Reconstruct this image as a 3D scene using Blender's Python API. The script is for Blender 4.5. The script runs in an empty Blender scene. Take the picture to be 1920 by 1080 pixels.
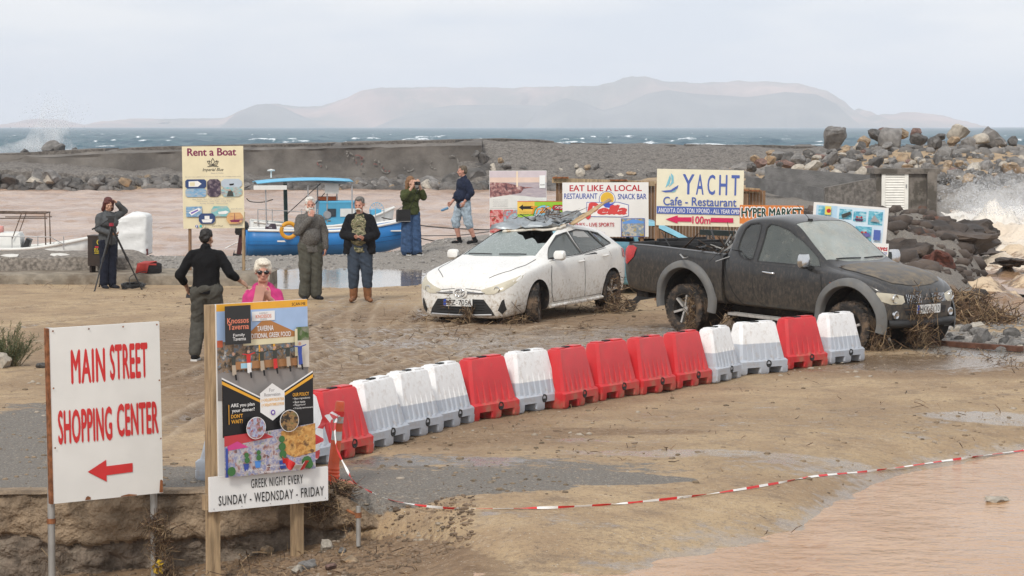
import bpy, bmesh, math, random
import numpy as np
from mathutils import Vector, Matrix, noise as mnoise
random.seed(7); np.random.seed(7)
S = bpy.context.scene
COL = S.collection
R = math.radians
# ------------------------------------------------------------------ camera
FPX, EYE = 4800.0, 3.0                      # focal length in photograph pixels, eye height in metres
PITCH = math.atan(303.0 / FPX)
cd = bpy.data.cameras.new('camera'); cam = bpy.data.objects.new('camera', cd); COL.objects.link(cam)
cd.lens = 90.0; cd.sensor_width = 36.0; cd.clip_start = 0.5; cd.clip_end = 40000
cam.location = (0, 0, EYE); cam.rotation_euler = (math.pi / 2 - PITCH, 0, 0)
S.camera = cam
# ------------------------------------------------------------------ world
SUN_EL, SUN_AZ = R(42), R(200)              # azimuth clockwise from +Y: behind the camera, a little to its left
W = bpy.data.worlds.new('World'); S.world = W; W.use_nodes = True
nt = W.node_tree; nt.nodes.clear()
def wn(t, **k):
    n = nt.nodes.new(t)
    for a, b in k.items(): setattr(n, a, b)
    return n
out = wn('ShaderNodeOutputWorld'); bg = wn('ShaderNodeBackground'); bg.inputs[1].default_value = 0.1
sky = wn('ShaderNodeTexSky', sky_type='NISHITA', sun_disc=False, sun_elevation=SUN_EL, sun_rotation=SUN_AZ)
sky.air_density = 1.2; sky.dust_density = 4.0; sky.ozone_density = 1.0
tc = wn('ShaderNodeTexCoord'); mp = wn('ShaderNodeMapping'); mp.inputs['Scale'].default_value = (3.0, 3.0, 13.0)
nz = wn('ShaderNodeTexNoise'); nz.inputs['Scale'].default_value = 2.6; nz.inputs['Detail'].default_value = 6; nz.inputs['Roughness'].default_value = .5
cr = wn('ShaderNodeValToRGB')
cr.color_ramp.elements[0].position = .38; cr.color_ramp.elements[0].color = (5.95, 6.35, 6.95, 1)
cr.color_ramp.elements[1].position = .60; cr.color_ramp.elements[1].color = (8.0, 7.92, 7.8, 1)
mx = wn('ShaderNodeMix', data_type='RGBA'); mx.inputs[0].default_value = .9
L = nt.links.new
L(tc.outputs['Generated'], mp.inputs[0]); L(mp.outputs[0], nz.inputs['Vector']); L(nz.outputs[0], cr.inputs[0])
L(sky.outputs[0], mx.inputs[6]); L(cr.outputs[0], mx.inputs[7]); L(mx.outputs[2], bg.inputs[0]); L(bg.outputs[0], out.inputs[0])
# ------------------------------------------------------------------ sun (thin overcast: soft)
sd = bpy.data.lights.new('sun', 'SUN'); sun = bpy.data.objects.new('sun', sd); COL.objects.link(sun)
sd.energy = 1.5; sd.angle = R(10); sd.color = (1.0, .95, .87)
sdir = Vector((math.sin(SUN_AZ) * math.cos(SUN_EL), math.cos(SUN_AZ) * math.cos(SUN_EL), math.sin(SUN_EL)))
sun.rotation_euler = sdir.to_track_quat('Z', 'Y').to_euler(); sun.location = (-10, -10, 30)
# ------------------------------------------------------------------ view
S.view_settings.view_transform = 'Standard'; S.view_settings.look = 'None'
S.view_settings.exposure = 0.5; S.view_settings.gamma = 1.0
S.cycles.use_denoising = True; S.cycles.max_bounces = 6; S.cycles.volume_bounces = 2
S.cycles.transparent_max_bounces = 8; S.cycles.caustics_reflective = False; S.cycles.caustics_refractive = False
S.cycles.use_adaptive_sampling = True; S.cycles.sample_clamp_indirect = 6.0

# ------------------------------------------------------------------ pixel helpers (reading positions off the photograph)
CA, SA = math.cos(PITCH), math.sin(PITCH)
def ray(px, py):
    a, b = (px - 960) / FPX, (540 - py) / FPX
    return Vector((a, CA + b * SA, -SA + b * CA))
def at(px, py, y):
    d = ray(px, py); return Vector((d.x * y / d.y, y, EYE + d.z * y / d.y))
def onz(px, py, z=0.0):
    d = ray(px, py); t = (z - EYE) / d.z
    return Vector((d.x * t, d.y * t, z))
# ------------------------------------------------------------------ numpy value noise
def _h(ix, iy, s):
    n = (ix.astype(np.int64) * 374761393 + iy.astype(np.int64) * 668265263 + s * 974711) & 0xffffffff
    n = ((n ^ (n >> 13)) * 1274126177) & 0xffffffff
    return ((n ^ (n >> 16)) & 0xffff) / 65535.0
def vnoise(x, y, s=0):
    x = np.asarray(x, float); y = np.asarray(y, float)
    ix, iy = np.floor(x), np.floor(y); fx, fy = x - ix, y - iy
    fx = fx * fx * (3 - 2 * fx); fy = fy * fy * (3 - 2 * fy)
    a, b, c, d = _h(ix, iy, s), _h(ix + 1, iy, s), _h(ix, iy + 1, s), _h(ix + 1, iy + 1, s)
    return (a + (b - a) * fx) * (1 - fy) + (c + (d - c) * fx) * fy
def fbm(x, y, o=4, s=0):
    r = 0; a = .5
    for k in range(o):
        r = r + a * (vnoise(x, y, s + k * 17) - .5); x = x * 2.03 + 11.3; y = y * 2.03 + 5.7; a *= .55
    return r * 2
def sst(a, b, x):
    t = np.clip((np.asarray(x, float) - a) / (b - a), 0, 1); return t * t * (3 - 2 * t)
# ------------------------------------------------------------------ materials
MATS = {}
def mat(name, col, rough=.6, metal=0.0, var=.12, vs=6.0, bump=0.0, bs=60.0, spec=.4, col2=None, c2=(.5, .7), dirt=None, alpha=1.0, coat=0.0, trans=0.0, dscale=9.0, daxis=None, stretch=None, dstr=None):
    """procedural Principled material: noise-varied colour, optional second colour in patches, fine bump, mud splashes (dirt = (colour, lo, hi))"""
    if name in MATS: return MATS[name]
    m = bpy.data.materials.new(name); m.use_nodes = True; t = m.node_tree; N = t.nodes; K = t.links.new
    p = N['Principled BSDF']
    p.inputs['Roughness'].default_value = rough; p.inputs['Metallic'].default_value = metal
    p.inputs['Specular IOR Level'].default_value = spec; p.inputs['Alpha'].default_value = alpha
    p.inputs['Coat Weight'].default_value = coat; p.inputs['Transmission Weight'].default_value = trans
    c = N.new('ShaderNodeTexCoord'); vec = c.outputs['Object']
    if stretch:
        g = N.new('ShaderNodeMapping'); g.inputs['Scale'].default_value = stretch; K(vec, g.inputs[0]); vec = g.outputs[0]
    n = N.new('ShaderNodeTexNoise'); n.inputs['Scale'].default_value = vs; n.inputs['Detail'].default_value = 5; K(vec, n.inputs['Vector'])
    def mixc(f, a, b):
        x = N.new('ShaderNodeMix'); x.data_type = 'RGBA'
        for s, v in ((0, f), (6, a), (7, b)):
            if isinstance(v, tuple): x.inputs[s].default_value = (*v, 1) if len(v) == 3 else v
            elif isinstance(v, (int, float)): x.inputs[s].default_value = v
            else: K(v, x.inputs[s])
        return x.outputs[2]
    def ramp(src, lo, hi):
        r = N.new('ShaderNodeMapRange'); r.inputs[1].default_value = lo; r.inputs[2].default_value = hi; r.interpolation_type = 'SMOOTHSTEP'; K(src, r.inputs[0]); return r.outputs[0]
    d = tuple(max(0, x * (1 - var)) for x in col); h = tuple(min(1, x * (1 + var)) for x in col)
    o = mixc(ramp(n.outputs[0], .3, .7), d, h)
    if col2:
        n2 = N.new('ShaderNodeTexNoise'); n2.inputs['Scale'].default_value = vs * .37; n2.inputs['Detail'].default_value = 7; n2.inputs['Roughness'].default_value = .65
        K(vec, n2.inputs['Vector']); o = mixc(ramp(n2.outputs[0], *c2), o, col2)
    if dirt:
        dc, lo, hi = dirt[:3]
        n3 = N.new('ShaderNodeTexNoise'); n3.inputs['Scale'].default_value = dscale; n3.inputs['Detail'].default_value = 9; n3.inputs['Roughness'].default_value = .75
        dv = c.outputs['Object']
        if dstr: g2 = N.new('ShaderNodeMapping'); g2.inputs['Scale'].default_value = dstr; K(dv, g2.inputs[0]); dv = g2.outputs[0]
        K(dv, n3.inputs['Vector']); f = n3.outputs[0]
        if daxis:                      # mud lies thicker towards the ground: (z of full mud, z of none, weight)
            sx = N.new('ShaderNodeSeparateXYZ'); K(c.outputs['Object'], sx.inputs[0])
            z = N.new('ShaderNodeMapRange'); z.inputs[1].default_value = daxis[0]; z.inputs[2].default_value = daxis[1]; z.inputs[3].default_value = daxis[2]; z.inputs[4].default_value = 0
            K(sx.outputs[2], z.inputs[0]); ad = N.new('ShaderNodeMath'); ad.operation = 'ADD'; K(f, ad.inputs[0]); K(z.outputs[0], ad.inputs[1]); f = ad.outputs[0]
        f = ramp(f, lo, hi); o = mixc(f, o, dc)
        rr = N.new('ShaderNodeMapRange'); rr.inputs[3].default_value = rough; rr.inputs[4].default_value = .85; K(f, rr.inputs[0]); K(rr.outputs[0], p.inputs['Roughness'])
    K(o, p.inputs['Base Color'])
    if bump:
        b = N.new('ShaderNodeTexNoise'); b.inputs['Scale'].default_value = bs; b.inputs['Detail'].default_value = 4; K(vec, b.inputs['Vector'])
        q = N.new('ShaderNodeBump'); q.inputs['Strength'].default_value = min(1, bump); q.inputs['Distance'].default_value = .02 * max(1, bump); K(b.outputs[0], q.inputs['Height']); K(q.outputs[0], p.inputs['Normal'])
    MATS[name] = m; return m
def nodes_of(name):
    m = bpy.data.materials.new(name); m.use_nodes = True; MATS[name] = m
    return m, m.node_tree.nodes, m.node_tree.links.new, m.node_tree.nodes['Principled BSDF']
# ------------------------------------------------------------------ mesh builder
def frame(d):
    d = Vector(d).normalized(); u = Vector((0, 0, 1)) if abs(d.z) < .9 else Vector((1, 0, 0))
    a = d.cross(u).normalized(); return a, d.cross(a).normalized() * -1
class MB:
    def __init__(s): s.v = []; s.f = []; s.m = []; s.cur = 0
    def add(s, vs, fs, mi=None):
        k = len(s.v); s.v += [tuple(p) for p in vs]; s.f += [tuple(i + k for i in f) for f in fs]; s.m += [s.cur if mi is None else mi] * len(fs); return s
    def box(s, c, d, rot=None, mi=None, top=None):
        x, y, z = (q / 2 for q in d); tx, ty = top or (1, 1)
        vs = [Vector((a * x * (tx if g > 0 else 1), b * y * (ty if g > 0 else 1), g * z)) for g in (-1, 1) for b in (-1, 1) for a in (-1, 1)]
        if rot is not None: vs = [rot @ p for p in vs]
        vs = [p + Vector(c) for p in vs]
        return s.add(vs, [(0, 2, 3, 1), (4, 5, 7, 6), (0, 1, 5, 4), (2, 6, 7, 3), (0, 4, 6, 2), (1, 3, 7, 5)], mi)
    def tube(s, pts, r, n=8, mi=None, cap=True, sq=1.0):
        pts = [Vector(p) for p in pts]; rs = r if isinstance(r, (list, tuple)) else [r] * len(pts); vs = []; fs = []
        for i, p in enumerate(pts):
            d = pts[min(i + 1, len(pts) - 1)] - pts[max(i - 1, 0)]
            a, b = frame(d) if d.length > 1e-9 else frame((0, 0, 1))
            for k in range(n): t = 2 * math.pi * k / n; vs.append(p + (a * math.cos(t) + b * math.sin(t) * sq) * rs[i])
        for i in range(len(pts) - 1):
            for k in range(n): fs.append((i * n + k, i * n + (k + 1) % n, (i + 1) * n + (k + 1) % n, (i + 1) * n + k))
        if cap: fs += [tuple(range(n))[::-1], tuple(range((len(pts) - 1) * n, len(pts) * n))]
        return s.add(vs, fs, mi)
    def bar(s, a, b, w, h=None, mi=None):
        a, b = Vector(a), Vector(b); u, v = frame(b - a); h = h or w
        vs = [p + u * (i * w / 2) + v * (j * h / 2) for p in (a, b) for i, j in ((-1, -1), (1, -1), (1, 1), (-1, 1))]
        return s.add(vs, [(3, 2, 1, 0), (4, 5, 6, 7), (0, 1, 5, 4), (1, 2, 6, 5), (2, 3, 7, 6), (3, 0, 4, 7)], mi)
    def loft(s, rings, mi=None, closed=True, cap=True):
        n = len(rings[0]); vs = [p for r in rings for p in r]; fs = []
        for i in range(len(rings) - 1):
            for k in range(n if closed else n - 1): fs.append((i * n + k, i * n + (k + 1) % n, (i + 1) * n + (k + 1) % n, (i + 1) * n + k))
        if cap and closed: fs += [tuple(range(n))[::-1], tuple(range((len(rings) - 1) * n, len(rings) * n))]
        return s.add(vs, fs, mi)
    def lathe(s, prof, c=(0, 0, 0), axis='y', n=24, mi=None, sc=(1, 1, 1)):
        """prof: (radius, height along axis)"""
        vs = []; fs = []
        for r, h in prof:
            for k in range(n):
                t = 2 * math.pi * k / n; u, w = r * math.cos(t), r * math.sin(t)
                p = {'y': (u, h, w), 'z': (u, w, h), 'x': (h, u, w)}[axis]
                vs.append(tuple(p[i] * sc[i] + c[i] for i in range(3)))
        for i in range(len(prof) - 1):
            for k in range(n): fs.append((i * n + k, i * n + (k + 1) % n, (i + 1) * n + (k + 1) % n, (i + 1) * n + k))
        return s.add(vs, fs, mi)
    def prism(s, poly, y0, y1, mi=None):
        """polygon in (x, z) pushed along y"""
        n = len(poly); vs = [(x, y0, z) for x, z in poly] + [(x, y1, z) for x, z in poly]
        return s.add(vs, [tuple(range(n)), tuple(range(n, 2 * n))[::-1]] + [(i, i + n, (i + 1) % n + n, (i + 1) % n) for i in range(n)], mi)
    def mesh(s, name, mats, smooth=None):
        me = bpy.data.meshes.new(name); me.from_pydata([tuple(p) for p in s.v], [], s.f)
        for m in (mats if isinstance(mats, (list, tuple)) else [mats]): me.materials.append(m)
        if any(s.m): me.polygons.foreach_set('material_index', s.m)
        bm = bmesh.new(); bm.from_mesh(me); bmesh.ops.recalc_face_normals(bm, faces=bm.faces); bm.to_mesh(me); bm.free()
        fin(me, smooth); return me
    def build(s, name, mats, parent=None, smooth=None):
        return link(name, s.mesh(name, mats, smooth), parent)
def fin(me, smooth):
    if smooth is not None:
        me.polygons.foreach_set('use_smooth', [True] * len(me.polygons))
        if smooth < 180: me.set_sharp_from_angle(angle=R(smooth))
    me.update()
def link(name, me, parent=None):
    o = bpy.data.objects.new(name, me); COL.objects.link(o)
    if parent is not None: o.parent = parent
    return o
def tag(o, label=None, cat=None, group=None, kind=None):
    for k, v in (('label', label), ('category', cat), ('group', group), ('kind', kind)):
        if v: o[k] = v
    return o
def thing(name, label, cat, loc=(0, 0, 0), rz=0.0, group=None):
    o = bpy.data.objects.new(name, None); COL.objects.link(o); o.location = loc; o.rotation_euler = (0, 0, rz); o.empty_display_size = .1
    return tag(o, label, cat, group)
def copy_tree(o, parent=None):
    c = o.copy(); COL.objects.link(c); c.parent = parent
    for ch in list(o.children): copy_tree(ch, c)
    return c
def gridmesh(name, X, Y, Z, mats, attrs=None, smooth=True):
    ny, nx = Z.shape; me = bpy.data.meshes.new(name)
    co = np.stack([X, Y, Z], -1).reshape(-1, 3); me.vertices.add(len(co)); me.vertices.foreach_set('co', co.ravel())
    i = np.arange(ny * nx).reshape(ny, nx); q = np.stack([i[:-1, :-1], i[:-1, 1:], i[1:, 1:], i[1:, :-1]], -1).reshape(-1, 4)
    me.loops.add(q.size); me.polygons.add(len(q)); me.loops.foreach_set('vertex_index', q.ravel())
    me.polygons.foreach_set('loop_start', np.arange(0, q.size, 4)); me.update(calc_edges=True)
    if smooth: me.polygons.foreach_set('use_smooth', np.ones(len(q), bool))
    for k, v in (attrs or {}).items():
        a = me.attributes.new(k, 'FLOAT_COLOR', 'POINT'); a.data.foreach_set('color', np.asarray(v, float).reshape(-1, 4).ravel())
    for m in (mats if isinstance(mats, (list, tuple)) else [mats]): me.materials.append(m)
    me.validate(); return me
# ================================================================== GROUND
WATER_Z = -.22                                # flood water by the ramp
HARB_Z = -.50                                 # harbour and sea
def ip(x, tab): return np.interp(x, [a for a, b in tab], [b for a, b in tab])
BANK_Y = [(-40, 20.95), (-1.5, 20.95), (-1.1, 20.7), (-.7, 20.35), (-.3, 19.2), (.1, 18.4), (.94, 18.75), (1.36, 19.15), (2.28, 20.25), (2.73, 21.8), (3.66, 23.7), (5.04, 25.2), (6.5, 26.2), (12, 28), (40, 30)]
BANK_D = [(-6, .85), (-4, .75), (-2.4, .62), (-1.6, .46), (-.9, .37), (-.6, .29), (-.35, .205), (.2, .195), (.9, .22), (40, .22)]
BANK_L = [(-40, .02), (-1.5, .02), (-1.2, .12), (-.7, .45), (0, .9), (1, 1.3), (40, 1.6)]
HARB_Y = [(-60, 57.5), (-9, 58), (-6.2, 58.7), (-3.5, 63.5), (-1.8, 66.5), (-.5, 70), (1.2, 78), (2.5, 95), (4, 120), (5, 150)]
SHORE_X = [(0, 14), (30, 12), (35, 9.6), (42, 8.6), (50, 8.8), (56, 9.9), (63, 11.4), (71, 13.0), (82, 14.2), (91, 15.2), (104, 17.5), (112, 24), (118, 60), (150, 60)]
def gz(x, y):
    x = np.asarray(x, float); y = np.asarray(y, float)
    z = .03 * fbm(x * .35, y * .35, 3, 3)
    s = y - ip(x, BANK_Y) - .12 * fbm(x * 1.3, y * .5, 3, 8) * sst(-1, 1, x)
    D, Lq = ip(x, BANK_D), ip(x, BANK_L)
    z = z * sst(0, 3, s) - np.where(s > 0, D * np.exp(-np.maximum(s, 0) / Lq), D + .06 * np.maximum(-s, 0) * sst(-.5, 1.5, x))
    z += np.where(s < 0, .03 * fbm(x * 3, y * 3, 4, 5) + .05 * sst(-.8, 0, s) * sst(0, -1.2, x), 0)
    # gravel quay and the mound where one man stands
    z += .08 * sst(54, 57, y) * sst(3, 0, x) - .50 * sst(57.5, 64.5, y) * sst(-1.6, -2.6, x) - .07 * np.exp(-((((x + 4.2) / 2.9) ** 2 + ((y - 51.6) / 3.1) ** 2) ** 2)) + .24 * np.exp(-(((x + 1.5) / 1.5) ** 2 + ((y - 60.5) / 3.5) ** 2))
    # rocky headland on the right, land behind it
    z += .75 * np.exp(-(((x - 9.2) / 1.5) ** 2 + ((y - 62) / 6.0) ** 2)) * (1 + .9 * fbm(x * 1.1, y * .5, 4, 21)) + .22 * fbm(x * 1.6, y * .6, 4, 22) * sst(7, 8.5, x) * sst(50, 56, y) * sst(110, 80, y)
    z += .25 * sst(70, 84, y) * sst(6, 9, x)
    z += (1.5 + .3 * fbm(x * .3, y * .3, 4, 31)) * sst(108, 132, y) * sst(8, 19, x)
    z += .10 * fbm(x * 1.1, y * .7, 4, 12) * sst(44, 56, y) * sst(5, 8, x)
    # harbour basin, cove
    hb = y - ip(x, HARB_Y) - .5 * fbm(x * .6, y * .3, 3, 41)
    z = z - (z + 1.6) * sst(-.4, 1.6, hb) * sst(6.5, 4.5, x) - 0.0
    cv = x - ip(y, SHORE_X) - .6 * fbm(x * .8, y * .25, 3, 51)
    z = z - (z + 1.5) * sst(-.8, 1.6, cv) * sst(33, 38, y)
    return z
def gpt(px, py):
    """where the photograph's ray meets the ground"""
    d = ray(px, py); t = np.concatenate([np.arange(14, 60, .08), np.arange(60, 150, .3)]); hit = np.nonzero(EYE + d.z * t <= gz(d.x * t, d.y * t))[0]; t = float(t[hit[0]]) if len(hit) else 150.0
    return Vector((d.x * t, d.y * t, float(gz(d.x * t, d.y * t))))
def seg_dist(x, y, pts):
    best = np.full(x.shape, 1e9); along = np.zeros(x.shape); acc = 0
    for (ax, ay), (bx, by) in zip(pts[:-1], pts[1:]):
        dx, dy = bx - ax, by - ay; l2 = dx * dx + dy * dy; t = np.clip(((x - ax) * dx + (y - ay) * dy) / l2, 0, 1)
        d = np.hypot(x - ax - t * dx, y - ay - t * dy); k = d < best
        best = np.where(k, d, best); along = np.where(k, acc + t * math.sqrt(l2), along); acc += math.sqrt(l2)
    return best, along
def smooth_line(pts, n=14):
    P = [Vector((*p, 0)) if len(p) == 2 else Vector(p) for p in pts]; P = [P[0] * 2 - P[1]] + P + [P[-1] * 2 - P[-2]]; o = []
    for i in range(1, len(P) - 2):
        for k in range(n):
            t = k / n; a, b, c, d = P[i - 1:i + 3]
            o.append(.5 * ((2 * b) + (c - a) * t + (2 * a - 5 * b + 4 * c - d) * t * t + (3 * b - a - 3 * c + d) * t ** 3))
    return o + [P[-2]]
def gpx(*pp): return [tuple(onz(*p).xy) for p in pp]
TRACKS = [gpx((340, 880), (470, 790), (640, 700), (800, 640), (960, 610)), gpx((300, 760), (430, 720), (560, 660), (690, 600), (760, 560)),
          gpx((560, 745), (700, 690), (880, 660), (1080, 650), (1250, 660)), gpx((590, 700), (760, 655), (900, 630), (1100, 628), (1240, 640)),
          gpx((0, 640), (150, 610), (330, 590), (560, 585)), gpx((0, 590), (200, 572), (420, 560), (620, 556)),
          gpx((620, 560), (585, 610), (600, 660), (680, 700)), gpx((740, 560), (700, 600), (720, 640), (800, 680)),
          gpx((1020, 700), (1150, 665), (1230, 645)), gpx((760, 720), (930, 672), (1130, 640))]
TRACKS = [[tuple(p.xy) for p in smooth_line(t, 6)] for t in TRACKS]
xs = np.concatenate([np.linspace(-60, -14, 60)[:-1], np.linspace(-14, -6.6, 60)[:-1], np.arange(-6.6, 6.8, .066), np.linspace(6.8, 16, 110)[1:], np.linspace(16, 60, 90)[1:]])
ys = np.concatenate([np.linspace(6, 17.5, 12)[:-1], np.arange(17.5, 34, .066), np.arange(34, 60, .11), np.linspace(60, 100, 150)[:-1], np.linspace(100, 150, 90)])
GX, GY = np.meshgrid(xs, ys); GZ = gz(GX, GY)
flat = sst(1.0, 3.0, GY - ip(GX, BANK_Y)) * sst(57, 50, GY)
tr = np.zeros_like(GX); trh = np.zeros_like(GX); trd = np.zeros_like(GX); trl = np.zeros_like(GX)
for k, t in enumerate(TRACKS):
    for off in (-.72, .72):
        q = []
        for i in range(len(t)):
            a = Vector(t[max(i - 1, 0)]); b = Vector(t[min(i + 1, len(t) - 1)]); n = (b - a).normalized(); q.append((t[i][0] - n.y * off, t[i][1] + n.x * off))
        q = np.array(q); sel = (GX > q[:, 0].min() - .3) & (GX < q[:, 0].max() + .3) & (GY > q[:, 1].min() - .3) & (GY < q[:, 1].max() + .3)
        d, al = seg_dist(GX[sel], GY[sel], [tuple(p) for p in q]); d = d + .02 * fbm(GX[sel] * 3, GY[sel] * 3, 2, k)
        g = sst(.14, .09, d); tread = .5 + .5 * np.sin(al * 42 + np.sin(d * 40) * 1.5)
        fade = np.clip(.65 + .9 * fbm(GX[sel] * .7, GY[sel] * .7, 3, 60 + k), 0, 1)
        trh[sel] += (-.034 * g * (0.55 + .45 * tread) + .022 * np.exp(-((d - .17) / .05) ** 2)) * fade
        tr[sel] = np.maximum(tr[sel], g * fade); trd[sel] = np.maximum(trd[sel], g * fade * (.35 + .65 * (tread > .5))); trl[sel] = np.maximum(trl[sel], np.exp(-((d - .17) / .035) ** 2) * fade)
GZ = GZ + flat * trh
GZ += flat * (.010 * fbm(GX * 2.2, GY * 2.2, 4, 70) + .010 * np.maximum(0, fbm(GX * 5.5, GY * 5.5, 3, 77)) * sst(.15, .5, fbm(GX * .4, GY * .4, 3, 80) + .35))
def blob(px, py, rx, ry, soft=.45):
    """soft patch on the ground round a spot of the photograph; rx, ry in metres"""
    c = onz(px, py); e = np.hypot((GX - c.x) / rx, (GY - c.y) / ry) + .5 * fbm(GX * .9 / min(rx, 2), GY * .9 / min(ry, 2), 4, int(px)); return sst(1 + soft, 1 - soft, e)
mk = np.zeros(GX.shape + (4,))
asp = np.maximum.reduce([blob(760, 905, 1.25, .62, .12), blob(1010, 893, 1.3, .42, .14), blob(880, 880, 2.0, 1.0, .5) * .6, blob(200, 905, 3.0, 1.3, .4) * .85, blob(10, 830, .9, 4.2, .35) * .8, blob(480, 900, 1.6, .8, .4) * .8, blob(620, 905, .8, .6, .3) * .8])
asp *= sst(20.7, 21.0, GY); asp = np.maximum(asp, .95 * sst(6.3, 7.3, GX + .5 * fbm(GX, GY, 3, 5)) * sst(48, 53, GY) * sst(118, 108, GY))
wet = np.maximum.reduce([blob(1000, 640, 4.5, 3.0, .6) * .8, blob(900, 700, 2.6, 2.2, .6) * .55, blob(1250, 640, 2.5, 2.5) * .8, blob(1750, 680, 1.7, 1.6, .5) * 1.0, blob(1880, 665, 1.2, 1.2, .3), blob(1500, 690, 2.0, .8) * .6,
    blob(600, 575, 2.5, 3.0, .6) * .5, blob(1450, 800, 4.5, 3.2, .7) * .42, blob(700, 690, 3.2, 4.5, .6) * .5, blob(830, 865, 1.6, .45, .4) * .8, blob(1330, 850, 1.7, .35, .35) * .8, blob(1640, 860, 1.4, .8, .5) * .8, blob(1860, 770, .8, .5, .3), blob(1150, 830, .7, .25, .3) * .6, blob(1000, 960, .8, .4, .5) * .5])
bs = GY - ip(GX, BANK_Y); wet = np.maximum(wet, np.exp(-np.maximum(bs, 0) / .8) * sst(-.2, 1.2, GX)); wet = np.maximum(wet * .92, tr * .6)
grv = np.maximum.reduce([sst(49.5, 54.5, GY + 3.5 * fbm(GX * .5, GY * .5, 4, 4)) * sst(7.8, 6.2, GX + .8 * fbm(GX * .4, GY * .4, 3, 9)), blob(1830, 640, 1.5, 2.2, .3), blob(1550, 780, 3.2, 3.2, .6) * .3, blob(1850, 740, 1.8, 2.2, .4) * .3])
drk = np.maximum.reduce([blob(1100, 630, 4.0, 4.5, .6) * .9, blob(900, 640, 3.5, 4.0, .6) * .75, blob(600, 720, 3.2, 5.2, .6) * .8, blob(250, 650, 2.8, 3.5, .6) * .5, blob(1300, 780, 3.5, 2.5, .7) * .35, blob(1500, 860, 2.5, 1.6, .6) * .3, blob(560, 640, 3.4, 6.0, .6) * .7, blob(1700, 690, 2.5, 1.6) * .6, blob(900, 825, 1.4, .7, .5) * .6, blob(1120, 810, 1.2, .35, .4) * .7, blob(640, 1050, 1.2, .9, .5) * .9, (bs < 0) * sst(.5, -.6, GX) * .9,
    sst(5.5, 7, GX) * sst(45, 52, GY) * 1.0 * sst(120, 100, GY)])
rlf = np.abs(fbm(GX * 4.2, GY * 4.2, 4, 201)); GZ += flat * np.clip(drk, 0, 1) * (.05 * np.maximum(0, .22 - rlf) - .03 * sst(.25, .5, fbm(GX * 1.6, GY * 1.6, 3, 203)))
tk = np.zeros(GX.shape + (4,)); tk[..., 0] = np.clip(trd, 0, 1) * flat; tk[..., 1] = np.clip(trl, 0, 1) * flat; tk[..., 2] = np.maximum.reduce([blob(850, 640, 3.4, 5.5, .5), blob(640, 640, 2.5, 5, .5), blob(1150, 640, 2.5, 3, .5)])
mk[..., 0] = asp; mk[..., 1] = wet; mk[..., 2] = grv; mk[..., 3] = drk
m, N, K, P = nodes_of('mud_ground')
c = N.new('ShaderNodeTexCoord').outputs['Object']
def tex(scale, det=5, rough=.6, kind='ShaderNodeTexNoise'):
    n = N.new(kind); n.inputs['Scale'].default_value = scale
    if 'Noise' in kind: n.inputs['Detail'].default_value = det; n.inputs['Roughness'].default_value = rough
    K(c, n.inputs['Vector']); return n.outputs[0]
def rmp(src, lo, hi, a=0., b=1.):
    r = N.new('ShaderNodeMapRange'); r.interpolation_type = 'SMOOTHSTEP'
    for i, v in ((1, lo), (2, hi), (3, a), (4, b)): r.inputs[i].default_value = v
    K(src, r.inputs[0]); return r.outputs[0]
def mix(f, a, b):
    x = N.new('ShaderNodeMix'); x.data_type = 'RGBA'
    for s, v in ((0, f), (6, a), (7, b)):
        if isinstance(v, tuple): x.inputs[s].default_value = (*v, 1)
        elif isinstance(v, (int, float)): x.inputs[s].default_value = v
        else: K(v, x.inputs[s])
    return x.outputs[2]
def mth(op, a, b):
    x = N.new('ShaderNodeMath'); x.operation = op
    for i, v in ((0, a), (1, b)):
        if isinstance(v, (int, float)): x.inputs[i].default_value = v
        else: K(v, x.inputs[i])
    return x.outputs[0]
at_ = N.new('ShaderNodeAttribute'); at_.attribute_name = 'mask'; sp = N.new('ShaderNodeSeparateColor'); K(at_.outputs['Color'], sp.inputs[0])
aR, aG, aB, aA = sp.outputs[0], sp.outputs[1], sp.outputs[2], at_.outputs['Alpha']
n1, n2, n3, nb = tex(.9, 6), tex(7, 6, .7), tex(70, 3), tex(2.1, 7, .75)
vo = N.new('ShaderNodeTexVoronoi'); vo.inputs['Scale'].default_value = 26; K(c, vo.inputs['Vector'])
base = mix(rmp(n1, .35, .68), (.45, .325, .19), (.33, .225, .13)); base = mix(rmp(n2, .50, .72, 0, .7), base, (.20, .135, .085)); base = mix(rmp(nb, .50, .66, 0, .75), base, (.215, .15, .095)); base = mix(rmp(tex(4.5, 7, .75), .55, .7, 0, .6), base, (.52, .41, .29))
base = mix(rmp(aA, .1, .75), base, mix(rmp(n2, .3, .7), (.16, .096, .05), (.28, .185, .105)))
gcol = mix(rmp(tex(45, 4, .8), .32, .68), (.13, .122, .112), (.36, .335, .30))
fB = rmp(mth('ADD', aB, mth('MULTIPLY', mth('SUBTRACT', n2, .5), .5)), .3, .7)
col = mix(fB, base, gcol)
acol = mix(rmp(tex(55, 4, .8), .3, .7), (.08, .074, .066), (.25, .228, .20))
fR = rmp(mth('ADD', aR, mth('MULTIPLY', mth('SUBTRACT', mth('ADD', n2, nb), 1.0), 0.8)), .42, .62); col = mix(fR, col, acol)
spk = rmp(vo.outputs['Distance'], .10, .24, 1, 0); pick = N.new('ShaderNodeSeparateColor'); K(vo.outputs['Color'], pick.inputs[0])
col = mix(mth('MULTIPLY', spk, rmp(pick.outputs[0], .66, .72)), col, (.12, .095, .07)); col = mix(mth('MULTIPLY', spk, rmp(pick.outputs[1], .78, .83)), col, (.5, .45, .38))
nw = tex(2.4, 6, .7); fG = rmp(mth('ADD', aG, mth('MULTIPLY', mth('SUBTRACT', mth('MULTIPLY', mth('ADD', nw, n2), .5), .5), 3.0)), .28, .95)
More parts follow.
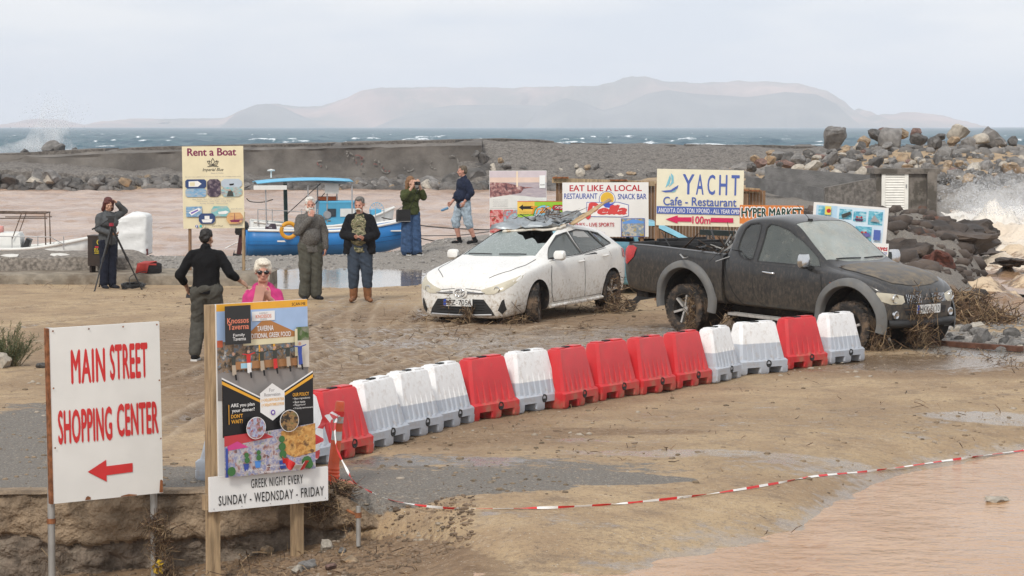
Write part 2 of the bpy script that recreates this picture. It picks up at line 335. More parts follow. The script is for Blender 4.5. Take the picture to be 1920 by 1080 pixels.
tkn = N.new('ShaderNodeAttribute'); tkn.attribute_name = 'tracks'; tks = N.new('ShaderNodeSeparateColor'); K(tkn.outputs['Color'], tks.inputs[0])
col = mix(mth('MULTIPLY', tks.outputs[0], .6), col, (.13, .085, .05)); col = mix(mth('MULTIPLY', tks.outputs[1], .6), col, (.50, .40, .29))
smp = N.new('ShaderNodeMapping'); smp.inputs['Scale'].default_value = (.55, 4.5, 1); smp.inputs['Rotation'].default_value = (0, 0, R(14)); K(c, smp.inputs[0]); snz = N.new('ShaderNodeTexNoise'); snz.inputs['Scale'].default_value = 2.2; snz.inputs['Detail'].default_value = 6; snz.inputs['Roughness'].default_value = .65; snz.inputs['Distortion'].default_value = .6; K(smp.outputs[0], snz.inputs['Vector'])
col = mix(mth('MULTIPLY', tks.outputs[2], rmp(snz.outputs[0], .55, .60, 0, .55)), col, (.50, .41, .31)); col = mix(mth('MULTIPLY', tks.outputs[2], rmp(snz.outputs[0], .43, .38, 0, .6)), col, (.11, .072, .042))
col = mix(mth('MULTIPLY', fG, .36), col, mix(1.0, (0, 0, 0), (.07, .05, .035)))
col = mix(rmp(tex(24, 4, .75), .52, .62, 0, .5), col, (.15, .105, .07)); col = mix(rmp(tex(19, 4, .75), .57, .66, 0, .45), col, (.50, .40, .29)); grit = tex(130, 3, .7); col = mix(rmp(grit, .54, .66, 0, .55), col, (.10, .075, .055)); col = mix(rmp(tex(95, 3, .7), .58, .70, 0, .5), col, (.50, .43, .34)); K(col, P.inputs['Base Color']); K(rmp(fG, 0, 1, .90, .22), P.inputs['Roughness']); P.inputs['Specular IOR Level'].default_value = .4
b1 = N.new('ShaderNodeBump'); b1.inputs['Distance'].default_value = .02; K(rmp(fG, 0, 1, .75, .22), b1.inputs['Strength'])
K(mth('ADD', mth('ADD', n2, mth('MULTIPLY', n3, .5)), mth('MULTIPLY', tex(25, 4, .7), .6)), b1.inputs['Height']); K(b1.outputs[0], P.inputs['Normal'])
ground = link('ground', gridmesh('ground', GX, GY, GZ, m, {'mask': mk, 'tracks': tk})); ground['kind'] = 'structure'
del GX, GY, mk

# ================================================================== WATER
def water_mat(name, deep, foam, rough, bs, bstr, stretch, foam_attr=True, froth=(.5, .62), second=None, spec=.5):
    m, N, K, P = nodes_of(name)
    c = N.new('ShaderNodeTexCoord').outputs['Object']; mp = N.new('ShaderNodeMapping'); mp.inputs['Scale'].default_value = stretch; K(c, mp.inputs[0])
    n = N.new('ShaderNodeTexNoise'); n.inputs['Scale'].default_value = bs; n.inputs['Detail'].default_value = 5; n.inputs['Roughness'].default_value = .62; K(mp.outputs[0], n.inputs['Vector'])
    b = N.new('ShaderNodeBump'); b.inputs['Strength'].default_value = bstr; b.inputs['Distance'].default_value = .25; K(n.outputs[0], b.inputs['Height'])
    P.inputs['Roughness'].default_value = rough; P.inputs['IOR'].default_value = 1.33; P.inputs['Specular IOR Level'].default_value = spec
    K(b.outputs[0], P.inputs['Normal'])
    n2 = N.new('ShaderNodeTexNoise'); n2.inputs['Scale'].default_value = bs * .35; n2.inputs['Detail'].default_value = 6; K(mp.outputs[0], n2.inputs['Vector'])
    x = N.new('ShaderNodeMix'); x.data_type = 'RGBA'; x.inputs[6].default_value = (*deep, 1); x.inputs[7].default_value = (*(second or [v * 1.35 for v in deep]), 1)
    r = N.new('ShaderNodeMapRange'); r.inputs[1].default_value = .4; r.inputs[2].default_value = .65; K(n2.outputs[0], r.inputs[0]); K(r.outputs[0], x.inputs[0]); o = x.outputs[2]
    if foam_attr:
        a = N.new('ShaderNodeAttribute'); a.attribute_name = 'foam'; s = N.new('ShaderNodeSeparateColor'); K(a.outputs['Color'], s.inputs[0])
        n3 = N.new('ShaderNodeTexNoise'); n3.inputs['Scale'].default_value = bs * 1.5; n3.inputs['Detail'].default_value = 8; n3.inputs['Roughness'].default_value = .75; K(mp.outputs[0], n3.inputs['Vector'])
        ad = N.new('ShaderNodeMath'); ad.operation = 'ADD'; K(s.outputs[0], ad.inputs[0]); K(n3.outputs[0], ad.inputs[1])
        q = N.new('ShaderNodeMapRange'); q.inputs[1].default_value = froth[0] + .5; q.inputs[2].default_value = froth[1] + .5; q.interpolation_type = 'SMOOTHSTEP'; K(ad.outputs[0], q.inputs[0])
        fx = N.new('ShaderNodeMix'); fx.data_type = 'RGBA'; fx.inputs[6].default_value = (*foam, 1); fx.inputs[7].default_value = (foam[0] * .8, foam[1] * .66, foam[2] * .5, 1); K(s.outputs[1], fx.inputs[0])
        y = N.new('ShaderNodeMix'); y.data_type = 'RGBA'; K(fx.outputs[2], y.inputs[7]); K(o, y.inputs[6]); K(q.outputs[0], y.inputs[0]); o = y.outputs[2]
        g = N.new('ShaderNodeMapRange'); g.inputs[3].default_value = rough; g.inputs[4].default_value = .8; K(q.outputs[0], g.inputs[0]); K(g.outputs[0], P.inputs['Roughness'])
    K(o, P.inputs['Base Color']); return m
def col4(*ch):
    z = np.zeros(ch[0].shape + (4,)); z[..., 3] = 1
    for i, q in enumerate(ch): z[..., i] = q
    return z
# flood water at the foot of the ramp
x = np.linspace(-.3, 12, 200); y = np.linspace(8, 29, 260); X, Y = np.meshgrid(x, y)
flood = link('flood_water', gridmesh('flood_water', X, Y, WATER_Z + .010 * fbm(X * 1.1, Y * 1.6, 4, 2), water_mat('flood_brown', (.40, .215, .09), (1, 1, 1), .16, 2.6, .22, (1, .9, 1), False, second=(.46, .27, .135)))); flood['kind'] = 'structure'
# harbour
x = np.linspace(-60, 12, 260); y = np.linspace(54, 146, 420); X, Y = np.meshgrid(x, y)
hz = .20 * fbm(X * .45, Y * .5, 4, 6) + .10 * fbm(X * 1.6, Y * 1.4, 3, 9)
fo = .30 * sst(.06, .22, hz)
harb = link('harbour_water', gridmesh('harbour_water', X, Y, HARB_Z + hz, water_mat('harbour_brown', (.33, .215, .15), (.80, .70, .62), .25, .8, 1.0, (1, .7, 1), True, (.55, .80), second=(.46, .33, .25)), {'foam': col4(fo, fo * 0)})); harb['kind'] = 'structure'
# open sea
def spacing(a, b, first, grow):
    o = [a]; s = first
    while o[-1] < b: o.append(o[-1] + s); s *= grow
    return np.array(o)
yy = spacing(146, 15000, .55, 1.0125)
xx = spacing(0, 4200, .6, 1.018); xx = np.concatenate([-xx[:0:-1], xx]); X, Y = np.meshgrid(xx, yy)
def chop(X, Y):
    u = X * .35 + Y * .94; v = X * .94 - Y * .35
    w = u / 11 + .35 * fbm(u * .05, v * .05, 3, 1); h = .60 * (1 - 2 * np.abs(np.sin(math.pi * w))) * (.55 + .9 * vnoise(u * .06, v * .035, 5))
    h += .85 * fbm(u * .16, v * .10, 4, 14) + .34 * fbm(u * .55, v * .35, 3, 15); return h
damp = sst(2600, 300, Y); h = chop(X, Y) * damp; fo = sst(.55, .95, h + .5 * fbm(X * .05, Y * .03, 3, 23)) * .62 + .2 * sst(.25, .5, fbm(X * .3, Y * .3, 4, 24)) * sst(.1, .4, h)
fo = np.maximum(fo, .55 * np.exp(-((Y - 153) / 4.0) ** 2) * (.5 + fbm(X * .12, Y * .2, 3, 4)) * sst(-16, -24, X))
sea = link('sea', gridmesh('sea', X, Y, HARB_Z + h - .0, water_mat('sea_blue', (.022, .078, .118), (.82, .86, .88), .38, .55, 1.0, (.7, 1, 1), True, (.46, .64), second=(.05, .125, .155), spec=.28), {'foam': col4(fo, fo * 0)})); sea['kind'] = 'structure'
# surf in the cove on the right
x = np.concatenate([np.linspace(6.5, 24, 200), np.linspace(24.4, 62, 60)]); y = np.linspace(33, 124, 520); X, Y = np.meshgrid(x, y)
cv = X - ip(Y, SHORE_X)
u = X * .42 + Y * .9
h = .75 * fbm(X * .33, Y * .22, 5, 90) + .30 * fbm(X * 1.1, Y * .8, 4, 91) + .22 * (np.abs(fbm(X * 1.9, Y * 1.2, 4, 92)) - .2)
ridge = np.exp(-((Y - 84 - .25 * (X - 16) - 2.0 * fbm(X * .25, X * .1, 3, 5)) / 2.6) ** 2) * sst(-1.5, 2.5, cv) * (1.1 + .7 * fbm(X * .7, Y * .5, 4, 33))
ridge2 = np.exp(-((Y - 66 - .2 * (X - 12) - 1.5 * fbm(X * .3, X * .1, 3, 6)) / 1.8) ** 2) * sst(-1, 2, cv) * (.55 + .5 * fbm(X * .8, Y * .6, 4, 34))
ridge3 = np.exp(-((Y - 53 - .12 * (X - 10) - fbm(X * .4, X * .1, 3, 7)) / 1.2) ** 2) * (.25 + .3 * fbm(X, Y * .7, 4, 35))
calm = sst(42, 56, Y)
h = h * (.25 + .75 * calm) + (.6 + .7 * fbm(X * 1.8, Y * 1.6, 4, 61) + .5 * np.abs(fbm(X * 4.5, Y * 4, 3, 62))) * np.maximum(0, ridge) + .7 * np.maximum(0, ridge2) + .5 * np.maximum(0, ridge3)
fo = .34 * sst(.0, .6, h) + .20 * calm + .18 * sst(54, 68, Y) + .30 * np.clip(ridge, 0, 1) + .25 * np.clip(ridge2, 0, 1) + .40 * fbm(X * .45, Y * .45, 5, 44) + .02
tint = np.clip(sst(82, 66, Y) * .75 + .8 * fbm(X * .3, Y * .3, 3, 46), 0, 1)
surf = link('surf_water', gridmesh('surf_water', X, Y, HARB_Z + .02 + h, water_mat('surf_brown', (.22, .13, .07), (.82, .77, .70), .3, 2.4, 1.0, (.8, 1.2, 1), True, (.28, .42), second=(.33, .21, .125)), {'foam': col4(fo, tint)})); surf['kind'] = 'structure'

# ================================================================== ISLAND
RIDGE = [(20, 237), (45, 228), (70, 223), (105, 224), (140, 234), (165, 236), (200, 228), (240, 222), (330, 224), (430, 221), (445, 212), (480, 197), (520, 194), (560, 200), (600, 199), (640, 189), (700, 170), (750, 166), (860, 164), (960, 166), (1040, 163), (1120, 165), (1165, 152), (1250, 154), (1330, 155), (1380, 152), (1440, 152), (1490, 157), (1540, 171), (1570, 190), (1590, 211), (1606, 204), (1625, 217), (1690, 213), (1740, 215), (1785, 226), (1815, 238)]
YI = 9000.0
px = np.linspace(15, 1820, 420); X0 = (px - 960) / FPX * YI; H0 = np.maximum(0, (240.5 - np.interp(px, [a for a, b in RIDGE], [b for a, b in RIDGE])) / FPX * YI)
tt = np.concatenate([np.linspace(0, 1, 34), np.linspace(1.05, 2, 12)]); X, T = np.meshgrid(X0, tt); H = np.broadcast_to(H0, X.shape)
spur = fbm(X * .0042, T * .8 + X * .001, 5, 3); prof = np.where(T <= 1, sst(0, 1, T) ** .55, 1 - (T - 1) * .6)
steep = np.interp(X, [-990, -760, -720, -200, 0, 60, 300, 420, 1200], [.55, .7, .9, .55, .5, .4, .45, .5, .7])
Z = H * np.clip(prof * (1 + .5 * spur * (1 - np.clip(T, 0, 1) ** 3)), 0, 1.2) + 6 * fbm(X * .02, T * 9, 4, 9) * (T > 0.05) * (H > 4)
Yi = YI + (T - 1) * 1100 * steep + 260 * fbm(X * .0035, T * .6, 4, 13)
island = link('island', gridmesh('island', X, Yi, HARB_Z - 3 + Z, mat('island_rock', (.42, .28, .22), .95, var=.25, vs=.004, col2=(.20, .175, .13), c2=(.42, .62), bump=0)))
island['kind'] = 'structure'
# nearer headlands of the island; shade of their side slopes painted in as darker rock
def headland(prof, y0, depth, seed):
    px = np.linspace(prof[0][0], prof[-1][0], 140); X0 = (px - 960) / FPX * y0; H0 = np.maximum(0, (240.5 - np.interp(px, [a for a, b in prof], [b for a, b in prof])) / FPX * y0)
    tt = np.linspace(0, 1.8, 30); X, T = np.meshgrid(X0, tt); H = np.broadcast_to(H0, X.shape)
    Z = H * np.where(T <= 1, np.clip(T, 0, 1) ** .45, 1 - (T - 1) * .7) * (1 + .25 * fbm(X * .01, T * 2, 4, seed) * (1 - np.clip(T, 0, 1)))
    o = link('island_headland', gridmesh('island_headland', X, y0 + (T - 1) * depth + 60 * fbm(X * .01, T, 3, seed + 1), HARB_Z - 3 + Z, mat('headland_shaded_rock', (.17, .155, .13), .95, var=.25, vs=.006))); o['kind'] = 'structure'
headland([(425, 240), (440, 215), (480, 196), (500, 194), (530, 200), (560, 214), (600, 232), (640, 240)], 8350, 260, 3)
headland([(700, 240), (740, 222), (790, 206), (850, 197), (960, 196), (1020, 198), (1100, 212), (1200, 226), (1260, 240)], 8200, 300, 5)
headland([(980, 240), (1000, 214), (1030, 195), (1058, 183), (1090, 190), (1130, 206), (1170, 196), (1210, 176), (1250, 168), (1300, 175), (1400, 182), (1470, 172), (1530, 176), (1570, 195), (1600, 236)], 8000, 320, 7)

# ================================================================== STONES
def rock_mesh(name, seed, m, sub=3, cuts=13, rough=.14):
    bm = bmesh.new(); bmesh.ops.create_icosphere(bm, subdivisions=sub, radius=1); rnd = random.Random(seed)
    off = Vector((rnd.uniform(0, 50), rnd.uniform(0, 50), rnd.uniform(0, 50)))
    pl = [(Vector((rnd.gauss(0, 1), rnd.gauss(0, 1), rnd.gauss(0, 1))).normalized(), rnd.uniform(.42, .78)) for _ in range(cuts)]
    for v in bm.verts:
        p = v.co.copy()
        for n, d in pl:
            q = p.dot(n)
            if q > d: p -= n * (q - d)
        v.co = p * (1 + rough * mnoise.fractal(v.co * 1.6 + off, 1, 2, 4)) + Vector((mnoise.noise(v.co * 4 + off), mnoise.noise(v.co * 4 - off), mnoise.noise(v.co * 4.5))) * rough * .22
    me = bpy.data.meshes.new(name); bm.to_mesh(me); bm.free(); me.materials.append(m); fin(me, 30); return me
RM = [mat('stone_dark', (.10, .095, .09), .85, var=.35, vs=2.2, bump=.8, bs=14, col2=(.19, .18, .17)), mat('stone_grey', (.20, .19, .18), .85, var=.35, vs=2.0, bump=.8, bs=14, col2=(.10, .095, .09)),
      mat('stone_tan', (.30, .225, .15), .85, var=.35, vs=2.0, bump=.7, bs=12, col2=(.33, .20, .10)), mat('stone_red', (.19, .12, .10), .85, var=.35, vs=2.5, bump=.8, bs=12, col2=(.12, .08, .07)), mat('stone_pale', (.42, .38, .32), .85, var=.2, vs=2.5, bump=.7, bs=14, col2=(.25, .22, .19))]
ROCKS = {(k, i): rock_mesh('stone', 100 + k * 10 + i, RM[k]) for k in range(5) for i in range(4)}
def stone(parent, loc, s, k, rnd, name='stone'):
    o = link(name, ROCKS[(k, rnd.randrange(4))], parent); o.location = loc
    o.scale = [s * rnd.uniform(.75, 1.25), s * rnd.uniform(.75, 1.2), s * rnd.uniform(.6, .9)]; o.rotation_euler = [rnd.uniform(-.5, .5), rnd.uniform(-.5, .5), rnd.uniform(0, 6.3)]; return o
rk = random.Random(3)

# ================================================================== BREAKWATER
conc = mat('old_concrete', (.155, .142, .128), .9, var=.22, vs=.9, bump=1.0, bs=7, col2=(.095, .087, .08), c2=(.45, .65))
conc2 = mat('gravelly_concrete', (.165, .150, .135), .95, var=.3, vs=9, bump=1.5, bs=9, col2=(.09, .082, .075), c2=(.48, .66))
brk = thing('breakwater', 'long dark concrete breakwater with boulders at its foot across the harbour', 'breakwater', (0, 140, 0))
TOPZ = [(-45, 1.2), (-28.8, 1.38), (-24, 1.66), (-18.6, 1.86), (-9.6, 2.05), (-5, 2.15), (-1.8, 2.24), (1.5, 2.2), (3, 2.0), (17, 1.82), (45, 1.75)]
BASEZ = [(-45, 1.05), (-28.8, 1.03), (-23, .72), (-14, .3), (-2.3, .12), (45, .1)]
xa = np.arange(-44, -1.6, .3)
def strip(name, x, prof, m, parent, sm=40, jit=.05, seed=0):
    """prof(x) -> list of (y, z); a ragged concrete strip along x"""
    rows = []
    for i, xv in enumerate(x):
        rows.append([(xv, yv + jit * float(fbm(xv * .9 + k * 7.1, k * 3.3, 3, seed)) * 2, zv + jit * float(fbm(xv * .7 + k * 5.7, k * 9.1, 3, seed + 3)) * 2) for k, (yv, zv) in enumerate(prof(float(xv)))])
    b = MB(); b.loft([[Vector(p) for p in r] for r in rows], closed=True, cap=True); return b.build(name, m, parent, sm)
strip('parapet', xa, lambda x: [(3.4, ip(x, BASEZ) - .4), (3.4, ip(x, BASEZ)), (3.5, ip(x, BASEZ) + .4), (3.55, ip(x, TOPZ) - .42), (3.5, ip(x, TOPZ) - .26), (3.95, ip(x, TOPZ) - .20), (4.1, ip(x, TOPZ) - .12), (6.5, ip(x, TOPZ) - .02), (9.5, ip(x, TOPZ)), (9.8, ip(x, TOPZ) - .5), (10, -1.5), (6, -1.5)], conc, brk, 35, .06, 3)
strip('ledge', xa, lambda x: [(.9, -1.5), (.75, -.2), (.95, ip(x, BASEZ) - .42), (1.5, ip(x, BASEZ) - .22), (3.5, ip(x, BASEZ) + .03), (3.6, -1.5)], conc2, brk, 50, .16, 9)
xb = np.arange(-3.0, 20, .3)
strip('apron', xb, lambda x: [(.7, -1.5), (.8, -.2), (1.0, .15), (1.6, .35), (4.2, 1.25), (5.6, ip(x, TOPZ) - .14), (7, ip(x, TOPZ) - .03), (9.6, ip(x, TOPZ)), (9.9, -1.5)], conc2, brk, 50, .13, 15)
for k, (p, q) in enumerate([(-43, -31), (-30.5, -22.5), (-22.2, -10), (-9.6, 2.6), (3.4, 9.6), (10, 18)]):
    strip('slab', np.arange(p, q, .4), lambda x: [((4.3 if x < -3 else 7.2), ip(x, TOPZ) - .2), ((4.25 if x < -3 else 7.1), ip(x, TOPZ) + .03 + .02 * (k % 2)), (9.3, ip(x, TOPZ) + .05 + .03 * (k % 2)), (9.4, ip(x, TOPZ) - .2)], conc2, brk, 40, .025, 20 + k)
for i in range(165):
    x = rk.uniform(-34, -1) if i < 140 else rk.uniform(-2.5, 9); r = rk.uniform(.22, .55) * (1.35 if x < -20 else 1)
    stone(brk, (x, rk.uniform(.1, 1.15), ip(x, BASEZ) * rk.uniform(-.1, .55) - .38 + .1 * r), r, rk.choice([0, 0, 0, 0, 1, 1, 1, 1, 0, 2, 4]), rk)
for px_, py_, r, k in [(25, 342, .45, 2), (50, 338, .5, 2), (92, 345, .62, 1), (95, 328, .3, 4), (118, 336, .3, 2), (245, 342, .3, 2), (290, 347, .28, 2), (910, 297, .5, 0), (925, 318, .4, 4), (950, 312, .4, 1), (938, 300, .3, 2), (985, 318, .35, 0), (1052, 322, .32, 4), (1080, 312, .22, 4), (1100, 314, .3, 2), (1118, 312, .28, 1), (1090, 326, .4, 4), (1165, 332, .35, 4), (1185, 326, .32, 2), (1195, 324, .25, 4), (905, 322, .7, 0), (890, 290, .35, 0), (1045, 335, .3, 2), (1140, 330, .5, 0), (1220, 330, .5, 0), (880, 335, .8, 0), (850, 338, .7, 0), (800, 342, .6, 1), (760, 342, .6, 0), (700, 345, .6, 0), (675, 344, .5, 1), (1300, 322, .5, 1), (1400, 322, .55, 1), (1420, 300, .45, 2), (1440, 303, .45, 2), (1415, 318, .6, 0)]:
    p = at(px_, py_, 141.5 if py_ > 325 else 142.5); stone(brk, (p.x, p.y - 140, p.z), r, k, rk)
# stones and spray-washed boulders along the crest, left
for px_, py_, r in [(100, 272, .62), (112, 277, .5), (140, 279, .3), (45, 281, .3), (300, 277, .28), (330, 277, .25), (260, 279, .2)]:
    p = at(px_, py_, 150); stone(brk, (p.x, p.y - 140, p.z - .1), r, 1 if r > .4 else 0, rk)
# worn painted graffiti on the parapet
for colr, strokes in (('graffiti_white', 9), ('graffiti_red', 6)):
    b = MB(); rg = random.Random(len(colr))
    for _ in range(strokes):
        pxx = rg.uniform(570, 850); pyy = rg.uniform(288, 326); a = rg.uniform(0, 6.3); w = rg.uniform(4, 13); pts = []
        for k in range(7): pts.append(at(pxx + w * math.cos(a + k * .45), pyy + 1.1 * w * math.sin(a + k * .45), 143.40) - Vector((0, 140, 0)))
        for p, q in zip(pts[:-1], pts[1:]):
            if rg.random() < .6: b.bar(p, q, .012, .07)
    tag(b.build('graffiti', mat(colr, (.20, .188, .172) if 'white' in colr else (.20, .105, .095),   .9, var=.3, vs=8), brk), kind='stuff')

# ================================================================== RUBBLE MOUND on the right
rub = thing('rubble_mound', 'heap of grey and ochre boulders and stones at the breakwater root', 'rubble', (20, 130, 0))
def rub_stone(px_, py_, w, k, y=None):
    y = y or float(np.interp(py_, [235, 275, 350], [139, 131, 108])); p = at(px_, py_, y); s = w / FPX * y / 2 * (1.0 if w > 30 else 1.15)
    stone(rub, (p.x - 20, p.y - 130, p.z), s, k, rk)
for a in [(1640, 252, 30, 0), (1656, 244, 24, 3), (1690, 249, 36, 2), (1670, 263, 70, 1), (1718, 246, 28, 3), (1720, 262, 38, 0), (1752, 266, 44, 0), (1765, 256, 26, 0), (1785, 266, 26, 2), (1800, 250, 46, 4), (1850, 258, 66, 1), (1835, 262, 40, 4), (1900, 264, 28, 0), (1880, 268, 28, 1), (1815, 268, 30, 1), (1622, 264, 36, 2), (1612, 275, 26, 0),
          (1560, 300, 46, 1), (1535, 296, 34, 3), (1595, 296, 30, 0), (1612, 274, 22, 4), (1575, 290, 18, 2), (1585, 281, 20, 2), (1640, 308, 42, 0), (1655, 292, 40, 1), (1685, 286, 20, 2), (1690, 302, 30, 2), (1700, 314, 22, 2), (1712, 307, 18, 4), (1725, 300, 18, 4), (1630, 320, 46, 3), (1600, 312, 44, 1), (1525, 312, 30, 4), (1545, 308, 22, 0), (1580, 318, 28, 1), (1618, 328, 36, 4), (1770, 295, 60, 1), (1760, 300, 40, 0), (1775, 312, 34, 2), (1800, 308, 30, 2), (1800, 330, 50, 1), (1830, 318, 40, 4), (1850, 312, 30, 1), (1815, 338, 40, 2), (1790, 322, 44, 3), (1765, 335, 30, 0), (1900, 322, 48, 2), (1880, 335, 40, 0), (1915, 340, 40, 1), (1870, 322, 26, 0), (1660, 275, 26, 1), (1735, 285, 22, 0), (1500, 300, 34, 1), (1480, 296, 30, 0), (1470, 306, 30, 3), (1445, 299, 34, 2), (1455, 292, 28, 1), (1425, 305, 30, 3), (1410, 312, 34, 0), (1515, 288, 26, 0), (1500, 315, 22, 4), (1850, 340, 50, 0), (1740, 318, 34, 1)]: rub_stone(*a)
for _ in range(135):
    pxx = rk.uniform(1440, 1915); pyy = rk.uniform(284, 342)
    if pxx < 1520 and pyy > 310: continue
    rub_stone(pxx, pyy, rk.uniform(9, 24), rk.choice([0, 0, 1, 1, 1, 0, 2, 4, 3]))
# ------------------------------------------------------------------ single boulders
def boulder(label, px_, py_, y, dims, k, seed, rot=(0, 0, 0), cuts=8, rough=.2):
    p = at(px_, py_, y); o = link('boulder', rock_mesh('boulder', seed, RM[k], 4, cuts, rough)); o.location = p; o.scale = dims; o.rotation_euler = rot; return tag(o, label, 'boulder')
boulder('tall upright grey boulder standing on the breakwater slab against the sea', 1561, 252, 137, (.72, .7, .92), 1, 11, (0, .25, .4), 9, .16)
earth = mat('dark_wet_earth', (.055, .043, .036), .75, var=.4, vs=1.5, bump=1.5, bs=6, col2=(.10, .07, .05))
RM.append(earth); RM.append(mat('rust_rock', (.105, .036, .024), .8, var=.45, vs=4, bump=1.5, bs=8, col2=(.045, .03, .026)))
boulder('rust-red rough boulder above the debris heap beyond the pickup bonnet', 1752, 499, 54, (.50, .5, .37), 6, 21, (0, .3, 0), 6, .3)
for lab, a in [('dark brown overhanging rock left of the rust-red boulder', (1690, 485, 56, (.85, .8, .42), 5, 31)), ('black earthy rock mass below the white-doored hut', (1680, 445, 62, (1.2, 1.4, .48), 5, 33)),
        ('brown earthy rock ridge sloping into the surf', (1760, 450, 64, (1.25, 1.3, .50), 5, 35)), ('dark reef rock reaching farthest into the surf right of the hut', (1815, 447, 74, (.95, 1.0, .5), 5, 37)),
        ('low wet rock awash beside the breaking wave', (1815, 480, 66, (.85, .9, .4), 5, 39)), ('small flat rock awash in brown surf at the right edge', (1900, 493, 60, (.45, .5, .12), 5, 41)),
        ('grey rock showing behind the small Gouves sign', (1668, 505, 50, (.26, .4, .25), 1, 43)), ('streaked grey rock slab dipping into the surf', (1772, 488, 60, (.5, .6, .42), 1, 45))]:
    boulder(lab, *a[:6], cuts=5, rough=.42)
# ------------------------------------------------------------------ concrete walls and hut
def wallslab(name, label, corners, y, thick, m, yaw=0):
    """corners: pixel outline (top-left, top-right, bottom-right, bottom-left) read at distance y (y may be a pair)"""
    ya, yb = y if isinstance(y, tuple) else (y, y); ys = [ya, yb, yb, ya] if len(corners) == 4 else [ya + (yb - ya) * (c[0] - corners[0][0]) / (corners[1][0] - corners[0][0]) for c in corners]
    f = [at(c[0], c[1], q) for c, q in zip(corners, ys)]; n = len(f); base = sum(f, Vector()) / n; base.z = min(p.z for p in f)
    bk = [p + Vector((0, thick, 0)) for p in f]; b = MB(); b.add([p - base for p in f + bk], [tuple(range(n)), tuple(range(n, 2 * n))[::-1]] + [(i, i + n, (i + 1) % n + n, (i + 1) % n) for i in range(n)])
    o = b.build(name, m); o.location = base; return tag(o, label, 'wall')
cw = mat('pale_concrete', (.175, .17, .165), .9, var=.2, vs=1.3, bump=1.2, bs=10, col2=(.11, .105, .10), stretch=(1, 1, 2.5))
wallslab('concrete_wall', 'long grey concrete wall sloping down behind the market sign', [(1436, 313), (1655, 330), (1655, 400), (1436, 342)], (106, 98), .5, cw)
wallslab('concrete_wall', 'low grey wall stepping down left of the long sloping wall', [(1400, 330), (1560, 356), (1560, 392), (1400, 352)], (103, 93), .5, cw)
wallslab('concrete_wall', 'brown rendered wing wall joined to the hut with the louvred door', [(1547, 352), (1655, 331), (1655, 408), (1547, 392)], (84, 83), .4, conc2)
hut = thing('utility_hut', 'small weathered concrete hut with white louvred metal door', 'hut', at(1700, 412, 83))
hz0 = hut.location; sc = 83 / FPX
def hx(px_): return (px_ - 1700) * sc
def hzz(py_): return (412 - py_) * sc
b = MB(); b.box((hx(1699), .75, hzz(372)), (117 * sc * .96, 1.5, 94 * sc)); b.box((hx(1699), .72, hzz(321)), (124 * sc, 1.7, 10 * sc)); b.box((hx(1745), -.12, hzz(368)), (.3, .25, 92 * sc))
b.build('wall', mat('hut_render', (.17, .15, .13), .9, var=.25, vs=3, bump=1, bs=12, col2=(.085, .075, .062), c2=(.48, .56)), hut)
wp = mat('white_paint_worn', (.80, .78, .72), .5, var=.06, vs=6, dirt=((.30, .25, .19), .62, .8))
dr = MB(); 
for x0, x1, y0, y1 in ((1652, 1702, 320, 327), (1652, 1702, 394, 401), (1652, 1659, 327, 394), (1695, 1702, 327, 394)): dr.box(((hx(x0) + hx(x1)) / 2, -.05, (hzz(y0) + hzz(y1)) / 2), (hx(x1) - hx(x0), .06, hzz(y0) - hzz(y1)))
door = dr.build('door', wp, hut)
for k in range(14):
    z = hzz(330 + k * 4.75); s = MB(); s.box((hx(1677), -.045, z), (36 * sc, .012, .074), Matrix.Rotation(R(-20), 3, 'X')); s.build('slat', wp, door)
b = MB(); b.box((hx(1677), -.02, hzz(361)), (37 * sc, .02, 66 * sc)); b.build('back_plate', mat('louvre_shadow_grey', (.30, .29, .27), .7), door)
b = MB(); b.box((hx(1698), -.09, hzz(349)), (.03, .05, .12)); b.build('handle', mat('steel_dull', (.35, .35, .35), .4, .8), door)
# ================================================================== RETAINING WALL in the foreground
rw = thing('retaining_wall', 'broken concrete kerb wall along the eroded road edge', 'wall', (-4, 20.9, 0))
wallm = mat('eroded_concrete', (.29, .215, .145), .95, var=.25, vs=7.0, bump=1.8, bs=34, col2=(.17, .125, .085), c2=(.48, .62))
subm = mat('washed_out_subbase', (.165, .13, .10), .95, var=.4, vs=9, bump=2.0, bs=30, col2=(.25, .205, .16), c2=(.5, .62))
xw = np.concatenate([np.arange(-11, -5, .06), np.arange(-5, -.75, .018)]); zw = np.linspace(0, 1, 56); X, T = np.meshgrid(xw, zw)
top = np.where(X < -1.45, .012 + .012 * fbm(X * 3, X * 0, 3, 5), .0 - .46 * sst(-1.45, -.72, X))
und = -.36 - .10 * fbm(X * 1.7, X * 0 + 3, 4, 9) - .05 * fbm(X * 9, X * 0, 3, 10) + .10 * np.exp(-((X + 1.55) / .5) ** 2)       # where the concrete has broken away
zb = -1.1; Z = top + (zb - top) * T ** 1.0
Yw = -.16 + .045 * fbm(X * 2.2, Z * 3.5, 4, 3) + .045 * fbm(X * 8, Z * 9, 4, 4) + .016 * fbm(X * 26, Z * 26, 3, 14)
cave = sst(.0, -.035, Z - und); Yw += cave * (.07 + .08 * fbm(X * 2.5, Z * 4, 4, 7) + .06 * np.abs(fbm(X * 8, Z * 9, 3, 8)))
Yw += .10 * np.exp(-((Z - top) / .05) ** 2) * .3 + sst(-1.2, -.75, X) * .22
me = gridmesh('face', X + 4, Yw, Z, [wallm, subm]); mi = np.zeros(Z.shape); mi[:] = cave > .5; me.polygons.foreach_set('material_index', mi[:-1, :-1].astype(int).ravel()); link('face', me, rw)
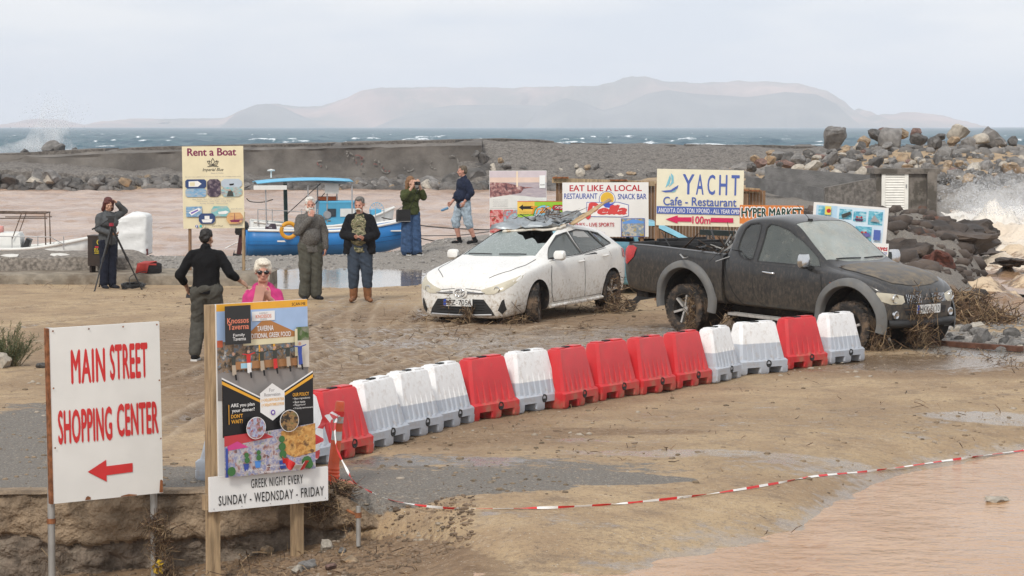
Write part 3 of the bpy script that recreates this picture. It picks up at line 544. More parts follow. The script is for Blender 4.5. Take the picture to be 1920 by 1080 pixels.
b = MB(); rr = [[Vector((x + 4, yv, t + dz)) for yv, dz in ((-.165 + .02 * float(fbm(x * 4, 1, 3, 2)), -.004), (-.12, .02), (.10, .016), (.34 + .08 * float(fbm(x * 3, 0, 3, 6)), -.02))] for x in np.arange(-11, -1.42, .06) for t in [.012 + .012 * float(fbm(np.array(x * 3), np.array(0.), 3, 5))]]
b.loft(rr, closed=False, cap=False); b.build('coping', wallm, rw, 60)

# ------------------------------------------------------------------ pebbles and clods strewn over the mud (too many to count)
def scatter_bits(name, label, spots, m, r0, r1, flat=.6, seed=5, tetra=False):
    rg = np.random.RandomState(seed); n = len(spots); t = (1 + 5 ** .5) / 2
    ico = np.array([(-1, t, 0), (1, t, 0), (-1, -t, 0), (1, -t, 0), (0, -1, t), (0, 1, t), (0, -1, -t), (0, 1, -t), (t, 0, -1), (t, 0, 1), (-t, 0, -1), (-t, 0, 1)]) / 1.9
    fc = np.array([(0, 11, 5), (0, 5, 1), (0, 1, 7), (0, 7, 10), (0, 10, 11), (1, 5, 9), (5, 11, 4), (11, 10, 2), (10, 7, 6), (7, 1, 8), (3, 9, 4), (3, 4, 2), (3, 2, 6), (3, 6, 8), (3, 8, 9), (4, 9, 5), (2, 4, 11), (6, 2, 10), (8, 6, 7), (9, 8, 1)])
    if tetra: ico = np.array([(1, 1, 1), (1, -1, -1), (-1, 1, -1), (-1, -1, 1)]) / 1.4; fc = np.array([(0, 1, 2), (0, 2, 3), (0, 3, 1), (1, 3, 2)])
    nv = len(ico); r = r0 + (r1 - r0) * rg.rand(n) ** 3; a = rg.rand(n) * 6.28; v = ico[None] * (1 + .35 * (rg.rand(n, nv, 1) - .5)) * r[:, None, None] * np.stack([1 + .6 * rg.rand(n), np.ones(n), flat * np.ones(n)], -1)[:, None]
    ca, sa = np.cos(a)[:, None], np.sin(a)[:, None]; x = v[..., 0] * ca - v[..., 1] * sa; y = v[..., 0] * sa + v[..., 1] * ca
    P = np.stack([x + spots[:, :1], y + spots[:, 1:2], v[..., 2] + spots[:, 2:3]], -1).reshape(-1, 3); F = (fc[None] + nv * np.arange(n)[:, None, None]).reshape(-1, 3)
    me = bpy.data.meshes.new(name); me.vertices.add(len(P)); me.vertices.foreach_set('co', P.ravel()); me.loops.add(F.size); me.polygons.add(len(F)); me.loops.foreach_set('vertex_index', F.ravel().astype(np.int32)); me.polygons.foreach_set('loop_start', np.arange(0, F.size, 3, dtype=np.int32)); me.update(calc_edges=True); me.materials.append(m); o = link(name, me); return tag(o, label, None, None, 'stuff')
rg = np.random.RandomState(2); n = 9000
sx, sy = rg.uniform(-6, 7, n), 20.9 + 30 * rg.rand(n) ** 1.3; ok = (sy - ip(sx, BANK_Y) > .1) & (np.abs(sx) < sy * .21); sx, sy = sx[ok], sy[ok]
dens = vnoise(sx * .5, sy * .5, 3) > rg.rand(len(sx)) * .9; sx, sy = sx[dens], sy[dens]
scatter_bits('pebbles', 'small pebbles and mud clods strewn over the lot', np.stack([sx, sy, gz(sx, sy) + .002], 1), mat('clod', (.20, .15, .10), .9, var=.5, vs=1.7, col2=(.36, .31, .25), c2=(.52, .6)), .006, .035)
n = 1500; sx, sy = rg.uniform(6.0, 8.6, n), rg.uniform(35, 44, n)
scatter_bits('shingle', 'grey shingle beside the pickup front wheel', np.stack([sx, sy, gz(sx, sy) + .005], 1), mat('shingle_grey', (.25, .235, .22), .85, var=.5, vs=2.5), .015, .06)
n = 2600; sx = rg.uniform(-3.6, -.3, n); sy = rg.uniform(19.3, 20.9, n)
scatter_bits('rubble_bits', 'muddy crumbs and small stones at the foot of the broken wall', np.stack([sx, sy, gz(sx, sy) + .002], 1), mat('crumb', (.17, .12, .08), .9, var=.45, vs=5, col2=(.33, .28, .22), c2=(.56, .62)), .004, .03)

n = 2600; sx, sy = rg.uniform(11, 34, n), rg.uniform(104, 139, n); ok = sx < sy * .21; sx, sy = sx[ok], sy[ok]
scatter_bits('rubble_scree', 'loose grey scree filling the gaps of the boulder heap', np.stack([sx, sy, gz(sx, sy) + .02], 1), mat('scree', (.17, .16, .15), .9, var=.5, vs=.8, col2=(.33, .25, .17), c2=(.58, .64), bump=.6, bs=8), .05, .42, .8)
n = 1500; sx, sy = rg.uniform(7.2, 13.5, n), rg.uniform(52, 84, n); ok = sx < ip(sy, SHORE_X) + .6; sx, sy = sx[ok], sy[ok]
scatter_bits('headland_stones', 'dark broken stones on the rocky headland', np.stack([sx, sy, gz(sx, sy) + .01], 1), mat('headland_stone', (.075, .058, .048), .85, var=.5, vs=1.2, col2=(.13, .06, .04), c2=(.55, .65), bump=.8, bs=10), .03, .30, .75, 9)
n = 5000; sx, sy = rg.uniform(-9.5, 2, n), rg.uniform(50.5, 64, n)
scatter_bits('quay_gravel', 'grey gravel on the harbour edge', np.stack([sx, sy, gz(sx, sy) + .004], 1), mat('shingle_grey', (.25, .235, .22)), .012, .05, .7, 10)

n = 2600; sx, sy = rg.uniform(-32, 10, n), 140 + rg.uniform(-.1, 1.5, n); zz = (sy - 140.1) * .45 * np.interp(sx, [-30, -20, -10, 10], [1.3, 1, .6, .5]) - .45
scatter_bits('toe_rocks', 'jumbled dark rocks along the waterline of the breakwater', np.stack([sx, sy, zz], 1), mat('toe_rock', (.12, .112, .105), .85, var=.5, vs=.7, col2=(.30, .22, .14), c2=(.60, .66), bump=.8, bs=6), .06, .38, .8, 12)
# ================================================================== SIGNS
def text_mesh(s, bold=0.0, shear=0.0, spacing=1.0, res=3):
    cu = bpy.data.curves.new('lettering', 'FONT'); cu.body = s; cu.size = 1; cu.shear = shear; cu.space_character = spacing; cu.resolution_u = res
    cu.dimensions = '2D'; cu.fill_mode = 'BOTH'; o = bpy.data.objects.new('lettering', cu); me = bpy.data.meshes.new_from_object(o); bpy.data.objects.remove(o); bpy.data.curves.remove(cu); return me
TXT = {}
class Sign:
    """a flat board: u to the right 0..100, v down from the top edge 0..100; front is local -y"""
    def __init__(s, name, label, base, W, H, zb, yaw, thick, pm, tilt=0.0, cat='sign', edge=None):
        s.root = thing(name, label, cat, base, yaw); s.W, s.H, s.zb, s.t = W, H, zb, thick; s.k = 0; s.layers = {}
        s.tilt = tilt; b = MB(); b.box((0, 0, zb + H / 2), (W, thick, H)); o = b.build('panel', pm, s.root); s.panel = o; o.rotation_euler.y = 0
        if edge: q = MB(); q.box((-W / 2 - .012, .005, zb + H / 2), (.022, thick + .02, H)); q.build('edge_strip', edge, s.root)
    def pt(s, u, v, y): return ((u / 100 - .5) * s.W, y, s.zb + (1 - v / 100) * s.H)
    def y(s): s.k += 1; return -s.t / 2 - .0012 * s.k
    def poly(s, pts, m):
        y = s.y(); b = s.layers.setdefault(m.name, (MB(), m))[0]; b.add([s.pt(u, v, y) for u, v in pts], [tuple(range(len(pts)))]); return s
    def rect(s, u0, v0, u1, v1, m): return s.poly([(u0, v0), (u1, v0), (u1, v1), (u0, v1)], m)
    def disc(s, u, v, r, m, n=20, ry=None):
        a = s.W / s.H; return s.poly([(u + r * math.cos(6.2832 * k / n), v + (ry or r * a) * math.sin(6.2832 * k / n)) for k in range(n)], m)
    def line(s, pts, w, m):
        """stroke of width w (in u units)"""
        a = s.W / s.H
        for p, q in zip(pts[:-1], pts[1:]):
            dx, dy = q[0] - p[0], (q[1] - p[1]) / a; l = math.hypot(dx, dy) or 1; nx, ny = -dy / l * w / 2, dx / l * w / 2 * a
            y = s.y() + .0012; s.k -= 1; b = s.layers.setdefault(m.name, (MB(), m))[0]; b.add([s.pt(p[0] + nx, p[1] + ny, y), s.pt(q[0] + nx, q[1] + ny, y), s.pt(q[0] - nx, q[1] - ny, y), s.pt(p[0] - nx, p[1] - ny, y)], [(0, 1, 2, 3)])
        s.k += 1; return s
    def text(s, t, u0, v0, u1, v1, m, bold=0.0, shear=0.0, slope=0.0, spacing=1.0):
        me = text_mesh(t, bold, shear, spacing); co = np.empty(len(me.vertices) * 3); me.vertices.foreach_get('co', co); co = co.reshape(-1, 3)
        lo, hi = co[:, :2].min(0), co[:, :2].max(0); y = s.y(); f = (co[:, :2] - lo) / np.maximum(hi - lo, 1e-6)
        u = u0 + f[:, 0] * (u1 - u0); v = v1 + f[:, 1] * (v0 - v1) + slope * f[:, 0]
        b = s.layers.setdefault(m.name, (MB(), m))[0]; fs = [tuple(p.vertices) for p in me.polygons]; ku = (u1 - u0) / (hi[0] - lo[0]) * bold * 1.3; kv = abs(v1 - v0) / (hi[1] - lo[1]) * bold * .8
        for i, (du, dv) in enumerate(((0, 0), (ku, 0), (-ku, 0), (0, kv), (0, -kv)) if bold else ((0, 0),)): b.add([s.pt(a + du, c + dv, y - .00015 * i) for a, c in zip(u, v)], fs)
        bpy.data.meshes.remove(me); return s
    def done(s, name='print'):
        mats = [m for b, m in s.layers.values()]; B = MB()
        for i, (b, m) in enumerate(s.layers.values()): B.add(b.v, b.f, i)
        me = bpy.data.meshes.new(name); me.from_pydata(B.v, [], B.f); me.polygons.foreach_set('material_index', B.m)
        for m in mats: me.materials.append(m)
        o = link(name, me, s.root); o['kind'] = 'stuff'; s.print = o; s.layers = {}
        if s.tilt:
            for q in s.root.children:
                if q.name.split('.')[0] in ('panel', 'print', 'edge_strip', 'screw'): q.matrix_local = Matrix.Translation((0, 0, s.zb)) @ Matrix.Rotation(s.tilt, 4, 'Y') @ Matrix.Translation((0, 0, -s.zb))
        return s.root
def ink(n, c, r=.45): return mat('ink_' + n, c, r, var=.04, vs=8)
def photo(name, cols, scale=14, stretch=None):
    """printed snapshot: blotches of the given colours"""
    k = 'photo_' + name
    if k in MATS: return MATS[k]
    m, N, K, P = nodes_of(k); c = N.new('ShaderNodeTexCoord').outputs['Object']
    if stretch: g = N.new('ShaderNodeMapping'); g.inputs['Scale'].default_value = stretch; K(c, g.inputs[0]); c = g.outputs[0]
    v = N.new('ShaderNodeTexVoronoi'); v.inputs['Scale'].default_value = scale; K(c, v.inputs['Vector']); n = N.new('ShaderNodeTexNoise'); n.inputs['Scale'].default_value = scale * .6; n.inputs['Detail'].default_value = 6; K(c, n.inputs['Vector'])
    s = N.new('ShaderNodeSeparateColor'); K(v.outputs['Color'], s.inputs[0]); a = N.new('ShaderNodeMath'); a.operation = 'MULTIPLY_ADD'; K(s.outputs[0], a.inputs[0]); a.inputs[1].default_value = .55
    q = N.new('ShaderNodeMath'); q.operation = 'MULTIPLY_ADD'; K(n.outputs[0], q.inputs[0]); q.inputs[1].default_value = 1.6; q.inputs[2].default_value = -.55; K(q.outputs[0], a.inputs[2])
    r = N.new('ShaderNodeValToRGB'); r.color_ramp.interpolation = 'LINEAR'; e = r.color_ramp.elements
    while len(e) < len(cols): e.new(.5)
    for i, cc in enumerate(cols): e[i].position = i / (len(cols) - 1); e[i].color = (*cc, 1)
    K(a.outputs[0], r.inputs[0]); K(r.outputs[0], P.inputs['Base Color']); P.inputs['Roughness'].default_value = .45; return m
white_b = mat('sign_white', (.74, .73, .70), .45, var=.04, vs=3, dirt=((.42, .33, .24), .66, .84), dscale=5)
white_c = mat('board_white', (.76, .76, .75), .4, var=.03, vs=3)
I_red = ink('red', (.60, .035, .035)); I_blk = ink('black', (.012, .012, .014)); I_wht = ink('white', (.80, .80, .80)); I_org = ink('amber', (.78, .40, .045)); I_blue = ink('blue', (.045, .085, .36)); I_dred = ink('darkred', (.45, .015, .03))
I_sal = ink('salmon', (.75, .24, .15)); I_grey = ink('grey', (.32, .31, .32)); I_sky = ink('printsky', (.36, .50, .74)); I_brn = ink('gable', (.42, .19, .065)); I_cream = ink('cream', (.70, .64, .44)); I_pur = ink('plum', (.20, .018, .075)); I_skin = ink('printskin', (.5, .3, .22)); I_dk = ink('printdark', (.05, .055, .05)); I_grn = ink('printgreen', (.05, .16, .05)); I_vio = ink('violet', (.16, .08, .42)); I_trs = ink('trouser', (.45, .38, .30))
wood = mat('post_wood', (.36, .255, .15), .8, var=.3, vs=9, bump=.6, bs=30, stretch=(3, 3, .35), col2=(.22, .15, .09))
wood2 = mat('old_wood', (.22, .13, .075), .85, var=.3, vs=9, bump=.6, bs=30, stretch=(3, 3, .35))
galv = mat('galvanised', (.42, .41, .39), .45, .6, var=.15, vs=5, dirt=((.25, .14, .07), .62, .75))
rustm = mat('rust', (.22, .085, .035), .9, var=.4, vs=20)
def post(root, x, y, z0, z1, m, w=.05, round_=True, lean=0.0):
    b = MB()
    if round_: b.tube([(x, y, z0), (x + lean, y, z1)], w / 2, 12)
    else: b.bar((x, y, z0), (x + lean, y, z1), w)
    return b.build('post', m, root, 40)
# ---- MAIN STREET
c = at(203, 930, 20.25); base = Vector((c.x, c.y, -.75)); ZB = lambda z: z - base.z
s = Sign('direction_sign', 'white metal sign reading MAIN STREET SHOPPING CENTER with red left arrow', base, .945, 1.385, ZB(.045), R(33), .03, white_b, tilt=-R(.9), edge=rustm)
s.text('MAIN', 19, 13.5, 49, 32, I_red, .03, spacing=1.1).text('STREET', 54, 12, 88, 31.5, I_red, .03, spacing=1.06).text('SHOPPING', 6, 47.5, 54, 66, I_red, .03, spacing=1.06).text('CENTER', 59, 46.5, 96.5, 64.5, I_red, .03, spacing=1.06)
s.poly([(31, 83.5), (48, 77.5), (48, 81.3), (72, 80.8), (72, 86), (48, 86.5), (48, 90.2)], I_red)
for k, (u0, v0, u1, v1) in enumerate([(28, 97.4, 33, 99.6), (96, 92, 99.5, 99.5), (60, 98.6, 75, 99.8)]): s.poly([(u0, v1), (u0 + 1, v0 + .6), ((u0 + u1) / 2, v0), (u1, v0 + .8), (u1, v1)], rustm)
for u, v in ((3, 1.6), (35, 1.6), (66, 1.6), (97, 1.6), (2, 34), (98, 34), (2, 68), (98, 68), (97, 97)): s.disc(u, v, .8, rustm, 8)
s.done(); post(s.root, -.455, .075, -.3, ZB(1.42), galv, .058); post(s.root, .43, .075, .1, ZB(1.0), galv, .058)
b = MB(); b.tube([(-.455, .075, .62), (-.455, .075, .66)], .036, 12); b.build('clamp', rustm, s.root)
# ---- taverna
c = at(495, 890, 20.3); base = Vector((c.x, c.y, -.70))
s = Sign('restaurant_sign', 'tall black and amber taverna poster on wooden posts with a Greek night board below', base, .835, 1.36, ZB(.25), R(36), .025, white_c, tilt=-R(.6))
s.rect(0, 0, 100, 4.2, I_org).rect(0, 4.2, 100, 46, I_sky).rect(0, 30, 100, 56, ink('street', (.26, .24, .23))).rect(0, 22, 100, 40, photo('tavern', [(.03, .03, .03), (.10, .08, .06), (.30, .20, .12), (.10, .16, .22), (.55, .5, .45)], 40)).rect(0, 21, 6, 25, ink('tile', (.5, .12, .06)))
s.poly([(28, 20.8), (50, 10.5), (56, 10.5), (85, 18.5), (85, 22), (28, 22)], I_brn).rect(28, 21.5, 86, 25, I_cream).rect(38, 5.4, 63, 11, I_wht).text('KNOSSOS', 42, 7.4, 59, 9.4, I_sal, .01).text('FAMILY', 46, 6.1, 55, 7, I_grey).text('PLACE', 47, 9.7, 54, 10.5, I_grey)
s.text('TAVERNA', 43, 14, 61, 17, I_wht, .02).text('ADITIONAL GREEK FOOD', 33.5, 18.2, 80, 21, I_wht, .015)
s.rect(86, 16, 100, 30, photo('tree', [(.03, .06, .02), (.08, .14, .04), (.25, .25, .2)], 26)).rect(87, 24, 100, 40, ink('shopwall', (.6, .56, .5))).rect(60, 25, 62, 37, I_org).rect(44, 25, 45.6, 37, I_org).rect(84, 17, 87, 33, I_cream).rect(14, 34, 86, 38.5, ink('rail', (.36, .18, .08))).rect(24, 35, 36, 38, ink('railblue', (.35, .6, .75)))
for u, cl, tr_ in ((16, I_dk, I_trs), (32, I_red, I_wht), (46, I_dk, I_trs), (60, I_dk, I_red), (74, I_dk, I_trs), (87, I_blue, I_blue)):
    q = 36 - u * .05; s.disc(u, q - 6, 1.7, I_skin, 8).poly([(u - 2.4, q - 4.6), (u + 2.4, q - 4.6), (u + 2, q + .6), (u - 2, q + .6)], cl).poly([(u - 7, q - 5.2), (u, q - 4.5), (u + 7, q - 5.6), (u + 7, q - 5.0), (u, q - 3.7), (u - 7, q - 4.6)], cl).poly([(u - 2, q + .5), (u + 2, q + .5), (u + 3, q + 7), (u - 1.6, q + 6.2)], tr_).poly([(u + .6, q + 6), (u + 2.8, q + 6), (u + 3.4, q + 9.4), (u + 1.6, q + 9.4)], I_blk)
s.rect(5, 1, 33, 23.4, ink('charcoal', (.03, .031, .033))).text('Knossos', 7.5, 8, 30.5, 11.2, I_sal, .018).text('Taverna', 8, 11.6, 30.5, 14.8, I_sal, .018).text('Family', 13.5, 17.2, 26, 19.3, I_wht, .012).text('Taverna', 13, 19.2, 27, 21.3, I_wht, .012).text('SCAN ME', 78, 1.2, 93, 2.9, I_blk, .02)
s.poly([(0, 42), (50, 57.5), (100, 42), (100, 77), (0, 77)], I_wht).poly([(0, 43), (50, 58.5), (100, 43), (100, 77), (0, 77)], I_blk).poly([(0, 44), (50, 59.5), (100, 44), (100, 77), (0, 77)], I_org).poly([(0, 46), (50, 61), (100, 46), (100, 77), (0, 77)], I_blk)
s.poly([(41, 53), (54.5, 47.5), (68, 53), (68, 64), (54.5, 69.5), (41, 64)], I_wht).text('For', 51, 50.5, 57, 52.4, I_grey).text('Reservation', 45.5, 53, 63, 55, I_grey).text('(+30)2897029758', 42.2, 56.2, 66.8, 58.4, I_org).text('(+30)6978823938', 42.2, 59, 66.8, 61.2, I_org).disc(54.5, 64.6, 2.5, I_vio, 14).disc(54.5, 64.6, 1.3, I_wht, 10)
s.rect(6, 58, 6.7, 69.5, I_org).text('ARE you plan', 8.5, 57.6, 34, 60.2, I_wht, .015).text('your dinner?', 9.5, 60.6, 34, 63.2, I_wht, .015).text("DON'T", 8.5, 63.8, 21, 66, I_org, .015).text('WAIT!', 8.5, 66.9, 20.5, 69.1, I_org, .015)
s.text('OUR POLICY', 76, 54.2, 94, 56.2, I_org, .02)
for k, t in enumerate(['Best ingredients', 'Best taste', 'Playground', 'Friently envirement']): s.text('• ' + t, 76, 57 + k * 1.9, 80 + len(t) * .95, 58.4 + k * 1.9, I_wht)
bot = photo('terrace', [(.06, .05, .06), (.33, .17, .16), (.50, .46, .47), (.22, .24, .42), (.56, .53, .52), (.13, .19, .09)], 34)
s.poly([(0, 77), (100, 73), (100, 100), (0, 100)], bot).poly([(0, 76), (40, 75), (54, 79), (0, 82)], ink('awning', (.5, .05, .06))).poly([(3, 82), (14, 79.5), (26, 83.5), (3, 84.5)], ink('parasol', (.6, .06, .25))).poly([(62, 76), (100, 73), (100, 90), (76, 92), (62, 88)], photo('woodroom', [(.22, .09, .02), (.5, .24, .06), (.65, .38, .12), (.15, .07, .03)], 34))
s.rect(1, 83, 3.5, 100, I_blue).poly([(20, 93), (26, 93), (25, 97), (21, 97)], I_blue).poly([(32, 92), (39, 92), (38, 96), (33, 96)], ink('potblue', (.08, .25, .65))).poly([(59, 93), (67, 93), (66, 98), (60, 98)], I_blue)
for u, v, r in ((62.5, 85, 4), (63, 89.5, 4), (62, 80.5, 3.4), (23, 88, 2.6), (23.5, 91, 3), (36, 87, 2.4), (36, 90, 2.8), (89, 95.4, 6), (92, 97, 4), (6, 96.5, 4.6)): s.disc(u, v, r, I_grn, 9)
s.text('KATO GOUVES', 22, 96.2, 40, 97.4, I_wht).text('www.knossostaverna.gr', 44, 95, 78, 96.4, I_wht).text('facebook.com/knossos', 38, 97.9, 70, 99.2, I_wht)
for u, v, nm, cs in ((33, 72.5, 'villa', [(.1, .14, .08), (.35, .12, .12), (.4, .48, .62), (.25, .2, .4)]), (69.5, 70, 'night', [(.01, .01, .01), (.04, .03, .02), (.35, .2, .08), (.10, .12, .05)])):
    s.disc(u, v, 10.6, I_wht, 26).disc(u, v, 10, photo(nm, cs, 44), 26)
s.done()
post(s.root, -.44, .05, -.35, ZB(1.60), wood, .085, False); post(s.root, .34, .06, -.1, ZB(.9), wood, .08, False)
b = MB(); b.box((.02, -.045, ZB(.115)), (1.09, .025, .275)); bo = b.build('lower_board', white_c, s.root); bo.rotation_euler.y = 0
b = MB(); b.box((-.52, 0, ZB(.05)), (.06, .05, .12)); b.box((-.3, 0, ZB(.02)), (.4, .035, .06)); b.build('batten', wood, s.root)
s2 = Sign.__new__(Sign); s2.root = s.root; s2.W, s2.H, s2.zb, s2.t, s2.k, s2.layers, s2.tilt = 1.09, .275, ZB(-.0225), .12, 0, {}, 0
s2.text('GREEK NIGHT EVERY', 34, 16, 78, 42, I_blk, .004, spacing=1.15).text('SUNDAY - WEDNSDAY - FRIDAY', 7, 56, 96, 84, I_blk, .004, spacing=1.15)
for u in (3, 26, 50, 74, 97): s2.disc(u, 92, .5, I_grey, 6)
s2.done('board_print'); s2.print.location.x = .02
# ---- Rent a Boat
g = onz(402, 527); dR = g.y; k = dR / FPX
s = Sign('boat_rental_sign', 'cream sign reading Rent a Boat on two wooden posts beside the harbour', (g.x, g.y, 0), 114 * k, 154 * k, (527 - 428) * k, R(6), .03, mat('sign_cream', (.74, .66, .46), .45, var=.04, vs=4), tilt=-R(.6))
s.text('Rent a Boat', 9, 2.5, 88, 11.5, I_pur, .025).text('Imperial Blue', 33, 26.5, 67, 31.5, I_blk, .006, .35).text('Boats & Yachts', 47, 32, 67, 33.4, I_grey).text('Be your own captain in 5 minutes or rent one for a unique experience', 5, 36.4, 95, 37.8, I_grey)
for pts in ([(42, 20), (45, 23.5), (56, 23.5), (58, 20)], [(50, 14.5), (47, 19), (50, 22.5), (53, 19), (50, 14.5)], [(44, 17), (45, 21.5), (50, 22.5)], [(56, 17), (55, 21.5), (50, 22.5)], [(42, 20), (41, 18), (46, 18.5)], [(58, 20), (59, 18), (54, 18.5)], [(41, 24.6), (50, 24), (59, 24.8)]): s.line(pts, .9, I_blk)
def octo(u0, v0, u1, v1, m, cu=4.5, cv=3.2): s.poly([(u0 + cu, v0), (u1 - cu, v0), (u1, v0 + cv), (u1, v1 - cv), (u1 - cu, v1), (u0 + cu, v1), (u0, v1 - cv), (u0, v0 + cv)], m)
pb = ink('photoblue', (.03, .06, .17)); sea_p = photo('bay', [(.10, .22, .42), (.22, .40, .58), (.50, .45, .42)], 18, (1, 1, 3)); dk_p = photo('cave', [(.02, .015, .03), (.06, .04, .07), (.25, .2, .22)], 20); sk_p = ink('photosky', (.45, .52, .60))
octo(4.5, 40, 38.5, 51, pb, 3, 2); octo(4.5, 51.2, 38.5, 61.5, sea_p, 3, 2); octo(40, 40, 62, 61.5, dk_p); octo(63, 40, 97, 51, sk_p, 5, 3); octo(63, 50, 97, 61.5, photo('gulf', [(.12, .42, .48), (.25, .5, .55), (.45, .4, .35), (.15, .2, .3)], 18, (1, 1, 2.5)), 5, 3)
s.poly([(10, 42.5), (25, 42), (31, 45.5), (25, 49), (10, 49)], I_wht).rect(12, 43.5, 20, 48, I_cream).poly([(76, 46), (84, 45.5), (83, 47.5), (77, 48)], I_blk).poly([(74, 55), (78, 53), (82, 56), (83, 61), (72, 61)], I_dk).disc(77, 53.5, 1.6, I_skin, 8)
for kk, t in enumerate(['Boat Rental - Boat Trips - Fishing Trips - Boat Safari', 'Yacht Rental - Yacht Trips - Sailing Trips', 'Scuba Diving - Snorkeling']): s.text(t, 16 + 6 * kk, 63.3 + kk * 2.7, 85 - 6 * kk, 65 + kk * 2.7, I_grey)
s.rect(5, 73, 31, 85.5, sea_p).poly([(9, 80), (26, 74.5), (29, 77), (14, 84)], I_wht).poly([(12, 80.5), (24, 76.5), (25, 78), (14, 82)], I_vio); octo(46, 73, 76, 85.5, photo('cove', [(.10, .38, .42), (.2, .48, .5), (.5, .45, .4)], 16, (1, 1, 3)), 4, 4)
s.poly([(57, 80), (70, 78.5), (75, 80), (70, 82.5), (58, 82.5)], I_wht).text('Just Escape', 78, 75.5, 97, 77.6, I_grey, 0, .3); octo(25.5, 81.5, 52, 94, pb, 4, 3); s.poly([(30, 89), (48, 88.5), (46, 92.5), (32, 92.5)], I_wht).rect(35, 84.5, 43, 88.5, I_wht)
octo(71, 81, 97.5, 94.5, photo('dusk', [(.18, .08, .18), (.6, .32, .14), (.7, .45, .2)], 8, (1, 1, 3)), 4, 4); s.poly([(76, 90), (93, 89.5), (91, 92.5), (78, 92.5)], I_pur).rect(83.6, 82, 84.4, 90, I_pur)
s.disc(22, 97, 2.4, I_blue, 12).text('f', 21, 95.6, 23, 98.4, I_wht, .02).disc(28.5, 97, 2.4, ink('teal', (.08, .45, .42)), 12).disc(35, 97, 2.2, I_grey, 12).disc(35, 97, 1.6, I_cream, 12).text('Imperial Blue.gr', 47, 96, 65, 98.2, I_blk, 0, .3).text('+30 6979 300898', 75, 96.3, 97, 98.2, I_grey)
s.done(); post(s.root, -45 * k, .04, -.1, 120 * k, wood2, .062); post(s.root, 55 * k, .04, -.1, 130 * k, wood, .062)

# ---- boards behind the cars
def board(name, label, x0, x1, ytop, ybot, Y, pm, yaw=0.0, tilt=0.0, posts=(8, 92), pmx=None, pw=.07, cat='sign'):
    k = Y / FPX; c = at((x0 + x1) / 2, ybot, Y); g = float(gz(c.x, c.y)); s = Sign(name, label, (c.x, c.y, g), (x1 - x0) * k / math.cos(yaw), (ybot - ytop) * k, c.z - g, yaw, .025, pm, tilt, cat)
    for u in posts:
        q = post(s.root, (u / 100 - .5) * s.W, .05, -.15, s.zb + s.H * .75, pmx or wood2, pw, False)
    return s
s = board('poster_board', 'tall sunset bay poster board behind the white car windscreen', 918, 1025, 320, 446, 47, white_c, R(2), R(-.2))
s.rect(0.5, .5, 99.5, 16, ink('dusk1', (.60, .52, .56))).rect(.5, 10, 99.5, 17.5, ink('dusk2', (.72, .55, .47))).rect(.5, 17.5, 99.5, 42, photo('duskbay', [(.36, .30, .34), (.42, .36, .40), (.5, .42, .44)], 10, (1, 1, 4))).poly([(.5, 17), (30, 18), (60, 24), (78, 25), (60, 27), (55, 33), (35, 36), (.5, 40)], photo('duskcoast', [(.06, .03, .04), (.16, .07, .08), (.35, .16, .15), (.55, .42, .4)], 26))
s.rect(47, 1, 50, 24, ink('glow', (.82, .66, .5))).rect(.5, 40, 99.5, 56, ink('poster_pale', (.70, .69, .67))).poly([(.5, 40), (35, 36), (60, 37.5), (99.5, 42), (99.5, 45), (.5, 45)], ink('poster_pale', (.70, .69, .67)))
for kk, t in enumerate(['Dare to live a unique', 'floating experience,', 'paired with fine wines', 'under the Kiss Dome']): s.text(t, 6, 42.6 + kk * 3, 32, 44.2 + kk * 3, I_grey)
s.text('DINE WITH', 68, 44.5, 88, 46.2, I_grey).text('AMAZE MOMENTS', 66, 47, 91, 48.6, I_grey).rect(87.5, 7, 98, 26, I_wht).text('SCAN', 89, 20, 96.5, 22, I_blk, .01)
s.rect(0.5, 58, 24, 92, photo('redparty', [(.02, .12, .03), (.5, .03, .04), (.65, .35, .33), (.55, .06, .07)], 20)).rect(25, 58, 50, 92, photo('desserts', [(.03, .03, .03), (.45, .3, .22), (.6, .08, .1), (.2, .45, .55), (.6, .55, .5)], 22)).rect(52, 58, 99, 92, photo('dine', [(.1, .2, .3), (.4, .3, .2), (.2, .5, .6)], 20))
s.done()
s = board('train_tour_sign', 'green Train Tour sign with yellow black-arrow panel', 970, 1057, 377, 430, 45.5, mat('lime_board', (.30, .55, .04), .45, var=.05), R(3))
s.rect(0, 0, 100, 2, I_red).rect(0, 2, 37, 45, mat('yellow_panel', (.75, .50, .09), .5)).poly([(3, 22), (12, 12), (12, 18), (34, 17.5), (34, 28), (12, 28), (12, 33)], I_blk).text('TRAIN STATION KATO GOUVES', 4, 38, 35, 40, I_blk)
s.disc(58, 50, 24, ink('train_green', (.03, .25, .06)), 24, 36).disc(58, 46, 21, ink('train_sky', (.25, .55, .75)), 24, 31).text('Train', 30, 20, 72, 47, ink('train_orange', (.75, .30, .03)), .03, .3, -8).text('Tour', 38, 48, 74, 70, I_wht, .05, .2, -6).disc(78, 56, 2, I_wht, 8).rect(80, 14, 99, 32, I_dred).disc(80, 23, 5, I_dred, 14, 9).text('STATION', 81, 18.5, 98.5, 27, I_wht, .03).poly([(20, 100), (34, 60), (44, 56), (36, 100)], ink('train_orange', (.75, .30, .03))).rect(55, 80, 95, 100, I_red)
s.done()
s = board('restaurant_board', 'white board reading EAT LIKE A LOCAL restaurant snack bar Pella', 1055, 1216, 342, 444, 45, white_c, R(-3), R(-.3))
s.text('EAT LIKE A LOCAL', 8.5, 5, 92, 16, I_dred, .02).text('RESTAURANT', 2, 20, 40.5, 30, I_blue, .012).text('SNACK BAR', 64.5, 21, 97.5, 31, I_blue, .012)
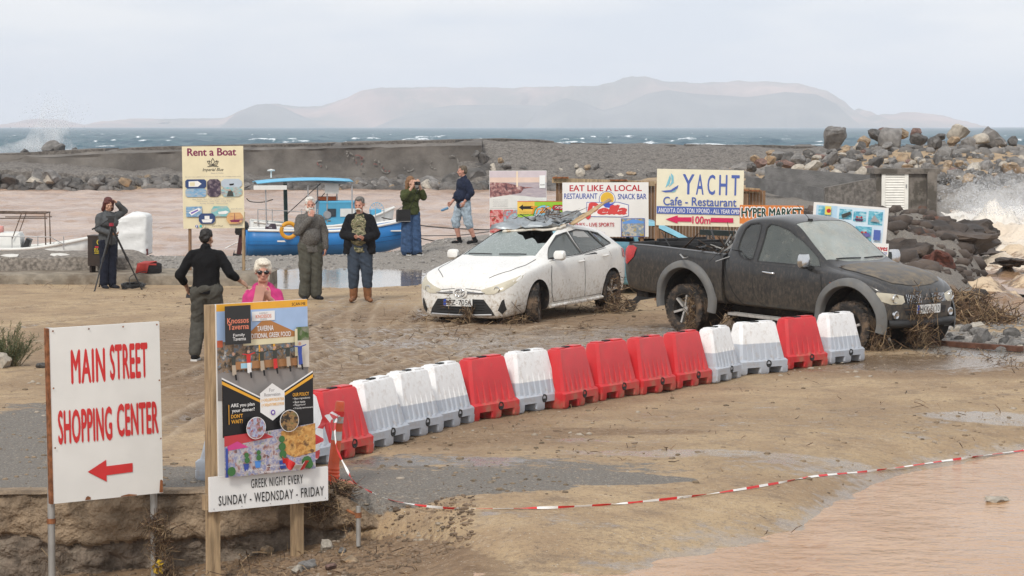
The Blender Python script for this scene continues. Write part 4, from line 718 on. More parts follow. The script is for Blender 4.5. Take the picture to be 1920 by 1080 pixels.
s.disc(52, 31, 9.6, ink('pella_line', (.06, .09, .35)), 24).disc(52, 31, 9, I_wht, 24).disc(52, 30, 7.8, ink('pella_sun', (.72, .45, .05)), 24).poly([(28, 36), (65, 36), (77, 41), (77, 62), (70, 64), (33, 63), (28, 61)], I_blue).poly([(28.6, 37), (64.6, 37), (76.4, 42), (76.4, 61), (69.6, 63), (33.4, 62), (28.6, 60)], I_wht)
s.poly([(44, 37), (49, 38), (50, 34), (52, 38), (54, 32), (55, 39), (61, 37), (57, 43), (56, 47), (50, 46)], ink('pella_star', (.05, .10, .50))).text('P', 28.5, 38, 41, 66, ink('pella_red', (.62, .06, .06)), .05, .25).text('ella', 42, 42, 73.5, 58.5, ink('pella_red', (.62, .06, .06)), .05, .25)
s.text('DRINKS - LIVE SPORTS', 8, 74, 60, 81, I_dred, .012).rect(68, 66, 95.5, 100, I_blue).rect(68.8, 67, 94.8, 99, photo('terrace2', [(.04, .04, .05), (.45, .35, .1), (.15, .25, .4), (.55, .5, .4), (.2, .15, .1)], 18)).poly([(70, 73), (82, 67.5), (94.8, 72), (94.8, 75), (70, 76)], ink('awning_blue', (.12, .30, .70))).rect(34, 92, 49, 100, I_blue)
s.done()
s = board('cafe_board', 'cream YACHT Cafe Restaurant board with red 100m arrow', 1230, 1392, 318, 424, 44, mat('cafe_cream', (.76, .72, .56), .45, var=.03), R(-4), R(1.1), (1, 70))
I_nv = ink('yacht_blue', (.075, .125, .40)); I_lb = ink('yacht_light', (.20, .50, .62))
for ch, u0, u1 in (('Y', 30, 43), ('A', 45.5, 54), ('C', 58.5, 67), ('H', 72, 81), ('T', 86, 95)): s.text(ch, u0, 9, u1, 44, I_nv, .012)
s.poly([(16, 7), (19, 12), (19.5, 24), (14, 32), (17, 22)], I_lb).poly([(15, 10), (16, 16), (14.5, 27), (10, 33)], I_lb).poly([(5, 39), (16, 37), (25, 28), (24, 34), (17, 40.5), (10, 41.5)], I_nv).poly([(16, 42), (23, 36), (21, 40)], I_lb)
s.text('Cafe - Restaurant', 8, 49, 92, 64, I_nv, .012).rect(.5, 66, 98.5, 79, I_nv).text('ΑΝΟΙΧΤΑ ΟΛΟ ΤΟΝ ΧΡΟΝΟ - ALL YEAR OPEN', 2.5, 69, 97.5, 77, I_wht, .01)
I_mag = ink('arrow_red', (.60, .02, .10)); s.poly([(11, 89), (25, 81.5), (25, 85), (41, 84.5), (41, 92.5), (25, 92.5), (25, 96)], I_mag).rect(63, 84.5, 89, 92.5, I_mag).text('100m', 42, 82.5, 62.5, 95.5, I_mag, .015)
s.done()
s = board('market_sign', 'orange sign reading HYPER MARKET behind the pickup cab', 1387, 1506, 385, 420, 43, mat('market_orange', (.62, .20, .045), .5), R(-4), R(.6))
s.text('HYPER MARKET', 2.3, 12, 97.3, 66, I_wht, .075).text('HYPER MARKET', 3, 16, 96.6, 62, ink('market_green', (.01, .045, .03)), .03); s.done()
s = board('water_sports_board', 'white framed water sports photo board beyond the pickup windscreen', 1519, 1656, 384, 490, 45, white_c, R(-12), R(4.2), (2, 98), white_c, .06)
s.rect(4, 4, 95, 90, ink('ws_blue', (.42, .62, .80))).rect(32, 4, 95, 90, ink('ws_pale', (.58, .72, .83)))
wsp = photo('seafoam', [(.05, .22, .40), (.10, .42, .55), (.45, .65, .72)], 20, (1, 1, 2))
for u0, v0, u1, v1 in ((7, 6, 18, 38), (35, 8, 52, 26), (54, 10, 71, 28), (74, 8, 93, 32), (58, 36, 80, 62), (48, 66, 66, 84), (69, 66, 91, 86), (8, 42, 27, 60)): s.rect(u0, v0, u1, v1, wsp)
for u, v, r in ((12, 27, 4), (17, 50, 7), (62, 20, 6), (56, 76, 6), (80, 77, 8), (70, 46, 5)): s.poly([(u - r, v + 3), (u + r, v + 3), (u + r * .7, v + 7), (u - r * .7, v + 7)], ink('dinghy', (.08, .03, .09))); [s.disc(u + d, v, 1.4, I_dred if d else I_skin, 7) for d in (-r * .5, 0, r * .5)]
s.poly([(38, 18), (50, 11), (51, 16), (40, 24)], I_dk).poly([(77, 26), (82, 14), (90, 26)], I_grey).poly([(60, 52), (76, 46), (80, 52), (66, 57)], ink('jetski', (.12, .12, .35))).rect(16, 5, 24, 20, ink('ws_yellow', (.72, .62, .12))).disc(21, 13, 3, I_dred, 9).text('GOUVES', 42, 37, 57, 44, I_nv, .02).text('Water', 40, 46, 52, 53, I_nv, .02, .3).text('Sports', 48, 54, 58, 59, I_nv, .02, .3).line([(34, 36), (35, 46), (40, 53)], 1.4, I_nv).line([(37, 34), (37, 44), (41, 50)], 1.4, I_nv).line([(50, 60), (56, 60), (60, 63)], 1.6, I_vio).rect(83, 40, 92, 58, I_nv).rect(33, 89, 95, 98, I_nv).text('YOU CAN GO IT SOMEONE', 62, 60.5, 82, 62.5, I_grey)
s.done()
s = board('small_direction_sign', 'small white Gouves shopping centre sign with red arrow beside the pickup bonnet', 1630, 1664, 456, 494, 44, white_c, R(-8), R(3), (50,), wood2, .05)
s.text('Gouves', 6, 10, 94, 36, I_dred, .03, .15).text('SHOPPING CENTER', 6, 42, 94, 54, I_nv, .01).rect(45, 66, 92, 76, I_red).poly([(22, 71), (48, 62), (48, 80)], I_red); s.done()
# ---- slatted timber fence behind the boards
fen = thing('timber_fence', 'brown vertical slat timber fence behind the sign boards', 'fence', (at(1230, 440, 48).x, 48, 0))
fm = [mat('fence_brown%d' % i, c_, .85, var=.3, vs=7, bump=.5, bs=30, stretch=(4, 4, .3)) for i, c_ in enumerate(((.19, .105, .055), (.155, .085, .045), (.225, .13, .07)))]
x0, x1 = at(1045, 440, 48).x - fen.location.x, at(1432, 440, 48).x - fen.location.x; nsl = 66
rf = random.Random(4); sl = [MB().box((0, 0, .5), (.052, .022, 1.0)).mesh('slat', m_) for m_ in fm]
for i in range(nsl):
    x = x0 + (x1 - x0) * i / (nsl - 1); q = (1240 - 1045) / (1432 - 1045); f = i / (nsl - 1); zt = at(1200, 341 + 12 * f if f < .5 else 352 + 10 * (f - .5), 48).z
    o = link('slat', rf.choice(sl), fen); o.location = (x, rf.uniform(-.006, .006), -.02); o.scale.z = zt + rf.uniform(-.015, .015) + .02
for a, bb in (((1035, 338), (1250, 345)), ((1240, 345), (1425, 358))):
    pa, pb_ = at(*a, 47.9) - fen.location, at(*bb, 47.9) - fen.location; MB().bar(pa, pb_, .11, .09).build('rail', wood, fen)
for a, bb in (((1036, 333), (1066, 333)), ((1144, 338), (1176, 338)), ((1390, 356), (1425, 358))): MB().bar(at(*a, 47.8) - fen.location, at(*bb, 47.8) - fen.location, .06, .03).build('offcut', rustm, fen)
for px_ in (1242, 1398, 1050): p = at(px_, 440, 47.85) - fen.location; MB().bar((p.x, p.y, -.1), (p.x, p.y, 1.75), .09).build('post', wood2, fen)
# ================================================================== BARRIERS
def barrier_mesh():
    shell = MB(); L0, L1, D0, D1, z0, z1 = .76, .61, .34, .15, .175, .62
    def ring(l, d, z, c=.03): return [Vector(p) for p in ((-l / 2 + c, -d / 2, z), (l / 2 - c, -d / 2, z), (l / 2, -d / 2 + c, z), (l / 2, d / 2 - c, z), (l / 2 - c, d / 2, z), (-l / 2 + c, d / 2, z), (-l / 2, d / 2 - c, z), (-l / 2, -d / 2 + c, z))]
    zs = [(L0, D0, z0), (L0 + (L1 - L0) * .5, D0 + (D1 - D0) * .5, (z0 + z1) / 2), (L1 + .01, D1 + .01, z1 - .02), (L1 - .012, D1 - .012, z1 - .004), (L1 - .05, D1 - .04, z1)]
    shell.loft([ring(*q) for q in zs])
    for sd in (-1, 1):                                    # tapering flutes on the lower half of both faces
        for k in range(6):
            x = -.26 + k * .104; w = .07 if k % 2 else .05; yb = sd * (D0 / 2); zt = z0 + .24; f = (zt - z0) / (z1 - z0); yt = sd * (D0 + (D1 - D0) * f) / 2
            shell.add([(x - w / 2, yb - sd * .005, z0), (x + w / 2, yb - sd * .005, z0), (x + w * .28, yb + sd * .016, z0), (x - w * .28, yb + sd * .016, z0), (x - .006, yt, zt), (x + .006, yt, zt)], [(0, 3, 4), (3, 2, 5, 4), (2, 1, 5), (0, 1, 2, 3)])
    shell.box((.16, 0, z1 + .006), (.20, .10, .016)); shell.box((-.19, 0, z1 + .004), (.14, .10, .012))
    base = MB(); base.loft([ring(.80, .39, z, .02) for z in (.085, .10)] + [ring(.805, .395, .155, .02), ring(.78, .36, .178, .03)])
    for sx in (-.345, 0, .345):
        w = .12 if sx else .17; base.loft([ring(w - .02, .36, 0, .015), ring(w, .385, .02, .015), ring(w, .39, .0855, .015)]); 
        for p in range(-24, 0): base.v[p] = (base.v[p][0] + sx, base.v[p][1], base.v[p][2])
    plug = MB()
    plug.lathe([(.0, -.196), (.026, -.196), (.034, -.203), (.042, -.203), (.044, -.190)], (.06, 0, .125), 'y', 16)
    slot = MB(); slot.box((-.01, 0, z1 + .006), (.12, .04, .018)); return shell, base, plug, slot
sh, ba, plg, slt = barrier_mesh()
red_p = mat('barrier_red', (.56, .022, .028), .42, var=.10, vs=4, col2=(.50, .07, .06), c2=(.5, .75), dirt=((.34, .20, .13), .54, .90), dscale=9, daxis=(0, .30, .20), spec=.45)
def white_water(level):
    n = 'barrier_white_%d' % (level * 100); m = mat(n, (.78, .78, .78), .42, var=.03, vs=5); t = m.node_tree; N, K = t.nodes, t.links.new; p = N['Principled BSDF']; src = p.inputs['Base Color'].links[0].from_socket
    c = N.new('ShaderNodeTexCoord'); s = N.new('ShaderNodeSeparateXYZ'); K(c.outputs['Object'], s.inputs[0]); nz = N.new('ShaderNodeTexNoise'); nz.inputs['Scale'].default_value = 3; K(c.outputs['Object'], nz.inputs['Vector'])
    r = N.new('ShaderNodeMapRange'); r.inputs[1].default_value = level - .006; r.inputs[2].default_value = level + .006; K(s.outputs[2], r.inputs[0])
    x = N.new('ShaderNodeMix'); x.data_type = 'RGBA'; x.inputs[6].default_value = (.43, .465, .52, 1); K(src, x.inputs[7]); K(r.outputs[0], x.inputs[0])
    n3 = N.new('ShaderNodeTexNoise'); n3.inputs['Scale'].default_value = 11; n3.inputs['Detail'].default_value = 8; n3.inputs['Roughness'].default_value = .75; K(c.outputs['Object'], n3.inputs['Vector'])
    q = N.new('ShaderNodeMapRange'); q.inputs[1].default_value = .50; q.inputs[2].default_value = .80; q.inputs[4].default_value = .75; K(n3.outputs[0], q.inputs[0])
    y = N.new('ShaderNodeMix'); y.data_type = 'RGBA'; y.inputs[7].default_value = (.33, .24, .17, 1); K(x.outputs[2], y.inputs[6]); K(q.outputs[0], y.inputs[0]); K(y.outputs[2], p.inputs['Base Color']); return m
blkp = mat('black_rubber', (.018, .018, .018), .7)
BM = {}
def bmesh_set(kind):
    if kind not in BM:
        m = red_p if kind == 'r' else white_water(kind); BM[kind] = (sh.mesh('shell', m, 35), ba.mesh('base', m, 35))
    return BM[kind]
plug_me, slot_me = plg.mesh('drain_plug', blkp, 40), slt.mesh('locking_slot', blkp)
def barrier(label, x, y, ang, kind, tilt=0.0):
    r = thing('water_barrier', label, 'barrier', (x, y, float(gz(x, y)) + .004), ang, 'plastic water barriers in a row across the lot'); r.rotation_euler.x = tilt
    r.rotation_euler.y = rk.uniform(-.015, .015); r.rotation_euler.z += rk.uniform(-.03, .03); a, b_ = bmesh_set(kind); link('shell', a, r); link('base', b_, r); link('drain_plug', plug_me, r); link('locking_slot', slot_me, r); return r
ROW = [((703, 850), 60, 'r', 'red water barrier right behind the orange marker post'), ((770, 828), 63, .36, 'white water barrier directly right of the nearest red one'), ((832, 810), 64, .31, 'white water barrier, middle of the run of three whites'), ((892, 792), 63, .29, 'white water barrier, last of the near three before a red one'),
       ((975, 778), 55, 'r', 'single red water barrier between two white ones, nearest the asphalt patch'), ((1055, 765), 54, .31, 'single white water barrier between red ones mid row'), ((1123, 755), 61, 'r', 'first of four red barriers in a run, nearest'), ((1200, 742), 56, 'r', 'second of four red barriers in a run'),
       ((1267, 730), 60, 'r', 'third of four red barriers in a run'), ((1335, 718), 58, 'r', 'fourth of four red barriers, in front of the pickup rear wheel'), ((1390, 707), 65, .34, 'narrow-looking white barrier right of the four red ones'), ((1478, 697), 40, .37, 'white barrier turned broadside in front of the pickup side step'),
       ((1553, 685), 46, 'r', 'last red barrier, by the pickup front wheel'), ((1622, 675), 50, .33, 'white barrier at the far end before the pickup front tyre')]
for (px_, py_), a, kind, lab in ROW:
    p = onz(px_, py_); a = R(a); ax = Vector((math.cos(a), math.sin(a), 0)); nr = Vector((math.sin(a), -math.cos(a), 0)); c = p - ax * .40 - nr * .195; barrier(lab, c.x, c.y, a, kind)
p = onz(625, 868); a = R(62); c = p - Vector((math.cos(a), math.sin(a), 0)) * .40; barrier('white barrier partly hidden behind the taverna sign right edge', c.x - .16, c.y + .1, a, .33)
c = onz(364, 900); barrier('white barrier showing only left of the taverna sign post', c.x + .34, c.y + .28, R(66), .35)
# ================================================================== MARKER POST
g = onz(622, 908); dl = thing('marker_post', 'orange flexible marker post with grey reflective bands and tape', 'marker post', g)
om = mat('marker_orange', (.60, .10, .04), .5, var=.15, vs=8, dirt=((.36, .22, .15), .55, .8)); gm = mat('reflective_grey', (.42, .43, .42), .4, var=.25, vs=14, col2=(.55, .18, .10), c2=(.58, .66))
ln = Vector((.075, 0, 0)); H = .70
def ax_(z): return ln * (z / H) + Vector((0, 0, z))
prof = [(.075, 0), (.07, .03), (.066, .06), (.075, .075), (.062, .09), (.07, .105), (.06, .12), (.066, .135), (.058, .15), (.055, .2), (.05, .42)]
def seg(name, zs, m, par):
    b = MB(); b.tube([ax_(z) for r, z in zs], [r * .84 for r, z in zs], 18); return b.build(name, m, par, 40)
tubeo = seg('tube', prof + [(.048, .56), (.047, .685), (.040, .70)], om, dl)
for z0_, z1_ in ((.375, .45), (.52, .58)): seg('reflective_band', [(.0525, z0_), (.051, z1_)], gm, dl)
b = MB(); b.lathe([(.0, .03), (.10, .028), (.17, .02), (.19, .0)], (0, 0, 0), 'z', 20); b.build('foot', om, dl, 50)
# ================================================================== BARRICADE TAPE
def tape(name, label, pts, w=.055, sag=None, twist=0.0, per=.2, seed=1):
    P_ = smooth_line(pts, 20); rg = random.Random(seed); b = MB(); acc = 0; L_ = []; prev = None; k = 0
    vs = []; 
    for i, p in enumerate(P_):
        d = (P_[min(i + 1, len(P_) - 1)] - P_[max(i - 1, 0)]).normalized(); t = twist * i / len(P_) * 6.28 + .5 * math.sin(i * .21 + seed) ; up = Vector((0, 0, 1)); s_ = d.cross(up).normalized(); n = (up * math.cos(t) + s_ * math.sin(t)) * (w / 2) * (.55 + .45 * abs(math.cos(i * .13 + seed)))
        vs.append((p - n, p + n)); 
    for i in range(len(P_) - 1):
        l = (P_[i + 1] - P_[i]).length; mi = int(acc / per) % 2; acc += l; b.add([vs[i][0], vs[i + 1][0], vs[i + 1][1], vs[i][1]], [(0, 1, 2, 3)], mi)
    me = bpy.data.meshes.new(name); me.from_pydata(b.v, [], b.f); me.materials.append(mat('tape_red', (.62, .03, .03), .4, var=.1)); me.materials.append(mat('tape_white', (.78, .77, .75), .4, var=.05)); me.polygons.foreach_set('material_index', b.m); o = link(name, me)
    md = o.modifiers.new('thickness', 'SOLIDIFY'); md.thickness = .002; return tag(o, label, 'tape')
tp = ax_(.60) + g
def gp(px_, py_, dz=.012): p = gpt(px_, py_); return p + Vector((0, 0, dz))
tape('barrier_tape', 'red and white tape looped from the taverna poster to the marker post', [at(530, 862, 20.2), at(545, 872, 20.2), at(565, 874, 20.3), at(585, 862, 20.5), at(596, 835, 20.7), at(600, 805, 20.9), at(615, 785, 21.0), tp + Vector((-.02, -.06, 0))], .085, twist=.4, per=.11)
tape('barrier_tape', 'red and white tape trailing from the marker post across the ramp to the water', [tp + Vector((.0, -.065, 0)), at(628, 800, 20.85), at(632, 840, 20.6), at(648, 876, 20.5), at(665, 905, 20.4), gp(690, 932, .03), gp(740, 950), gp(850, 957), gp(1000, 957), gp(1120, 951), gp(1200, 944), gp(1330, 930), gp(1450, 910), gp(1530, 897), gp(1650, 884), gp(1760, 868), gp(1860, 854), gp(1930, 846)], .021, twist=5.0, per=.17, seed=4)
b = MB(); b.tube([ax_(.575) , ax_(.62)], .046, 16); b.build('tape_wrap', mat('tape_red', (.62, .03, .03), .4), dl, 40)
# ================================================================== VEHICLES
from mathutils.geometry import delaunay_2d_cdt
def herm(xq, xs, ys):
    xs = np.asarray(xs, float); ys = np.asarray(ys, float); h = np.diff(xs); d = np.diff(ys) / h; m = np.zeros(len(xs)); m[0], m[-1] = d[0], d[-1]
    for i in range(1, len(xs) - 1): m[i] = 0 if d[i - 1] * d[i] <= 0 else 2 * d[i - 1] * d[i] / (d[i - 1] + d[i])
    i = int(np.clip(np.searchsorted(xs, xq) - 1, 0, len(xs) - 2)); t = np.clip((xq - xs[i]) / h[i], 0, 1)
    return (2 * t ** 3 - 3 * t * t + 1) * ys[i] + (t ** 3 - 2 * t * t + t) * h[i] * m[i] + (-2 * t ** 3 + 3 * t * t) * ys[i + 1] + (t ** 3 - t * t) * h[i] * m[i + 1]
class Body:
    """car body: half sections given at stations along x (ascending): zb bottom, zs shoulder, zt roof edge, wb/ws/wt half widths, cr crown"""
    def __init__(s, rows, mid=.45, edge=.05):
        s.x = [r[0] for r in rows]; s.c = {k: [r[i + 1] for r in rows] for i, k in enumerate(('zb', 'zs', 'zt', 'wb', 'ws', 'wt', 'cr'))}; s.mid, s.edge = mid, edge; s.cache = {}
    def ctrl(s, x, ins=0.0, top=0.0, bot=0.0):
        q = {k: float(herm(x, s.x, v)) for k, v in s.c.items()}; zb, zs, zt, wb, ws, wt, cr = (q[k] for k in ('zb', 'zs', 'zt', 'wb', 'ws', 'wt', 'cr'))
        zb += bot; zt -= top; ws -= ins; wb -= ins; wt -= ins; zt = max(zt, zs + .015); e = min(s.edge, (zt - zs) * .4)
        return [(0, zb), (wb * .55, zb), (wb - .07, zb), (wb, zb + .06), (ws, zb + s.mid * (zs - zb)), (ws - .004, zs - .10), (ws - .012, zs - .03), (ws - .035, zs + .008), (wt + (ws - .045 - wt) * .42, zs + (zt - zs) * .52), (wt + .018, zt - e), (wt - .05, zt + cr * .15), (wt * .6, zt + cr * .72), (0, zt + cr)]
    def sec(s, x, **k):
        key = (round(x, 4), tuple(sorted(k.items())))
        if key not in s.cache:
            p = [Vector(q) for q in s.ctrl(x, **k)]
            for _ in range(2):
                o = [p[0]]
                for a, b in zip(p[:-1], p[1:]): o += [a * .75 + b * .25, a * .25 + b * .75]
                p = o + [p[-1]]
            s.cache[key] = p
        return s.cache[key]
    def mesh_into(s, mb, xs, mi=0, **k):
        rings = []
        for x in xs:
            h = s.sec(x, **k); rings.append([Vector((x, p.x, p.y)) for p in h] + [Vector((x, -p.x, p.y)) for p in h[-2:0:-1]])
        mb.loft(rings, mi); return mb
    def side_y(s, x, z):
        h = s.sec(x); best = 0
        for a, b in zip(h[:-1], h[1:]):
            if min(a.y, b.y) <= z <= max(a.y, b.y) and abs(b.y - a.y) > 1e-9: best = max(best, a.x + (b.x - a.x) * (z - a.y) / (b.y - a.y))
        return best
    def top_z(s, x, y):
        h = s.sec(x); best = h[-1].y if abs(y) < .01 else 0; y = abs(y)
        for a, b in zip(h[:-1], h[1:]):
            if min(a.x, b.x) <= y <= max(a.x, b.x) and abs(b.x - a.x) > 1e-9: best = max(best, a.y + (b.y - a.y) * (y - a.x) / (b.x - a.x))
        return best
    def inside(s, x, y, z):
        if not s.x[0] < x < s.x[-1]: return False
        return s.sec(x)[0].y < z < s.top_z(x, y) and abs(y) < s.side_y(x, z)
    def front_x(s, y, z):
        x = s.x[-1] - .001
        while not s.inside(x, y, z) and x > s.x[-1] - 1.2: x -= .012
        lo, hi = x, x + .012
        for _ in range(8):
            m = (lo + hi) / 2
            if s.inside(m, y, z): lo = m
            else: hi = m
        return lo
    def rear_x(s, y, z):
        x = s.x[0] + .001
        while not s.inside(x, y, z) and x < s.x[0] + 1.2: x += .012
        return x
def patch(mb, poly, f, res=.06, mi=None):
    """fill a 2-D outline with triangles and lay it on a surface f(a, b) -> point"""
    pts = []; n = len(poly)
    for i in range(n):
        a, b = Vector(poly[i]), Vector(poly[(i + 1) % n]); k = max(1, int((b - a).length / res))
        pts += [a + (b - a) * j / k for j in range(k)]
    nb = len(pts); xs = [p.x for p in pts]; ys = [p.y for p in pts]
    def inp(q):
        c = False; j = n - 1
        for i in range(n):
            if (poly[i][1] > q.y) != (poly[j][1] > q.y) and q.x < (poly[j][0] - poly[i][0]) * (q.y - poly[i][1]) / (poly[j][1] - poly[i][1]) + poly[i][0]: c = not c
            j = i
        return c
    gx = np.arange(min(xs) + res * .5, max(xs), res)
    for u in gx:
        for v in np.arange(min(ys) + res * .5, max(ys), res):
            q = Vector((u, v))
            if inp(q) and min((q - p).length for p in pts[:nb]) > res * .4: pts.append(q)
    r = delaunay_2d_cdt(pts, [], [list(range(nb))], 1, 1e-6)
    mb.add([f(p.x, p.y) for p in r[0]], [tuple(t) for t in r[2]], mi); return mb
def bool_apply(o, cutters, op='DIFFERENCE', solver='EXACT'):
    for c in cutters:
        md = o.modifiers.new('cut', 'BOOLEAN'); md.operation = op; md.object = c; md.solver = solver
        if hasattr(md, 'material_mode'): md.material_mode = 'INDEX'
    bpy.context.view_layer.update(); dg = bpy.context.evaluated_depsgraph_get(); me = bpy.data.meshes.new_from_object(o.evaluated_get(dg)); o.modifiers.clear(); old = o.data; o.data = me; bpy.data.meshes.remove(old)
    for c in cutters: d = c.data; bpy.data.objects.remove(c); bpy.data.meshes.remove(d)
    fin(o.data, 32); return o
MUD = (.20, .145, .10)
liner = mat('arch_liner', (.025, .022, .02), .9, var=.3, vs=8, dirt=((.13, .09, .06), .5, .75)); cabin = mat('cabin_grey', (.045, .045, .046), .8); trim = mat('black_trim', (.022, .022, .023), .55, var=.2, dirt=((.16, .12, .09), .6, .85))
tyre_m = mat('tyre', (.028, .026, .025), .85, var=.2, vs=10, bump=1.0, bs=60, dirt=((.19, .13, .085), .42, .68), dscale=5)
alloy = mat('alloy', (.52, .50, .47), .4, .6, var=.08, vs=8, dirt=((.20, .14, .09), .58, .80)); chrome = mat('chrome', (.62, .62, .62), .15, 1.0, var=.05); plate_w = mat('plate_white', (.72, .72, .70), .4, dirt=((.3, .22, .15), .62, .8)); plate_b = mat('plate_blue', (.02, .07, .40), .4)
lens = mat('lamp_lens', (.50, .46, .36), .18, var=.15, vs=5, spec=.6, dirt=((.32, .26, .18), .5, .75)); redlens = mat('tail_lens', (.42, .02, .02), .2, var=.15, spec=.6); amber = mat('amber_lens', (.6, .13, .03), .25)
def glass_mat(name, col, alpha, dirtc=None, lo=.5, hi=.8):
    m = mat(name, col, .12, var=.12, vs=3, alpha=alpha, spec=.6, dirt=dirtc and (dirtc, lo, hi), dscale=4); return m
def wheel(parent, x, y, r, w, rim_r, steer, spokes, out, name='wheel', twin=True):
    """wheel at (x, y) with axis along y; out = +1 when its outer face looks to +y"""
    wt = bpy.data.objects.new(name, None); COL.objects.link(wt); wt.parent = parent; wt.location = (x, y, r - .01); wt.rotation_euler = (0, 0, steer); wt.empty_display_size = .1
    b = MB(); hw = w / 2; b.lathe([(rim_r, -hw * .8), (rim_r + .02, -hw * .92), (r * .86, -hw), (r * .95, -hw * .93), (r * .99, -hw * .78), (r, -hw * .5), (r * .985, -hw * .42), (r, -hw * .34), (r, -.01), (r * .985, 0), (r, .01), (r, hw * .34), (r * .985, hw * .42), (r, hw * .5), (r * .99, hw * .78), (r * .95, hw * .93), (r * .86, hw), (rim_r + .02, hw * .92), (rim_r, hw * .8), (rim_r * .96, hw * .3), (rim_r * .96, -hw * .8), (rim_r, -hw * .8)], n=36)
    for k in range(36):                                   # tread blocks on the shoulders
        t = 6.2832 * (k + .5) / 36
        for sd in (-1, 1): b.box((r * .992 * math.cos(t), sd * hw * .76, r * .992 * math.sin(t)), (.022, hw * .34, r * .11), Matrix.Rotation(-t, 3, 'Y'))
    b.build('tyre', tyre_m, wt, 45)
    b = MB(); o = out; b.lathe([(rim_r * 1.0, o * hw * .80), (rim_r * .95, o * hw * .84), (rim_r * .92, o * hw * .6), (rim_r * .90, o * hw * .1), (rim_r * .3, -o * hw * .1), (0.01, -o * hw * .1)], n=36, mi=0)
    b.lathe([(.0, o * hw * .66), (rim_r * .16, o * hw * .66), (rim_r * .24, o * hw * .58), (rim_r * .26, o * hw * .2)], n=20, mi=1)
    for k in range(spokes):
        t = 6.2832 * k / spokes + .3
        for dt in ((-.13, .13) if twin else (0,)):
            c0 = Vector((rim_r * .2 * math.cos(t), o * hw * .55, rim_r * .2 * math.sin(t))); c1 = Vector((rim_r * .93 * math.cos(t + dt), o * hw * .66, rim_r * .93 * math.sin(t + dt))); b.bar(c0, c1, .035 if twin else .075, .03, 1)
    for k in range(5): t = 6.2832 * k / 5; b.lathe([(.0, o * hw * .70), (.011, o * hw * .70), (.012, o * hw * .55)], (rim_r * .34 * math.cos(t), 0, rim_r * .34 * math.sin(t)), 'y', 8, 0)
    b.build('rim', [liner, alloy], wt, 40); return wt
def number_plate(parent, s, loc, rotz, w=.52, h=.115, tiltx=0.0):
    b = MB(); b.box((0, 0, 0), (w, .008, h)); o = b.build('number_plate', plate_w, parent); o.location = loc; o.rotation_euler = (tiltx, 0, rotz)
    q = MB(); q.box((-w / 2 + .025, -.006, 0), (.045, .003, h * .94)); q.build('country_band', plate_b, o)
    me = text_mesh(s, .012, 0, 1.05); co = np.array([v.co[:] for v in me.vertices]); lo, hi = co.min(0), co.max(0); f = (co - lo) / np.maximum(hi - lo, 1e-6)
    t = MB(); t.add([(-w / 2 + .06 + a * (w - .08), -.0065, -h * .34 + c_ * h * .68) for a, c_ in f[:, :2]], [tuple(p.vertices) for p in me.polygons]); t.build('plate_characters', I_blk, o); return o
def straw(name, label, spots, m, cat='debris', parent=None, r=.006, seed=1, bend=.25):
    """tangled stalks: spots = (centre, spread xyz, count, mean length, drop) ; stuff nobody could count"""
    rg = random.Random(seed); b = MB()
    for c_, sp, n, ln_, drop in spots:
        for _ in range(n):
            p = Vector(c_) + Vector((rg.gauss(0, sp[0]), rg.gauss(0, sp[1]), rg.gauss(0, sp[2]))); d = Vector((rg.gauss(0, 1), rg.gauss(0, 1), rg.gauss(0, .6) - drop)).normalized(); l = ln_ * rg.uniform(.5, 1.5); k = Vector((rg.gauss(0, 1), rg.gauss(0, 1), rg.gauss(0, 1))) * bend * l
            rr = r * rg.uniform(.5, 1.5); b.tube([p - d * l / 2, p + k * .5, p + d * l / 2 + k * .2], [rr, rr, rr * .5], 3, cap=False, mi=rg.randrange(3))
    ms = m if isinstance(m, list) else [m]; me = bpy.data.meshes.new(name); me.from_pydata([tuple(p) for p in b.v], [], b.f); [me.materials.append(q) for q in (ms * 3)[:3]]; me.polygons.foreach_set('material_index', b.m); o = link(name, me, parent)
    return tag(o, label, None, None, 'stuff')
STRAW = [mat('straw_brown', (.14, .085, .05), .9, var=.3, vs=15), mat('straw_tan', (.30, .21, .12), .9, var=.3, vs=15), mat('straw_dark', (.065, .042, .028), .9, var=.3, vs=15)]

# ------------------------------------------------------------------ white hatchback
car = thing('white_hatchback', 'muddy white hatchback with smashed windscreen and torn roof', 'car', (.265, 40.66, .0), math.atan2(-.88, -.47))
car.rotation_euler = (R(.6), R(1.2), math.atan2(-.88, -.47))
WP = mat('car_white', (.74, .73, .70), .28, var=.03, vs=3, coat=.3, dirt=((.36, .28, .19), .52, .84), dscale=19, daxis=(.15, .75, .17))
A = Body([(-2.06, .42, .70, .80, .55, .62, .42, .02), (-1.98, .30, .86, 1.00, .72, .76, .50, .02), (-1.80, .24, .98, 1.22, .80, .83, .52, .025), (-1.55, .20, 1.01, 1.29, .83, .865, .54, .03), (-1.2, .19, 1.00, 1.35, .84, .88, .56, .035), (-.6, .18, .97, 1.385, .85, .88, .57, .04), (-.1, .18, .95, 1.36, .85, .88, .565, .04), (.50, .18, .93, 1.185, .85, .88, .62, .045), (1.08, .18, .90, .98, .85, .88, .71, .04), (1.35, .19, .86, .92, .85, .88, .70, .04), (1.7, .17, .80, .86, .82, .865, .68, .04), (1.95, .15, .70, .765, .76, .82, .60, .035), (2.08, .14, .63, .69, .68, .745, .50, .03), (2.16, .15, .56, .62, .54, .60, .36, .02), (2.20, .17, .50, .55, .32, .38, .22, .01)])
xs_ = sorted(set(list(np.linspace(-2.06, 2.20, 72)) + [2.19, 2.17, 2.12]))
b = MB(); A.mesh_into(b, xs_); shell = b.build('body', [WP, liner, cabin], car)
cut = []
